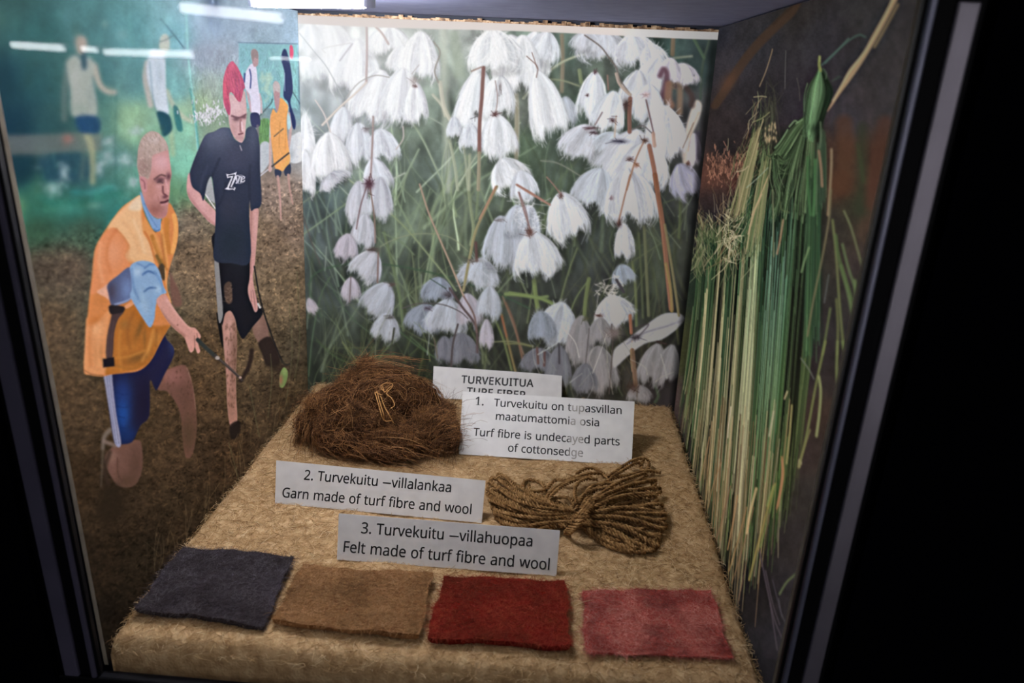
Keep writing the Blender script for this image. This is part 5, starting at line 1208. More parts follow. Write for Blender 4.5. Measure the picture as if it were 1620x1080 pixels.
# ------------------------------------------------------------------ back print: cottongrass heads among sedge blades
def paint_back():
    S = Sheet(440, -20, 1180, 720); r = S.rng
    S.field([(490, 40, (226, 236, 238)), (560, 50, (222, 230, 230)), (640, 60, (186, 198, 192)), (700, 110, (140, 154, 142)), (760, 60, (176, 186, 180)), (840, 60, (116, 136, 124)), (890, 70, (96, 116, 106)), (860, 120, (108, 126, 110)), (960, 60, (110, 120, 110)), (1060, 70, (62, 82, 78)), (1115, 80, (48, 62, 62)),
             (490, 100, (212, 222, 226)), (500, 130, (160, 172, 178)), (490, 180, (140, 154, 158)), (560, 180, (170, 182, 186)), (660, 210, (112, 130, 112)), (700, 180, (120, 138, 122)), (600, 260, (112, 128, 116)), (690, 270, (108, 126, 112)), (725, 230, (110, 128, 112)), (830, 170, (112, 120, 110)), (830, 240, (84, 104, 82)), (880, 190, (88, 110, 94)), (900, 260, (72, 86, 74)), (1100, 200, (72, 72, 74)), (1100, 330, (54, 58, 56)), (1060, 300, (60, 64, 62)),
             (500, 310, (74, 92, 90)), (490, 380, (84, 98, 96)), (500, 450, (62, 72, 68)), (560, 430, (70, 82, 76)), (640, 330, (92, 108, 90)), (690, 350, (90, 104, 86)), (740, 300, (96, 110, 92)), (660, 420, (72, 84, 72)), (700, 470, (66, 74, 64)), (740, 400, (84, 96, 78)),
             (500, 530, (50, 58, 50)), (520, 580, (44, 52, 42)), (600, 550, (50, 58, 48)), (650, 590, (42, 50, 40)), (720, 560, (44, 50, 42)), (800, 470, (56, 62, 54)), (880, 430, (58, 64, 58)), (920, 400, (58, 66, 60)), (960, 450, (50, 54, 52)), (1020, 430, (62, 70, 58)), (1070, 420, (54, 58, 50)), (1090, 480, (44, 46, 42)), (830, 560, (50, 54, 46)), (1000, 600, (48, 46, 40)), (1060, 620, (38, 34, 34)), (900, 520, (56, 58, 54))], 16)
    S.shade(0.16 * S.noise(34, 46) + 0.16 * S.noise(15, 26) + 0.10 * S.noise(7, 12) + 0.035 * S.noise(2.2))
    z4, z5, z6, z7 = zoomed(460, 0, 3.6), zoomed(800, 0, 3.6), zoomed(460, 280, 3.177), zoomed(800, 280, 2.92)
    # soft blots of far vegetation
    for k in range(240):
        x, y = r.uniform(480, 1120), r.uniform(50, 640)
        c = S.at(np.array([[x, y]]))[0]
        S.blob(x, y, r.uniform(5, 14), r.uniform(10, 36), np.clip(c * r.uniform(.5, 1.3) + np.array([0, r.uniform(-4, 6), 0]), 0, 255), .6, r.normal(0, .35))
    for pts, w, c, a in [([(870, 130), (875, 500), (900, 1080)], 40, (190, 200, 180), .6), ([(930, 200), (960, 420)], 60, (150, 166, 140), .5)]:
        S.line(z4(*pts), w / 3.6, c, a, 4)
    # sedge blades, far ones first
    def blades(n, xr, yr, length, wr, tint, al, lean=.25, soft=.9):
        for k in range(n):
            x, y = r.uniform(*xr), r.uniform(*yr); L = r.uniform(*length); th = r.normal(0, lean) + (.55 if r.random() < .25 else 0) * r.choice([-1, 1])
            b = r.normal(0, .12) * L
            x1, y1 = x + math.sin(th) * L, y - math.cos(th) * L
            c = S.at(np.array([[(x + x1) / 2, (y + y1) / 2]]))[0]
            cc = np.clip(c * r.uniform(*tint) + np.array([7, 8, -6]), 0, 255)
            S.line([(x, y), ((x + x1) / 2 + b, (y + y1) / 2), (x1, y1)], r.uniform(*wr), cc, r.uniform(*al), soft, w1=.8)
    blades(120, (480, 1090), (330, 640), (80, 220), (3, 7), (.8, 1.35), (.3, .6), .2, 2.0)
    blades(64, (480, 800), (300, 640), (70, 240), (1.6, 4.4), (1.1, 1.55), (.35, .75), .3)
    blades(60, (480, 1100), (420, 650), (50, 180), (1.2, 3), (1.05, 1.6), (.3, .65), .4)
    blades(40, (490, 720), (480, 640), (30, 120), (1, 2.4), (1.05, 1.5), (.3, .6), .8)
    blades(40, (800, 1100), (300, 620), (60, 200), (1.6, 3.6), (1.1, 1.7), (.4, .8), .12)
    def stem(zf, pts, w, c, a=1.0, soft=.8, w1=None):
        mc = S.at(np.array([zf(*pts)]))[0].mean(0); c = np.array(c) * .76 + mc * .16
        S.line(zf(*pts), w / 3.6, c, a * .92, soft + .3, w1=None if w1 is None else w1 / 3.4)
        p = np.array(S.curve(zf(*pts), 6)); S.line(p + np.array([-w / 3.4 * .25, 0]), max(.7, w / 3.4 * .3), np.clip(np.array(c) * 1.18, 0, 255), .5 * a, .6, smooth=False)
    G1, G2, G3 = (136, 152, 112), (168, 182, 150), (104, 124, 84)
    for a_ in [(z6, [(470, 280), (520, 480), (550, 620), (566, 770)], 16, (104, 124, 82)), (z6, [(880, -40), (905, 160), (918, 260), (905, 340)], 18, (146, 160, 116)), (z6, [(950, -20), (940, 100), (932, 210)], 12, (124, 142, 100)),
               (z6, [(700, 60), (660, 200), (620, 330)], 10, (120, 138, 108)), (z6, [(780, 90), (790, 250), (786, 360)], 12, (110, 128, 100)), (z6, [(610, 380), (626, 520), (632, 640)], 8, (116, 128, 90)), (z6, [(656, 490), (660, 600), (668, 650)], 6, (140, 150, 130)),
               (z6, [(460, 280), (560, 330), (620, 390)], 7, (116, 138, 98)), (z6, [(500, 480), (580, 570), (640, 640)], 7, (104, 122, 90)), (z6, [(690, 440), (740, 300), (860, 20)], 8, (116, 140, 104)), (z6, [(500, 170), (550, 80), (590, -30)], 9, (140, 160, 120)),
               (z6, [(60, 290), (180, 205), (300, 118)], 8, (132, 156, 116)), (z6, [(60, 130), (170, 50)], 7, (140, 160, 130)), (z6, [(240, 40), (300, 100)], 5, (170, 190, 170)), (z6, [(90, 540), (130, 480), (250, 442), (370, 430), (500, 442), (620, 462), (750, 492), (900, 540), (1050, 590), (1200, 660)], 8, (58, 88, 62)),
               (z6, [(90, 540), (110, 620), (150, 700)], 6, (66, 92, 70)), (z6, [(200, 500), (150, 600), (110, 800), (90, 1000)], 6, (84, 112, 76)), (z6, [(150, 420), (210, 560), (300, 700), (420, 800)], 6, (74, 98, 72)), (z6, [(300, 640), (360, 700), (420, 740)], 6, (96, 108, 84)),
               (z6, [(130, 820), (220, 900), (330, 950)], 8, (66, 88, 56)), (z6, [(260, 830), (330, 920)], 8, (110, 120, 72)), (z6, [(340, 930), (430, 900), (520, 890)], 9, (78, 104, 64)), (z6, [(540, 770), (640, 850), (760, 930)], 8, (72, 100, 64)), (z6, [(600, 800), (690, 880)], 6, (80, 108, 72)),
               (z6, [(1030, 720), (1070, 820), (1110, 970)], 12, (110, 126, 70)), (z6, [(1100, 580), (1230, 605), (1290, 600)], 18, (120, 142, 84)), (z6, [(1060, 690), (1085, 800), (1130, 980)], 12, (140, 120, 70)), (z6, [(1065, 600), (1110, 720), (1170, 890)], 7, (150, 118, 96)), (z6, [(990, 830), (1110, 826), (1220, 850)], 7, (130, 136, 90)), (z6, [(1060, 700), (1085, 800)], 9, (156, 84, 60)),
               (z6, [(1225, 520), (1235, 640), (1240, 690)], 18, (112, 124, 78)), (z6, [(180, 350), (172, 470)], 4, (150, 164, 150)), (z6, [(280, 160), (320, 260), (316, 370)], 5, (120, 128, 120)), (z6, [(60, 190), (110, 340), (150, 440)], 5, (90, 78, 72)),
               (z6, [(450, 350), (500, 322), (560, 300), (640, 285), (760, 290), (830, 320), (890, 372)], 5, (142, 150, 112)), (z6, [(300, 20), (400, 90), (510, 190), (600, 280), (700, 400), (780, 500), (830, 570)], 10, (140, 158, 108)),
               (z4, [(690, 690), (760, 810), (820, 940), (885, 1080)], 11, (162, 182, 146)), (z4, [(905, 800), (935, 950), (950, 1080)], 17, (182, 192, 158)), (z4, [(980, 800), (1000, 950), (1010, 1080)], 14, (170, 180, 150)), (z4, [(1020, 880), (1016, 1080)], 16, (176, 184, 150)), (z4, [(610, 1080), (680, 950), (730, 850)], 11, (154, 176, 140)),
               (z4, [(560, 1030), (650, 985)], 9, (190, 200, 180)), (z4, [(680, 615), (830, 690), (990, 792)], 7, (170, 186, 164)), (z4, [(810, 540), (860, 600), (880, 660)], 16, (206, 206, 180)), (z4, [(850, 470), (870, 600), (905, 680)], 22, (214, 210, 186)), (z4, [(1285, 540), (1290, 700), (1285, 880)], 26, (204, 200, 176)), (z4, [(960, 1060), (1000, 980), (1060, 880)], 8, (180, 190, 160)), (z4, [(330, 1020), (400, 1070)], 8, (170, 190, 164)),
               (z5, [(60, 590), (62, 720), (60, 900)], 22, (158, 152, 126)), (z5, [(320, 200), (325, 330), (320, 520)], 22, (156, 140, 116)), (z5, [(100, 560), (150, 500), (230, 420), (330, 350), (450, 310), (560, 322)], 13, (196, 204, 170)), (z5, [(250, 450), (330, 460), (420, 490)], 10, (158, 166, 130)), (z5, [(420, 400), (430, 470)], 22, (150, 166, 120)),
               (z5, [(955, 200), (950, 310)], 24, (136, 112, 86)), (z5, [(1110, 560), (1120, 380), (1160, 230)], 14, (72, 88, 74)), (z5, [(1060, 200), (1130, 330)], 18, (78, 104, 78)), (z5, [(960, 330), (1060, 320)], 14, (136, 146, 126)), (z5, [(730, 180), (720, 260)], 16, (160, 150, 120)), (z5, [(200, 915), (300, 930), (440, 1010)], 6, (150, 150, 132)),
               (z7, [(330, 330), (290, 440), (250, 580)], 9, (110, 124, 80)), (z7, [(385, 470), (370, 560), (362, 660)], 22, (112, 128, 72)), (z7, [(380, 480), (330, 550), (300, 620)], 8, (112, 130, 80)), (z7, [(585, 390), (600, 520), (604, 690)], 14, (108, 120, 74)), (z7, [(640, 230), (650, 430), (660, 640)], 16, (112, 116, 80)), (z7, [(615, 260), (628, 480), (634, 650)], 12, (88, 98, 66)),
               (z7, [(650, 210), (690, 300), (715, 380)], 7, (104, 120, 96)), (z7, [(805, 90), (806, 180), (800, 280)], 16, (84, 96, 60)), (z7, [(730, 120), (800, 95)], 7, (76, 88, 64)), (z7, [(130, 480), (140, 560), (148, 600)], 24, (112, 132, 72)), (z7, [(0, 540), (80, 545), (160, 560), (230, 590)], 22, (116, 138, 78)), (z7, [(0, 580), (40, 680), (80, 850)], 12, (128, 92, 70)), (z7, [(0, 770), (60, 770), (120, 782)], 9, (112, 118, 72)),
               (z7, [(500, 880), (510, 950), (540, 1010)], 6, (72, 84, 60)), (z7, [(690, 960), (705, 1010), (690, 1040)], 16, (62, 80, 54)), (z7, [(790, 690), (800, 770)], 14, (88, 92, 60))]:
        stem(*a_)
    # ---------------- heads
    PAL = {'w': (232, 236, 243), 'W': (247, 249, 252), 'b': (204, 211, 221), 'g': (166, 162, 163), 'p': (204, 197, 208), 'B': (164, 175, 190), 'c': (206, 196, 184), 'G': (136, 138, 147), 'm': (212, 214, 222), 'l': (168, 168, 190)}
    def tuft(zf, top, bot, wd, pal='w', spiky=0.0, n=None, shade=.2, al=1.0):
        """a hanging head of silky hairs: narrow at the top, widening to a ragged lower end"""
        k = 1 / (zf((1, 0))[0][0] - zf((0, 0))[0][0])
        T = np.array(zf(top)[0]); Bt = np.array(zf(bot)[0]); wd = wd / k
        d = Bt - T; L = np.linalg.norm(d) + 1e-6; d /= L; nr = np.array([-d[1], d[0]])
        c = np.array(PAL[pal], float) * np.interp((T[1] + Bt[1]) / 2, [90, 200, 330, 450, 560, 640], [1.04, 1.0, .95, .88, .8, .74])
        sk = r.normal(0, .1); ph = r.uniform(0, 6, 4)
        rag = lambda v: 1 - .1 * (1 + np.sin(3.1 * v + ph[0])) - .07 * (1 + np.sin(7.3 * v + ph[1]))
        def half(q): return np.interp(np.clip(q, 0, 1), [0, .06, .2, .4, .65, .88, 1], [.06, .17, .32, .43, .5, .46, .33])
        S.poly([T + d * L * t + nr * wd * (h * sg * .9 + sk) + d * 4 for sg, tt in ((1, (0, .25, .5, .75, .95)), (-1, (.95, .75, .5, .25, 0))) for t in tt for h in (half(t),)], c * .25, 5, .24 * al)
        lf = [T + d * L * t + nr * wd * half(t) * r.uniform(.74, .95) for t in (.03, .2, .4, .6, .8)]; rt = [T + d * L * t - nr * wd * half(t) * r.uniform(.74, .95) for t in (.8, .6, .4, .2, .03)]
        S.poly(lf + [T + d * L * r.uniform(.9, .98) * rag(h * 2.6) + nr * wd * h for h in (.24, .08, -.08, -.24)] + rt, c * .95, 4.6, .8 * al)
        n = n or int(110 + wd * L / 6)
        t = np.linspace(0, 1, 7)[None]
        for lay in range(3):
            m = n // 3
            u = np.clip(r.normal(0, .62, m), -1.08, 1.08); s0 = r.uniform(0, .6, m)**1.2; s1 = np.clip(s0 + r.uniform(.25, .6, m), 0, (1.02 + r.uniform(-.16, .12, m)) * rag(u))
            ss = s0[:, None] + (s1 - s0)[:, None] * t
            cl = r.normal(0, .05, (m, 1)) * t**2 + r.normal(0, .012, (m, 1)) * np.sin(t * 7 + r.uniform(0, 6, (m, 1)))
            P = T + d * (L * ss)[..., None] + nr * (wd * (half(ss) * u[:, None] + cl + sk * ss * (1 - ss)))[..., None]
            side = u * (1 if nr[0] > 0 else -1)
            f = 1 - shade * (.45 + .5 * side) * r.uniform(0, 1.4, m) * (1.3 - lay * .4) + r.normal(0, .05, m) + .02 * lay - .2 * (r.random(m) < .12) - .10 * (np.sin(5 * u + ph[2]) > .3)
            tint = 1 + np.stack([-.05 * r.random(m), -.02 * r.random(m), .02 * r.random(m)], -1)
            S.hairs(P, np.clip(c * f[:, None] * tint, 0, 255), .42 * al, 1.15, fade=.5)
        m = int(20 + wd * .9 + spiky * 90)
        u = r.uniform(-1, 1, m); q = r.uniform(.45, 1, m) if not spiky else r.uniform(0, 1, m)
        p0 = T + d * (L * q)[:, None] + nr * (wd * half(q) * u * .95)[:, None]
        dr = p0 - (T + d * L * .35); dr /= np.linalg.norm(dr, axis=1, keepdims=True) + 1e-6
        if not spiky: dr = dr * .4 + d * .9
        q2 = rag(u); p0 = p0 - d * (L * q * (1 - q2))[:, None]; ln = r.uniform(1.5, 6.5, m) * (1 + spiky * 1.6)
        bend = r.normal(0, .35, m)[:, None] * np.stack([-dr[:, 1], dr[:, 0]], -1)
        P = np.stack([p0, p0 + dr * ln[:, None] * .55 + bend * ln[:, None] * .3, p0 + (dr + bend) * ln[:, None]], 1)
        S.hairs(P, np.clip(c * r.uniform(.88, 1.03, m)[:, None], 0, 255), .65 * al, .9, fade=.6)
    # far, soft heads first
    for a_ in [(z4, (200, 110), (220, 520), 300, 'W'), (z4, (380, 220), (360, 560), 260, 'W'), (z4, (110, 130), (110, 330), 150, 'W'), (z4, (560, 150), (560, 330), 240, 'W'), (z4, (640, 260), (620, 430), 150, 'W'), (z5, (560, 170), (560, 370), 280, 'm'), (z5, (720, 190), (760, 400), 230, 'm', .6), (z5, (470, 180), (450, 300), 170, 'm'), (z5, (820, 250), (860, 420), 150, 'm', .6),
               (z5, (870, 330), (800, 560), 170, 'm'), (z5, (760, 400), (720, 640), 170, 'm'), (z5, (1010, 360), (1000, 500), 170, 'p'), (z5, (940, 330), (930, 470), 120, 'p'), (z5, (340, 550), (350, 730), 110, 'b'), (z5, (1010, 930), (1020, 1110), 160, 'l'), (z7, (800, -60), (860, 110), 120, 'l'), (z5, (950, 700), (960, 900), 150, 'p'), (z5, (1075, 760), (1050, 960), 90, 'p')]:
        tuft(*a_, al=.85)
    S.poly(z5((1085, 570), (1118, 600), (1100, 680), (1050, 800), (1045, 910), (1015, 930), (1005, 880), (1020, 760), (1050, 640)), (196, 184, 172), 2.2, .9); S.line(z5((1100, 640), (1060, 740), (1040, 860)), 2, (150, 128, 110), .5)
    for q, wd, c in [([(880, 430), (900, 395), (918, 430), (905, 500), (885, 580)], 9, (92, 58, 72)), ([(930, 480), (925, 560), (940, 600)], 12, (146, 104, 84)), ([(960, 490), (990, 500), (990, 640)], 9, (136, 110, 88)), ([(1030, 500), (1060, 550), (1060, 600)], 9, (74, 58, 56)), ([(1095, 760), (1100, 900)], 8, (66, 60, 74))]:
        S.line(z5(*q), wd, c, .8, 2.5)
    for a_ in [(z4, (1240, 200), (1300, 520), 250, 'W'), (z4, (1400, 180), (1330, 500), 200, 'W'), (z5, (240, 180), (190, 380), 180, 'w'), (z5, (100, 200), (90, 560), 200, 'W'), (z4, (740, 180), (735, 490), 200, 'W', .25), (z4, (520, 400), (430, 730), 250, 'W'), (z4, (640, 390), (600, 725), 200, 'W'), (z4, (710, 470), (722, 722), 120, 'W'),
               (z4, (300, 610), (290, 840), 120, 'w'), (z4, (80, 650), (95, 1000), 100, 'W', .7), (z4, (80, 850), (92, 1140), 90, 'W'), (z4, (385, 700), (395, 960), 150, 'w'), (z4, (505, 735), (540, 930), 170, 'w'), (z4, (215, 755), (240, 1050), 210, 'W'), (z4, (470, 900), (520, 1110), 150, 'w'),
               (z4, (1080, 390), (1020, 830), 210, 'W'), (z4, (1190, 430), (1170, 690), 180, 'W'), (z4, (1150, 170), (1160, 430), 280, 'W', .9), (z4, (1170, 650), (1185, 935), 200, 'W'), (z4, (1020, 700), (1020, 870), 120, 'w', .4), (z4, (930, 665), (930, 795), 80, 'w'), (z4, (1200, 905), (1290, 1090), 210, 'W'), (z5, (180, 405), (265, 830), 190, 'W'),
               (z5, (510, 410), (480, 715), 160, 'w'), (z5, (620, 520), (560, 780), 170, 'w'), (z5, (480, 715), (380, 930), 220, 'm'), (z5, (820, 480), (800, 720), 170, 'm'), (z5, (900, 600), (900, 930), 220, 'm', 1.0), (z5, (640, 760), (560, 900), 200, 'b'), (z5, (760, 740), (600, 1120), 280, 'm'), (z5, (820, 800), (760, 1100), 260, 'm'),
               (z7, (440, -40), (390, 170), 190, 'b'), (z7, (560, -40), (590, 245), 220, 'm'), (z7, (545, 215), (548, 398), 84, 'm', .2), (z7, (70, -30), (85, 130), 120, 'w'), (z7, (255, 72), (310, 310), 180, 'w', .15), (z7, (20, 170), (20, 430), 130, 'b'), (z7, (110, 130), (60, 400), 150, 'b'), (z7, (120, 252), (155, 485), 210, 'w'),
               (z6, (345, 20), (330, 255), 110, 'm'), (z6, (450, 0), (462, 235), 105, 'm'), (z6, (375, 185), (350, 375), 115, 'm'), (z6, (290, 285), (265, 430), 110, 'p'), (z6, (420, 372), (340, 530), 150, 'm'), (z6, (305, 505), (300, 635), 90, 'p'), (z6, (200, -20), (240, 45), 160, 'm'), (z6, (490, 535), (395, 715), 160, 'b'), (z6, (490, 685), (465, 835), 130, 'b'), (z6, (90, 610), (120, 690), 50, 'p'),
               (z6, (750, 505), (725, 640), 150, 'B'), (z6, (690, 640), (660, 800), 180, 'B'), (z6, (800, 615), (770, 810), 190, 'b'), (z6, (885, 585), (905, 770), 120, 'p'), (z6, (960, 410), (940, 570), 190, 'b', .9), (z6, (1000, 550), (990, 730), 115, 'b'), (z6, (985, 715), (985, 875), 64, 'p'), (z6, (860, 785), (850, 960), 170, 'G'), (z6, (770, 800), (780, 940), 90, 'G'), (z6, (1060, 195), (1035, 480), 150, 'b'), (z6, (1140, 140), (1130, 300), 110, 'b'),
               (z7, (530, 405), (560, 505), 100, 'B'), (z7, (480, 550), (525, 705), 180, 'm', .3), (z7, (265, 580), (200, 800), 180, 'b', .4), (z7, (160, 620), (170, 770), 120, 'B', .3), (z7, (350, 640), (340, 890), 115, 'g'), (z7, (440, 650), (430, 790), 100, 'g'), (z7, (430, 780), (430, 1020), 160, 'g'), (z7, (370, 860), (360, 1010), 110, 'G'), (z7, (160, 790), (150, 910), 150, 'G'), (z7, (250, 780), (240, 985), 110, 'G'), (z7, (705, 770), (660, 985), 120, 'g'), (z7, (770, 775), (725, 965), 100, 'g'), (z7, (610, 960), (620, 1050), 110, 'g')]:
        tuft(*a_)
    # lying grey head lower right
    lp = S.poly(z7((500, 880), (500, 800), (560, 750), (640, 690), (720, 635), (790, 628), (826, 652), (790, 700), (720, 750), (640, 770), (560, 830)), (150, 150, 158), 1.6); S.line(z7((560, 770), (640, 720), (740, 690), (820, 660)), 2.4, (92, 90, 100), .6, 1.2, clip=lp); S.line(z7((590, 700), (660, 680), (610, 740)), 2, (60, 52, 58), .8)
    n = 90; x = r.uniform(500, 820, n); y = 880 - (x - 500) * .72 + r.uniform(-50, 40, n); q = np.array(z7(*zip(x, y))); S.hairs(np.stack([q, q + np.stack([r.uniform(5, 11, n), -r.uniform(3, 7, n)], -1)], 1), np.array([176, 176, 184]) * r.uniform(.7, 1.15, (n, 1)), .6, 1, clip=lp)
    # wiry fringe of the lower head
    for k in range(40):
        x, y = r.uniform(430, 515), r.uniform(470, 560); S.line(z7((x, y), (x + r.normal(0, 14), y + r.normal(0, 12)), (x + r.normal(0, 20), y + r.normal(0, 20))), 1, (206, 198, 190), .7, .6)
    for k in range(50):
        x, y = r.uniform(1120, 1260), r.uniform(120, 260); S.line(z6((x, y), (x + r.normal(6, 20), y + r.normal(0, 16)), (x + r.normal(12, 34), y + r.normal(0, 26))), .9, (226, 228, 232), .7, .6)
    # soften the heads, most towards the left and top
    S.blur(1, np.clip((560 - (S.xx + S.x0)) / 120 + (120 - (S.yy + S.y0)) / 160, 0, .8).astype(np.float32))
    S.blur(1, np.full((S.h, S.w), .45, np.float32))
    # stalks in front
    for a_ in [(z4, [(432, 135), (434, 300), (430, 465)], 13, (178, 146, 140)), (z4, [(470, 140), (520, 190), (556, 250)], 12, (190, 160, 152)), (z4, [(1098, 385), (1088, 560), (1076, 700), (1074, 870)], 21, (132, 82, 72)), (z4, [(1074, 870), (1068, 1080)], 20, (166, 158, 128)), (z4, [(470, 665), (464, 840), (455, 1010)], 11, (160, 132, 126)), (z4, [(180, 712), (280, 610), (370, 530), (430, 470)], 12, (232, 214, 196)), (z4, [(140, 570), (190, 650), (226, 750)], 7, (226, 206, 196)), (z4, [(320, 550), (390, 470), (480, 430), (560, 440)], 5, (150, 150, 140)),
               (z4, [(50, 190), (130, 290), (210, 390), (300, 560)], 5, (150, 164, 164)), (z4, [(640, 720), (640, 790), (600, 850)], 7, (206, 190, 180)), (z4, [(280, 345), (320, 290), (350, 250)], 8, (170, 168, 176)), (z4, [(195, 300), (190, 275), (340, 245)], 4, (204, 204, 200)), (z4, [(1165, 460), (1178, 560), (1165, 655)], 4, (150, 120, 112)), (z4, [(1030, 405), (1085, 382)], 8, (156, 120, 106)), (z4, [(690, 420), (730, 370)], 3, (170, 160, 156)), (z4, [(815, 240), (850, 300), (820, 400), (840, 470)], 8, (150, 140, 130)),
               (z5, [(450, 200), (540, 265), (590, 330), (630, 385), (650, 450), (700, 525)], 7, (112, 98, 90)), (z5, [(630, 420), (650, 480), (710, 540)], 18, (196, 172, 156)), (z5, [(710, 560), (704, 650), (706, 750)], 24, (138, 88, 72)), (z5, [(790, 800), (740, 910), (690, 1080)], 10, (164, 118, 86)), (z5, [(818, 830), (845, 960), (862, 1080)], 26, (150, 92, 68)), (z5, [(800, 570), (830, 700), (845, 770)], 8, (98, 68, 66)), (z5, [(840, 760), (848, 830)], 22, (188, 150, 130)), (z5, [(580, 430), (585, 510)], 8, (176, 130, 120)), (z5, [(550, 640), (510, 710)], 6, (120, 90, 86)), (z5, [(630, 660), (620, 780)], 8, (196, 172, 150)), (z5, [(1070, 700), (1010, 840)], 6, (130, 110, 92)),
               (z5, [(720, 740), (780, 716), (830, 755)], 6, (90, 84, 84)), (z5, [(175, 440), (180, 380), (120, 320)], 4, (130, 96, 84)), (z5, [(180, 390), (150, 300)], 3, (130, 96, 84)),
               (z7, [(690, -10), (706, 100), (722, 200), (745, 420), (765, 610)], 28, (152, 98, 72)), (z7, [(735, 220), (770, 430), (800, 640)], 14, (122, 112, 70)), (z7, [(740, 400), (762, 520), (768, 620)], 15, (140, 124, 70)), (z7, [(575, -10), (545, 110), (520, 215)], 9, (158, 110, 82)), (z7, [(190, 0), (225, 40), (255, 80)], 7, (156, 110, 96)), (z7, [(50, 35), (130, 85), (205, 128)], 11, (176, 120, 100)), (z7, [(60, 70), (90, 170), (118, 255)], 8, (150, 108, 98)), (z7, [(575, 640), (580, 720)], 18, (156, 92, 62)), (z7, [(585, 800), (600, 960)], 26, (112, 82, 58)), (z7, [(512, 475), (545, 530)], 17, (62, 56, 64)), (z7, [(490, 680), (494, 780), (478, 1000)], 5, (74, 64, 62)), (z7, [(145, 790), (150, 860)], 14, (96, 66, 60)), (z7, [(180, 810), (178, 870)], 14, (92, 64, 60)), (z7, [(246, 770), (248, 860)], 10, (60, 56, 62)), (z7, [(700, 760), (740, 770)], 12, (62, 48, 46)), (z7, [(386, 700), (370, 860)], 6, (84, 78, 78)),
               (z6, [(648, 36), (690, 170), (740, 290), (800, 430), (870, 600)], 9, (192, 154, 128)), (z6, [(1036, 48), (980, 160), (930, 270), (900, 400), (868, 570)], 15, (158, 146, 96)), (z6, [(1030, 50), (985, 140), (950, 210)], 12, (178, 130, 104)), (z6, [(395, 0), (400, 60), (420, 200), (425, 330)], 8, (140, 110, 96)), (z6, [(380, 50), (350, 150), (330, 260)], 7, (116, 84, 84)), (z6, [(440, 380), (436, 530)], 8, (128, 92, 84)), (z6, [(302, 500), (296, 630)], 5, (110, 90, 92)), (z6, [(930, 330), (935, 420)], 16, (96, 62, 56)), (z6, [(800, 560), (860, 650), (930, 750), (938, 880)], 13, (82, 64, 62)), (z6, [(870, 600), (920, 690), (935, 780)], 9, (110, 86, 80)), (z6, [(840, 740), (815, 840), (806, 950)], 10, (70, 60, 58)), (z6, [(560, 660), (640, 636), (760, 640), (850, 676), (890, 710)], 5, (76, 70, 72)), (z6, [(1150, 80), (1185, 180), (1200, 280)], 7, (132, 104, 100)), (z6, [(1140, 40), (1210, 80), (1270, 118)], 9, (170, 122, 104)), (z6, [(700, 510), (780, 560)], 5, (56, 78, 66)), (z6, [(520, 760), (500, 900)], 10, (56, 60, 46)), (z6, [(720, 810), (738, 910)], 6, (96, 80, 70))]:
        stem(*a_)
    for zf, x, y, rx, ry, c in [(z4, 445, 1050, 24, 40, (92, 62, 72)), (z4, 700, 460, 26, 30, (180, 166, 164)), (z4, 710, 492, 12, 10, (120, 90, 86)), (z4, 1165, 650, 20, 16, (112, 76, 74)), (z4, 430, 740, 20, 16, (136, 128, 130)), (z4, 1195, 495, 9, 30, (160, 150, 152)), (z4, 1055, 650, 14, 20, (90, 90, 86)), (z5, 685, 600, 20, 40, (92, 68, 66)), (z5, 610, 685, 18, 14, (96, 70, 72)), (z5, 465, 542, 9, 9, (110, 84, 86)), (z5, 510, 410, 12, 12, (110, 80, 86)), (z5, 480, 730, 34, 12, (112, 84, 90)), (z5, 500, 755, 30, 10, (96, 76, 84)), (z5, 650, 805, 50, 14, (72, 72, 92)), (z5, 710, 905, 22, 14, (96, 70, 66)), (z5, 795, 800, 20, 16, (90, 66, 56)), (z5, 745, 940, 16, 18, (150, 100, 76)), (z5, 1040, 930, 12, 12, (110, 80, 70)), (z5, 970, 490, 20, 16, (96, 82, 82)), (z5, 800, 540, 22, 20, (206, 178, 182)),
                                  (z7, 255, 85, 12, 16, (112, 86, 80)), (z7, 112, 255, 16, 16, (112, 84, 78)), (z7, 525, 215, 12, 22, (82, 60, 60)), (z7, 490, 97, 10, 10, (150, 130, 140)), (z7, 500, 720, 40, 30, (120, 106, 104)), (z7, 600, 740, 26, 16, (52, 46, 50)), (z7, 370, 655, 16, 12, (80, 82, 60)), (z7, 430, 640, 20, 8, (96, 70, 62)), (z7, 590, 970, 26, 24, (64, 46, 38)), (z6, 395, 35, 26, 22, (90, 60, 70)), (z6, 415, 365, 34, 14, (92, 80, 76)), (z6, 510, 540, 20, 10, (96, 82, 76)), (z6, 1200, 280, 18, 20, (112, 84, 78)), (z6, 790, 590, 26, 18, (76, 70, 76)), (z6, 690, 660, 24, 12, (88, 80, 90)), (z6, 1050, 215, 24, 10, (134, 128, 130)), (z6, 920, 420, 40, 10, (112, 104, 96)), (z6, 500, 705, 22, 10, (84, 82, 76))]:
        k = 1 / (zf((1, 0))[0][0] - zf((0, 0))[0][0]); x_, y_ = zf((x, y))[0]; S.blob(x_, y_, max(rx / k, 1.5), max(ry / k, 1.5), c, .85)
        for j in range(5): S.line([(x_ + r.normal(0, rx / k * .5), y_ + r.normal(0, ry / k * .5)), (x_ + r.normal(0, rx / k), y_ + r.normal(0, ry / k))], 1, np.array(c) * .8, .6, .5)
    blades(34, (490, 700), (560, 640), (30, 110), (1, 2.2), (1.15, 1.6), (.35, .65), .7)
    blades(26, (830, 1060), (560, 650), (20, 70), (1, 2), (1.1, 1.6), (.35, .65), .5)
    S.crisp(6, .25); S.fade(.8)
    S.shade(0.02 * S.noise(1.6))
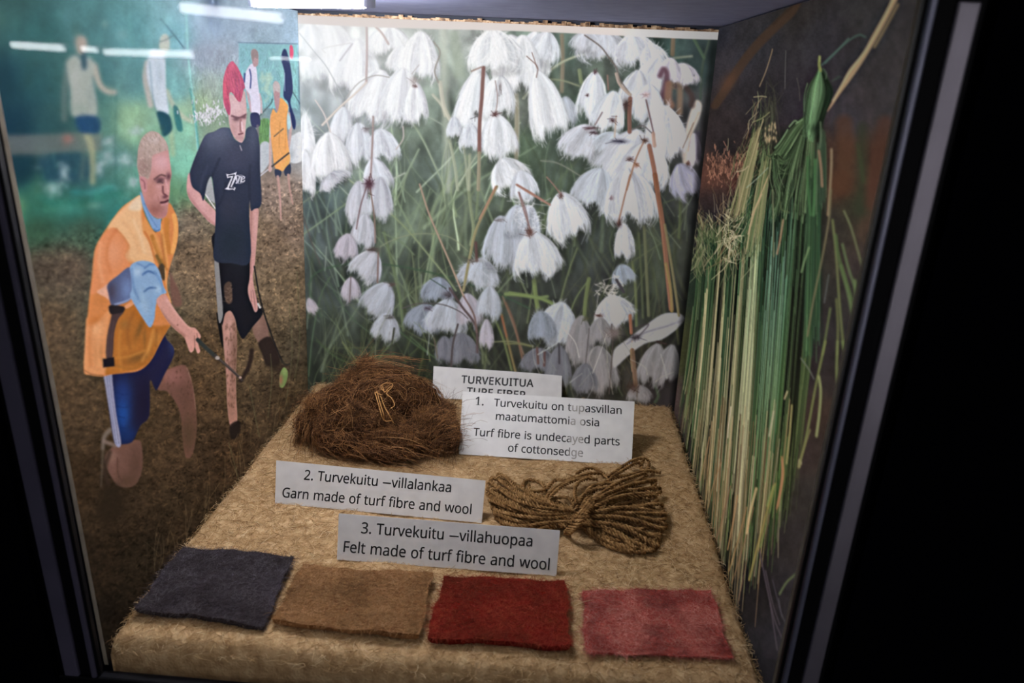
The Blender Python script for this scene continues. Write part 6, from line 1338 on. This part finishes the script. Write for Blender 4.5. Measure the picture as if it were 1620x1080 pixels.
    hz = (.6 * np.exp(-(((S.xx + S.x0 - 480) / 190)**2 + ((S.yy + S.y0 - 40) / 130)**2)))[..., None]; S.a = (S.a + hz * (252 - S.a)).astype(np.float32)  # lamp glare at upper left painted in as a lift to white
    # dark edge at the right, unprinted white border along the top
    Y, X = S.yy + S.y0, S.xx + S.x0
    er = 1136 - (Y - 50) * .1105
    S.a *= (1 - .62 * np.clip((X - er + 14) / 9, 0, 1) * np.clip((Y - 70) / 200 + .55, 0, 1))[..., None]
    yb = 37.5 + (X - 472) * (62 - 37.5) / (1136 - 472) + 1.1 * np.sin(X * .013)
    m = np.clip((yb - Y) / 1.4 + .5, 0, 1)[..., None]
    S.a = (S.a * (1 - m) + np.array([226, 218, 214]) * m).astype(np.float32)
    return S

# ------------------------------------------------------------------ right print: a hanging bundle of sedge
def paint_right():
    S = Sheet(1040, -60, 1520, 1130); r = S.rng
    S.field([(1120, 60, (50, 52, 64)), (1150, 100, (60, 56, 62)), (1200, 60, (56, 54, 58)), (1260, 20, (54, 50, 48)), (1300, 60, (60, 58, 62)), (1380, 40, (62, 60, 60)), (1440, 60, (66, 62, 62)), (1400, 140, (64, 60, 60)), (1200, 160, (52, 48, 50)), (1140, 200, (54, 46, 46)), (1150, 230, (48, 42, 42)), (1260, 160, (52, 48, 52)),
             (1340, 190, (62, 58, 62)), (1420, 180, (68, 64, 64)), (1330, 240, (78, 56, 42)), (1330, 290, (84, 56, 38)), (1350, 260, (72, 58, 42)), (1385, 250, (76, 52, 38)), (1395, 300, (86, 56, 42)), (1380, 350, (82, 60, 46)), (1360, 330, (58, 60, 42)), (1320, 360, (58, 54, 44)), (1385, 420, (70, 60, 54)), (1360, 480, (62, 60, 50)), (1330, 520, (56, 52, 48)), (1300, 560, (52, 46, 42)), (1330, 600, (58, 50, 44)), (1310, 660, (70, 54, 42)), (1290, 720, (62, 50, 42)), (1300, 780, (56, 50, 44)), (1270, 860, (52, 46, 42)), (1250, 940, (50, 46, 46)), (1230, 1020, (46, 44, 46)),
             (1125, 280, (104, 64, 50)), (1160, 275, (96, 62, 48)), (1190, 270, (76, 52, 40)), (1130, 320, (58, 44, 42)), (1120, 350, (46, 44, 44)), (1150, 345, (40, 38, 40)), (1240, 400, (40, 52, 40)), (1200, 500, (44, 66, 40)), (1120, 450, (44, 60, 44)), (1100, 560, (70, 74, 40)), (1150, 620, (60, 78, 34)), (1200, 680, (44, 76, 28)), (1080, 640, (84, 68, 62)), (1095, 700, (58, 48, 42)), (1130, 760, (52, 46, 34)), (1170, 800, (52, 56, 34)), (1160, 880, (42, 36, 32)), (1190, 940, (38, 34, 32)), (1220, 1060, (34, 32, 34))], 18)
    S.shade(0.07 * S.noise(20, 40) + 0.07 * S.noise(7, 12) + 0.06 * S.noise(2) + .03 * S.noise(60, 60))
    z8 = zoomed(1050, 0, 2.7); za = zoomed(1080, 80, 4.153); zb = zoomed(1080, 300, 4.153); zc = zoomed(1060, 540, 4.153); zd = zoomed(1000, 680, 2.7); ze = zoomed(1060, 0, 6.75)
    # slanting beam behind
    S.poly(ze((440, 1120), (600, 860), (740, 640), (900, 440), (1090, 250), (1300, 60), (1400, 20), (1330, 160), (1180, 300), (1000, 480), (860, 640), (720, 840), (580, 1060), (500, 1160)), (80, 58, 42), 2.5, .75); S.blob(*ze((620, 880))[0], 12, 22, (104, 70, 52), .7, .6)
    S.line(ze((1100, 260), (1280, 90), (1420, 0)), 3, (56, 44, 36), .5, 1.5)
    # rust stubble at the left and the reddish posts
    n = 340; x = r.uniform(1118, 1184, n); y = r.normal(268, 14, n)
    P = np.stack([np.stack([x, y], -1), np.stack([x + r.normal(0, 2, n), y - r.uniform(2, 9, n)], -1)], 1)
    S.hairs(P, np.array([150, 100, 76]) * r.uniform(.5, 1.35, (n, 1)), .7, 1.1)
    for q, w, c in [(za((1060, 480), (1070, 700), (1040, 900)), 26, (96, 60, 38)), (za((1330, 480), (1280, 750), (1240, 1000)), 24, (94, 58, 42)), (za((1180, 500), (1180, 760), (1160, 1050)), 14, (54, 62, 40))]:
        S.line(q, w, c, .6, 6)
    S.line(za((1150, 620), (1190, 860)), 6, (64, 84, 46), .4, 3)
    DG = [(38, 64, 42), (46, 80, 52), (34, 54, 34), (54, 92, 58), (28, 42, 28)]
    MG = [(70, 108, 60), (80, 118, 68), (58, 92, 52), (94, 128, 74), (50, 80, 44), (106, 138, 88)]
    YG = [(116, 130, 64), (134, 146, 82), (102, 116, 54), (150, 156, 98), (88, 104, 46)]
    ST = [(166, 150, 100), (184, 168, 118), (150, 130, 82), (194, 182, 134), (140, 114, 72), (160, 126, 82)]
    TL = [(60, 102, 72), (78, 124, 88), (102, 146, 108), (52, 88, 62)]
    H = lambda x, y=0: np.array([x, y], float)
    # dark mass behind the blades
    S.poly([(1112, 356), (1150, 350), (1180, 270), (1215, 226), (1250, 200), (1290, 190), (1306, 240), (1298, 420), (1276, 560), (1258, 680), (1232, 770), (1198, 820), (1165, 830), (1128, 760), (1102, 700), (1080, 640), (1086, 560), (1100, 440)], (34, 46, 32), 10, .72)
    # locks of long blades: ridge they hang from -> line where they end, colour from top to tip
    top_x = lambda f: np.interp(f, [0, .2, .42, .62, .8, 1], [1110, 1150, 1192, 1232, 1268, 1300])
    top_y = lambda f: np.interp(f, [0, .2, .42, .62, .8, 1], [368, 352, 268, 300, 262, 240])
    bot_x = lambda f: np.interp(f, [0, .2, .42, .62, .8, 1], [1078, 1116, 1150, 1190, 1226, 1258])
    bot_y = lambda f: np.interp(f, [0, .2, .42, .62, .8, 1], [690, 800, 890, 880, 820, 740])
    def lock(f, wt, n, ctop, cbot, w=(.7, 1.25), al=(.35, .85), s=(0, .45), e=(.62, 1.06)):
        u = r.normal(0, .5, n); q = u * .8 + r.normal(0, .45, n)
        A = np.stack([top_x(f) + wt * u, np.full(n, top_y(f))], -1); B = np.stack([bot_x(f) + wt * 1.25 * q, bot_y(f) + r.normal(0, 24, n)], -1)
        M = (A + B) / 2 + np.array([r.normal(0, 3) + 3, 0]) + r.normal(0, 1.3, (n, 2))
        t0 = r.uniform(*s, n); t1 = r.uniform(*e, n)
        t = t0[:, None] + (t1 - t0)[:, None] * np.linspace(0, 1, 10)[None]
        P = ((1 - t)**2)[..., None] * A[:, None] + (2 * t * (1 - t))[..., None] * (2 * M - (A + B) / 2)[:, None] + (t**2)[..., None] * B[:, None]
        P += np.cumsum(r.normal(0, .2, P.shape), 1)
        g = r.uniform(.6, 1.2, (n, 1))
        ct = np.array(ctop, float)[r.integers(0, len(ctop), n)] * g; cb = np.array(cbot, float)[r.integers(0, len(cbot), n)] * g
        f0 = t0[:, None]; f1 = np.minimum(t1, 1)[:, None]
        col = np.stack([ct + (cb - ct) * np.clip(v * 1.5 - .35, 0, 1) for v in (f0, (f0 + f1) / 2, f1)], 1)
        S.hairs(P, np.clip(col, 0, 255), r.uniform(*al, n), r.uniform(*w, n), fade=.3)
    order = r.permutation(np.linspace(0, 1, 62))
    for f in order:
        if f < .12: th = (DG + MG, YG + ST + MG)
        elif f < .24: th = (MG + YG, ST + YG + YG)
        elif f < .4: th = (MG + DG, YG + ST + MG)
        elif f < .52: th = (MG + TL + YG, ST + YG)
        elif f < .7: th = (TL + MG + DG, MG + YG + [(74, 112, 42), (92, 126, 52)])
        elif f < .85: th = (TL + DG + MG, [(78, 112, 42), (92, 124, 52), (64, 96, 38), (108, 132, 64), (60, 84, 36)])
        else: th = (MG + DG, [(96, 106, 54), (78, 92, 42), (112, 118, 62), (64, 84, 40)])
        lock(f, 6 if f < .9 else 4, 30, th[0], th[1])
        if r.random() < .7: lock(f + r.normal(0, .02), 3, 9, [(24, 30, 22), (32, 38, 28)], [(30, 32, 20), (38, 34, 22)], w=(1, 2.4), al=(.3, .8))
    # brighter sheaves
    for f, n in ((.17, 20), (.21, 18), (.3, 10), (.385, 12), (.44, 26), (.465, 30), (.49, 24), (.06, 12)):
        lock(f, 3.2, n, [(170, 184, 128), (150, 170, 116), (140, 170, 120)] if f > .4 else [(150, 150, 100), (170, 160, 110)], [(206, 192, 140), (186, 172, 116), (196, 184, 130)], w=(.7, 1.4), al=(.5, .9), s=(.1, .5), e=(.6, .98))
    for f, n in ((.62, 14), (.7, 12), (.58, 12), (.66, 10)): lock(f, 4, n, [(120, 166, 136), (96, 146, 112)], [(110, 140, 66), (126, 150, 76)], al=(.4, .8), s=(.05, .6), e=(.5, 1))
    # few long tips beyond the end
    for f in np.linspace(.12, .8, 26): lock(f + r.normal(0, .02), 9, 3, ST, ST + [(150, 112, 66)], s=(.6, .85), e=(.95, 1.16), w=(.9, 1.5), al=(.5, .9))
    # brushy tops at the left
    def brush(cx, cy, sx, sy, n, ang, ln, cols, al=(.35, .8)):
        x = r.normal(cx, sx, n); y = r.normal(cy, sy, n); a = r.normal(ang, .3, n); L = r.uniform(.4, 1, n) * ln
        P = np.stack([np.stack([x, y], -1), np.stack([x + .5 * L * np.cos(a) + r.normal(0, 1.2, n), y + .5 * L * np.sin(a)], -1), np.stack([x + L * np.cos(a + r.normal(0, .25, n)), y + L * np.sin(a)], -1)], 1)
        S.hairs(P, np.array(cols, float)[r.integers(0, len(cols), n)] * r.uniform(.6, 1.15, (n, 1)), r.uniform(*al, n), r.uniform(.7, 1.3, n), fade=.4)
    PB = [(122, 136, 84), (100, 120, 70), (146, 150, 102), (76, 96, 54), (160, 150, 106)]
    brush(1112, 376, 9, 12, 110, -1.7, 24, PB); brush(1108, 400, 9, 12, 80, 1.75, 36, PB); brush(1134, 384, 9, 10, 70, -1.5, 30, PB); brush(1120, 350, 12, 10, 26, -1.7, 26, ST, (.4, .8)); brush(1146, 345, 8, 14, 26, -1.6, 34, ST, (.4, .8))
    brush(1162, 352, 9, 22, 70, -1.25, 34, PB + ST); brush(1172, 300, 8, 26, 50, -1.2, 46, PB + ST); brush(1186, 250, 8, 24, 36, -1.2, 44, PB + ST); brush(1200, 205, 8, 18, 34, -1.3, 30, PB); brush(1158, 388, 9, 14, 50, 1.9, 44, PB + ST)
    brush(1208, 240, 7, 26, 60, 1.9, 50, MG + PB); brush(1190, 330, 8, 30, 70, 1.9, 60, MG + TL + PB); brush(1216, 175, 8, 14, 44, -1.5, 36, [(66, 68, 52), (84, 84, 62)], (.2, .5))
    def bundle(n, a, b, wa, wb, cols, al=(.4, .9), wd=(.8, 1.6), jit=.25, cut=(.0, .35), end=(0.75, 1.05)):
        u = r.uniform(-1, 1, n); v = u + r.normal(0, jit, n); A = np.array(a) + np.outer(u, wa); B = np.array(b) + np.outer(v, wb)
        t0 = r.uniform(*cut, n); t1 = r.uniform(*end, n); t = (t0[:, None] + (t1 - t0)[:, None] * np.linspace(0, 1, 6)[None])[..., None]
        P = A[:, None] * (1 - t) + B[:, None] * t + np.cumsum(r.normal(0, .4, (n, 6, 2)), 1)
        S.hairs(P, np.array(cols, float)[r.integers(0, len(cols), n)] * r.uniform(.7, 1.18, (n, 1)), r.uniform(*al, n), r.uniform(*wd, n))
    for k in range(46):
        x, y = r.normal(1152, 12), r.normal(372, 22); S.line([(x, y), (x + r.normal(0, 8), y + r.normal(0, 7)), (x + r.normal(0, 12), y + r.normal(4, 10))], 1, (196, 184, 140), r.uniform(.4, .9), .5)
    bundle(70, (1200, 200), (1166, 340), H(8), H(10), [(150, 140, 92), (176, 160, 110), (116, 128, 74)], cut=(0, .5), jit=.3); bundle(60, (1216, 230), (1190, 400), H(8), H(10), [(130, 140, 84), (96, 124, 74), (160, 150, 100)], cut=(0, .5))
    bundle(40, (1218, 150), (1216, 240), H(8), H(12), [(66, 68, 52), (84, 84, 62)], al=(.2, .5), jit=.5)
    for k in range(30):
        x, y = za((r.uniform(540, 615), r.uniform(480, 600)))[0]; S.blob(x, y, 1.3, 3, (184, 160, 112), .8)
    for q, w, c, a in [([(505, 235), (545, 140), (580, 30), (590, -10)], 1.6, (152, 128, 92), .8), ([(672, 250), (674, 120), (678, 0)], 1.2, (100, 98, 92), .8), ([(468, 305), (520, 300), (550, 305)], 1.8, (150, 142, 100), .8), ([(458, 470), (520, 445), (570, 405)], 1.6, (140, 140, 90), .8), ([(520, 310), (480, 370), (460, 430)], 1.3, (140, 116, 80), .8), ([(750, 180), (765, 250), (770, 330)], 1.2, (96, 90, 80), .7), ([(395, 580), (430, 500), (470, 440)], .9, (110, 96, 72), .6), ([(820, 215), (800, 300), (800, 400)], 2, (96, 124, 84), .8),
                       ([(360, 1080), (400, 900), (470, 650), (530, 450)], 1.8, (176, 160, 110), .8), ([(355, 795), (400, 785), (430, 760)], 1.8, (184, 160, 120), .9), ([(370, 820), (375, 900), (372, 1000)], 1.6, (160, 140, 100), .8), ([(455, 1080), (520, 930), (565, 820)], 1.8, (190, 160, 110), .8), ([(420, 900), (500, 830), (560, 770)], 1.3, (150, 176, 150), .7)]:
        S.line(za(*q), w, c, a, .6)
    # drooping bow of the knot: loops of leaves
    kn = S.poly(za((606, 650), (650, 610), (700, 540), (740, 470), (800, 450), (826, 510), (790, 640), (730, 770), (670, 840), (618, 830), (606, 760)), (34, 54, 30), 4, .8)
    def cutp(pts):
        f = r.uniform(-.45, .3); (ax, ay), (bx, by) = pts[-2:]
        return pts[:-1] + [(bx + (bx - ax) * f, by + (by - ay) * f)]
    def sweep(n, pts, sp, cols, w=1.1, al=.7):
        for k in range(n):
            u = r.normal(0, 1, 2) ; S.line(za(*[(x + sp * (u[0] + .25 * r.normal()) * q, y + sp * .5 * u[1] * q) for (x, y), q in zip(cutp(pts), np.interp(np.linspace(0, 1, len(pts)), [0, .5, 1], [.5, 1, 1.1]))]), r.uniform(.8, 1.5) * w, np.array(cols[r.integers(0, len(cols))]) * r.uniform(.5, 1.2), r.uniform(.4, .9) * al / .7, .5)
    KG = [(104, 136, 84), (84, 114, 66), (126, 152, 100), (60, 84, 50), (40, 56, 34)]
    sweep(60, [(815, 440), (740, 520), (660, 640), (610, 700)], 20, KG); sweep(50, [(800, 520), (760, 640), (680, 730), (612, 700)], 18, KG); sweep(36, [(612, 690), (620, 780), (680, 800), (760, 700)], 16, KG); sweep(30, [(600, 720), (612, 850), (640, 960), (610, 1080)], 18, KG)
    sweep(40, [(790, 560), (740, 740), (700, 900), (680, 1060)], 30, KG); sweep(40, [(840, 500), (830, 700), (810, 900), (790, 1080)], 24, KG)
    for q in ([(700, 500), (735, 462), (755, 470)], [(745, 480), (790, 450)], [(606, 640), (640, 600), (690, 520)]): S.line(za(*q), 2.2, (124, 160, 104), .8, .7)
    # head of the bundle, tied near the top
    S.poly(za((806, 440), (818, 340), (845, 240), (870, 180), (895, 120), (925, 130), (960, 200), (970, 290), (948, 380), (920, 440), (900, 490), (850, 505), (815, 480)), (48, 80, 44), 3, .85)
    for k in range(190):
        u = np.clip(r.normal(0, .55), -1.15, 1.15); b = .45 + .55 * math.cos(u * 2.2 + .9); j = r.normal(0, 5, 4)
        S.line(za((903 + 16 * u, 118 + 26 * abs(u) + j[0]), (897 + 72 * u + j[1], 270 + j[0]), (866 + 56 * u + j[2], 430), (846 + 46 * u + j[3], 540 + r.uniform(-40, 60))), r.uniform(.8, 1.5), np.array([116, 164, 104]) * (0.35 + .7 * b) * r.uniform(.55, 1.25), r.uniform(.4, .9), .5)
    S.blob(*za((868, 320))[0], 5, 24, (150, 190, 134), .35, .15); S.blob(*za((880, 510))[0], 12, 8, (30, 44, 28), .6)
    S.line(za((900, 40), (897, 90), (905, 130)), 4, (132, 140, 72), .95, 1, w1=5); S.line(za((900, 40), (901, 70)), 1.8, (150, 160, 96), .9); S.line(za((925, 120), (945, 150), (940, 185)), 1.8, (84, 110, 76), .8)
    S.line(za((915, 95), (970, 40), (1020, -5), (1090, -80)), 2.2, (84, 116, 98), .8, 1); S.line(z8((690, 270), (770, 190), (830, 150), (862, 158)), 2.4, (80, 112, 96), .8, 1.1)
    # shaft of straw leaning across
    S.poly(za((950, 400), (985, 330), (1040, 230), (1090, 130), (1180, 20), (1240, -90), (1330, -250), (1400, -390), (1420, -360), (1330, -180), (1240, -20), (1160, 110), (1090, 210), (1030, 290), (990, 350)), (178, 138, 100), 1.5); S.line(za((985, 330), (1090, 150), (1240, -60), (1400, -370)), 2, (206, 172, 128), .7, 1.2); S.line(z8((900, 200), (940, 130), (1000, 20)), 4, (184, 150, 96), .6, 1.5)
    S.line(za((985, 200), (1030, 170)), 3, (70, 100, 70), .5, 1.5)
    # falling leaves right of the knot
    bundle(70, (1290, 200), (1285, 560), H(8), H(12), MG + DG, cut=(.1, .5)); bundle(40, (1300, 190), (1300, 330), H(6), H(6), [(80, 104, 70), (60, 80, 56)], cut=(.1, .3))
    for q, w, c in [([(905, 470), (908, 560), (900, 640)], 2.4, (96, 116, 80)), ([(895, 660), (910, 780), (916, 890)], 4, (150, 118, 86)), ([(978, 650), (975, 800), (955, 1080)], 4, (140, 120, 84)), ([(820, 700), (822, 900), (840, 1080)], 4, (66, 112, 60)), ([(870, 720), (868, 900), (860, 1080)], 4.6, (74, 120, 66))]:
        S.line(za(*q), w, c, .85, 1.1)
    for q, w, c in [([(975, 0), (960, 200), (910, 480), (860, 720), (820, 960)], 3.2, (112, 106, 70)), ([(830, 380), (800, 470), (780, 540)], 3, (110, 140, 84)), ([(985, 200), (1010, 450), (1030, 740), (1060, 1080)], 3.6, (110, 120, 66)), ([(1060, 140), (1110, 260), (1180, 510)], 3, (112, 120, 76)), ([(1040, 500), (1090, 680), (1118, 825)], 6, (104, 126, 72)), ([(1130, 600), (1140, 720), (1120, 825)], 6, (102, 124, 70)), ([(1005, 300), (1030, 460), (1110, 720)], 5, (84, 106, 58)), ([(1050, 360), (1090, 520), (1140, 660)], 4, (96, 116, 70)), ([(1010, 720), (1020, 900), (1016, 1080)], 3.6, (104, 110, 60)), ([(970, 780), (950, 900), (920, 1080)], 3.4, (96, 110, 60)), ([(660, 200), (640, 330), (620, 420)], 3, (170, 136, 96)), ([(590, 0), (596, 200), (598, 440)], 1.8, (130, 136, 90)), ([(520, 30), (470, 150), (430, 290)], 2.4, (192, 164, 116)), ([(960, 560), (930, 740)], 2, (90, 96, 90)),
                    ([(640, 80), (650, 130), (700, 150)], 1.6, (96, 112, 66))]:
        S.line(zb(*q), w, c, .8, 1.2)
    for q, w, c in [([(860, 110), (910, 180), (945, 245)], 2, (104, 108, 92)), ([(1020, 0), (960, 280), (900, 600), (848, 820)], 3.6, (112, 120, 62)), ([(978, 230), (990, 330), (980, 480), (962, 620)], 4, (140, 146, 86)), ([(1100, 0), (1095, 180), (1100, 340)], 4, (108, 118, 66)), ([(1135, 0), (1150, 110)], 4, (110, 126, 72)), ([(848, 820), (852, 780), (858, 800)], 4, (166, 156, 104)), ([(680, 460), (665, 550), (652, 620)], 3, (170, 164, 122)), ([(770, 330), (752, 375)], 2.6, (176, 160, 110)), ([(800, 420), (785, 620), (765, 800)], 3, (150, 140, 76)), ([(735, 760), (745, 860), (730, 960), (708, 1080)], 3.6, (160, 120, 66)), ([(680, 950), (650, 1040), (640, 1080)], 3.4, (128, 146, 70)), ([(400, 430), (385, 560), (380, 630)], 2, (206, 190, 150))]:
        S.line(zc(*q), w, c, .85, 1.0)
    for q, w, c in [([(415, 600), (450, 480), (490, 330)], 2, (164, 124, 72)), ([(425, 655), (480, 480), (520, 330)], 1.7, (140, 104, 66)), ([(450, 740), (490, 560), (500, 440)], 1.7, (120, 92, 66)), ([(500, 640), (540, 480), (610, 230)], 3, (150, 134, 62)), ([(505, 620), (550, 470), (580, 340)], 1.8, (120, 112, 60)), ([(408, 510), (430, 400), (450, 280)], 2.2, (176, 134, 80)), ([(490, 440), (500, 370), (530, 250)], 4, (196, 170, 110)), ([(548, 500), (580, 380), (610, 240)], 2.6, (112, 130, 60)), ([(618, 335), (640, 220), (640, 130)], 3, (166, 116, 74)), ([(620, 460), (632, 350)], 2, (90, 80, 66)), ([(570, 450), (585, 360)], 1.8, (110, 84, 62)), ([(360, 470), (385, 380), (420, 240)], 2, (140, 104, 70)), ([(325, 330), (345, 240), (380, 140)], 1.8, (160, 124, 76)), ([(290, 215), (310, 130), (330, 30)], 1.6, (170, 128, 80)), ([(710, 160), (740, 60), (760, 0)], 3, (120, 116, 64)), ([(630, 700), (660, 650), (700, 615)], 3, (96, 112, 66)), ([(625, 720), (640, 790), (670, 850)], 1.6, (86, 84, 84)),
                    ([(545, 520), (600, 780), (640, 890)], 2.6, (78, 68, 72)), ([(590, 740), (620, 940)], 2, (84, 72, 78)), ([(570, 600), (600, 740), (630, 830)], 2, (80, 70, 74)), ([(600, 640), (640, 800)], 1.6, (72, 66, 72))]:
        S.line(zd(*q), w, c, .8, .9)
    S.crisp(7, .4); S.fade(.8)
    S.shade(0.025 * S.noise(1.7) - .12)
    return S

# ------------------------------------------------------------------ print the three panels
def lamp_irradiance(P, N):
    """light of the case lamp that reaches points P with normal N (the drawn colours are divided by it, so its falloff goes into the ink inversely)"""
    c = np.array(LAMP_C); d = np.array([math.cos(LAMP_ANG), math.sin(LAMP_ANG), 0]); E = np.zeros(P.shape[:-1])
    n = 9
    for s in (np.arange(n) + .5) / n - .5:
        v = c + d * s * LAMP_LEN - P
        r2 = (v**2).sum(-1); r = np.sqrt(r2)
        ca = np.maximum((v * N).sum(-1) / r, 0)
        sa = np.sqrt(np.maximum(1 - ((v @ d) / r)**2, 0))
        E += LAMP_POWER * (2 * LAMP_R * LAMP_LEN / n) * ca * sa / r2
    return E
def ink_of(sheet, normal, ambient, front=0.0, lo=0.004, hi=0.9):
    N = np.array(normal, float)
    def f(P, xy):
        T = lin(np.clip(sheet.at(xy), 0, 254))
        E = lamp_irradiance(P, N) + ambient * (1 + front * np.clip((-P[..., 1] - .15) / .25, 0, 1))
        return np.clip(T * math.pi / E[..., None], lo, hi)
    return f
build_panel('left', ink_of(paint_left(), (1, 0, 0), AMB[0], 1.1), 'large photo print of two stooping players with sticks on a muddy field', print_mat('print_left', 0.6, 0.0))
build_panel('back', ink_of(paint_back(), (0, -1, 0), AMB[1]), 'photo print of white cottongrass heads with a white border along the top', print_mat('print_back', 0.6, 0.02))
build_panel('right', ink_of(paint_right(), (-1, 0, 0), AMB[2]), 'dark photo print of a hanging bundle of green and straw coloured sedge', print_mat('print_right', 0.6, 0.0))
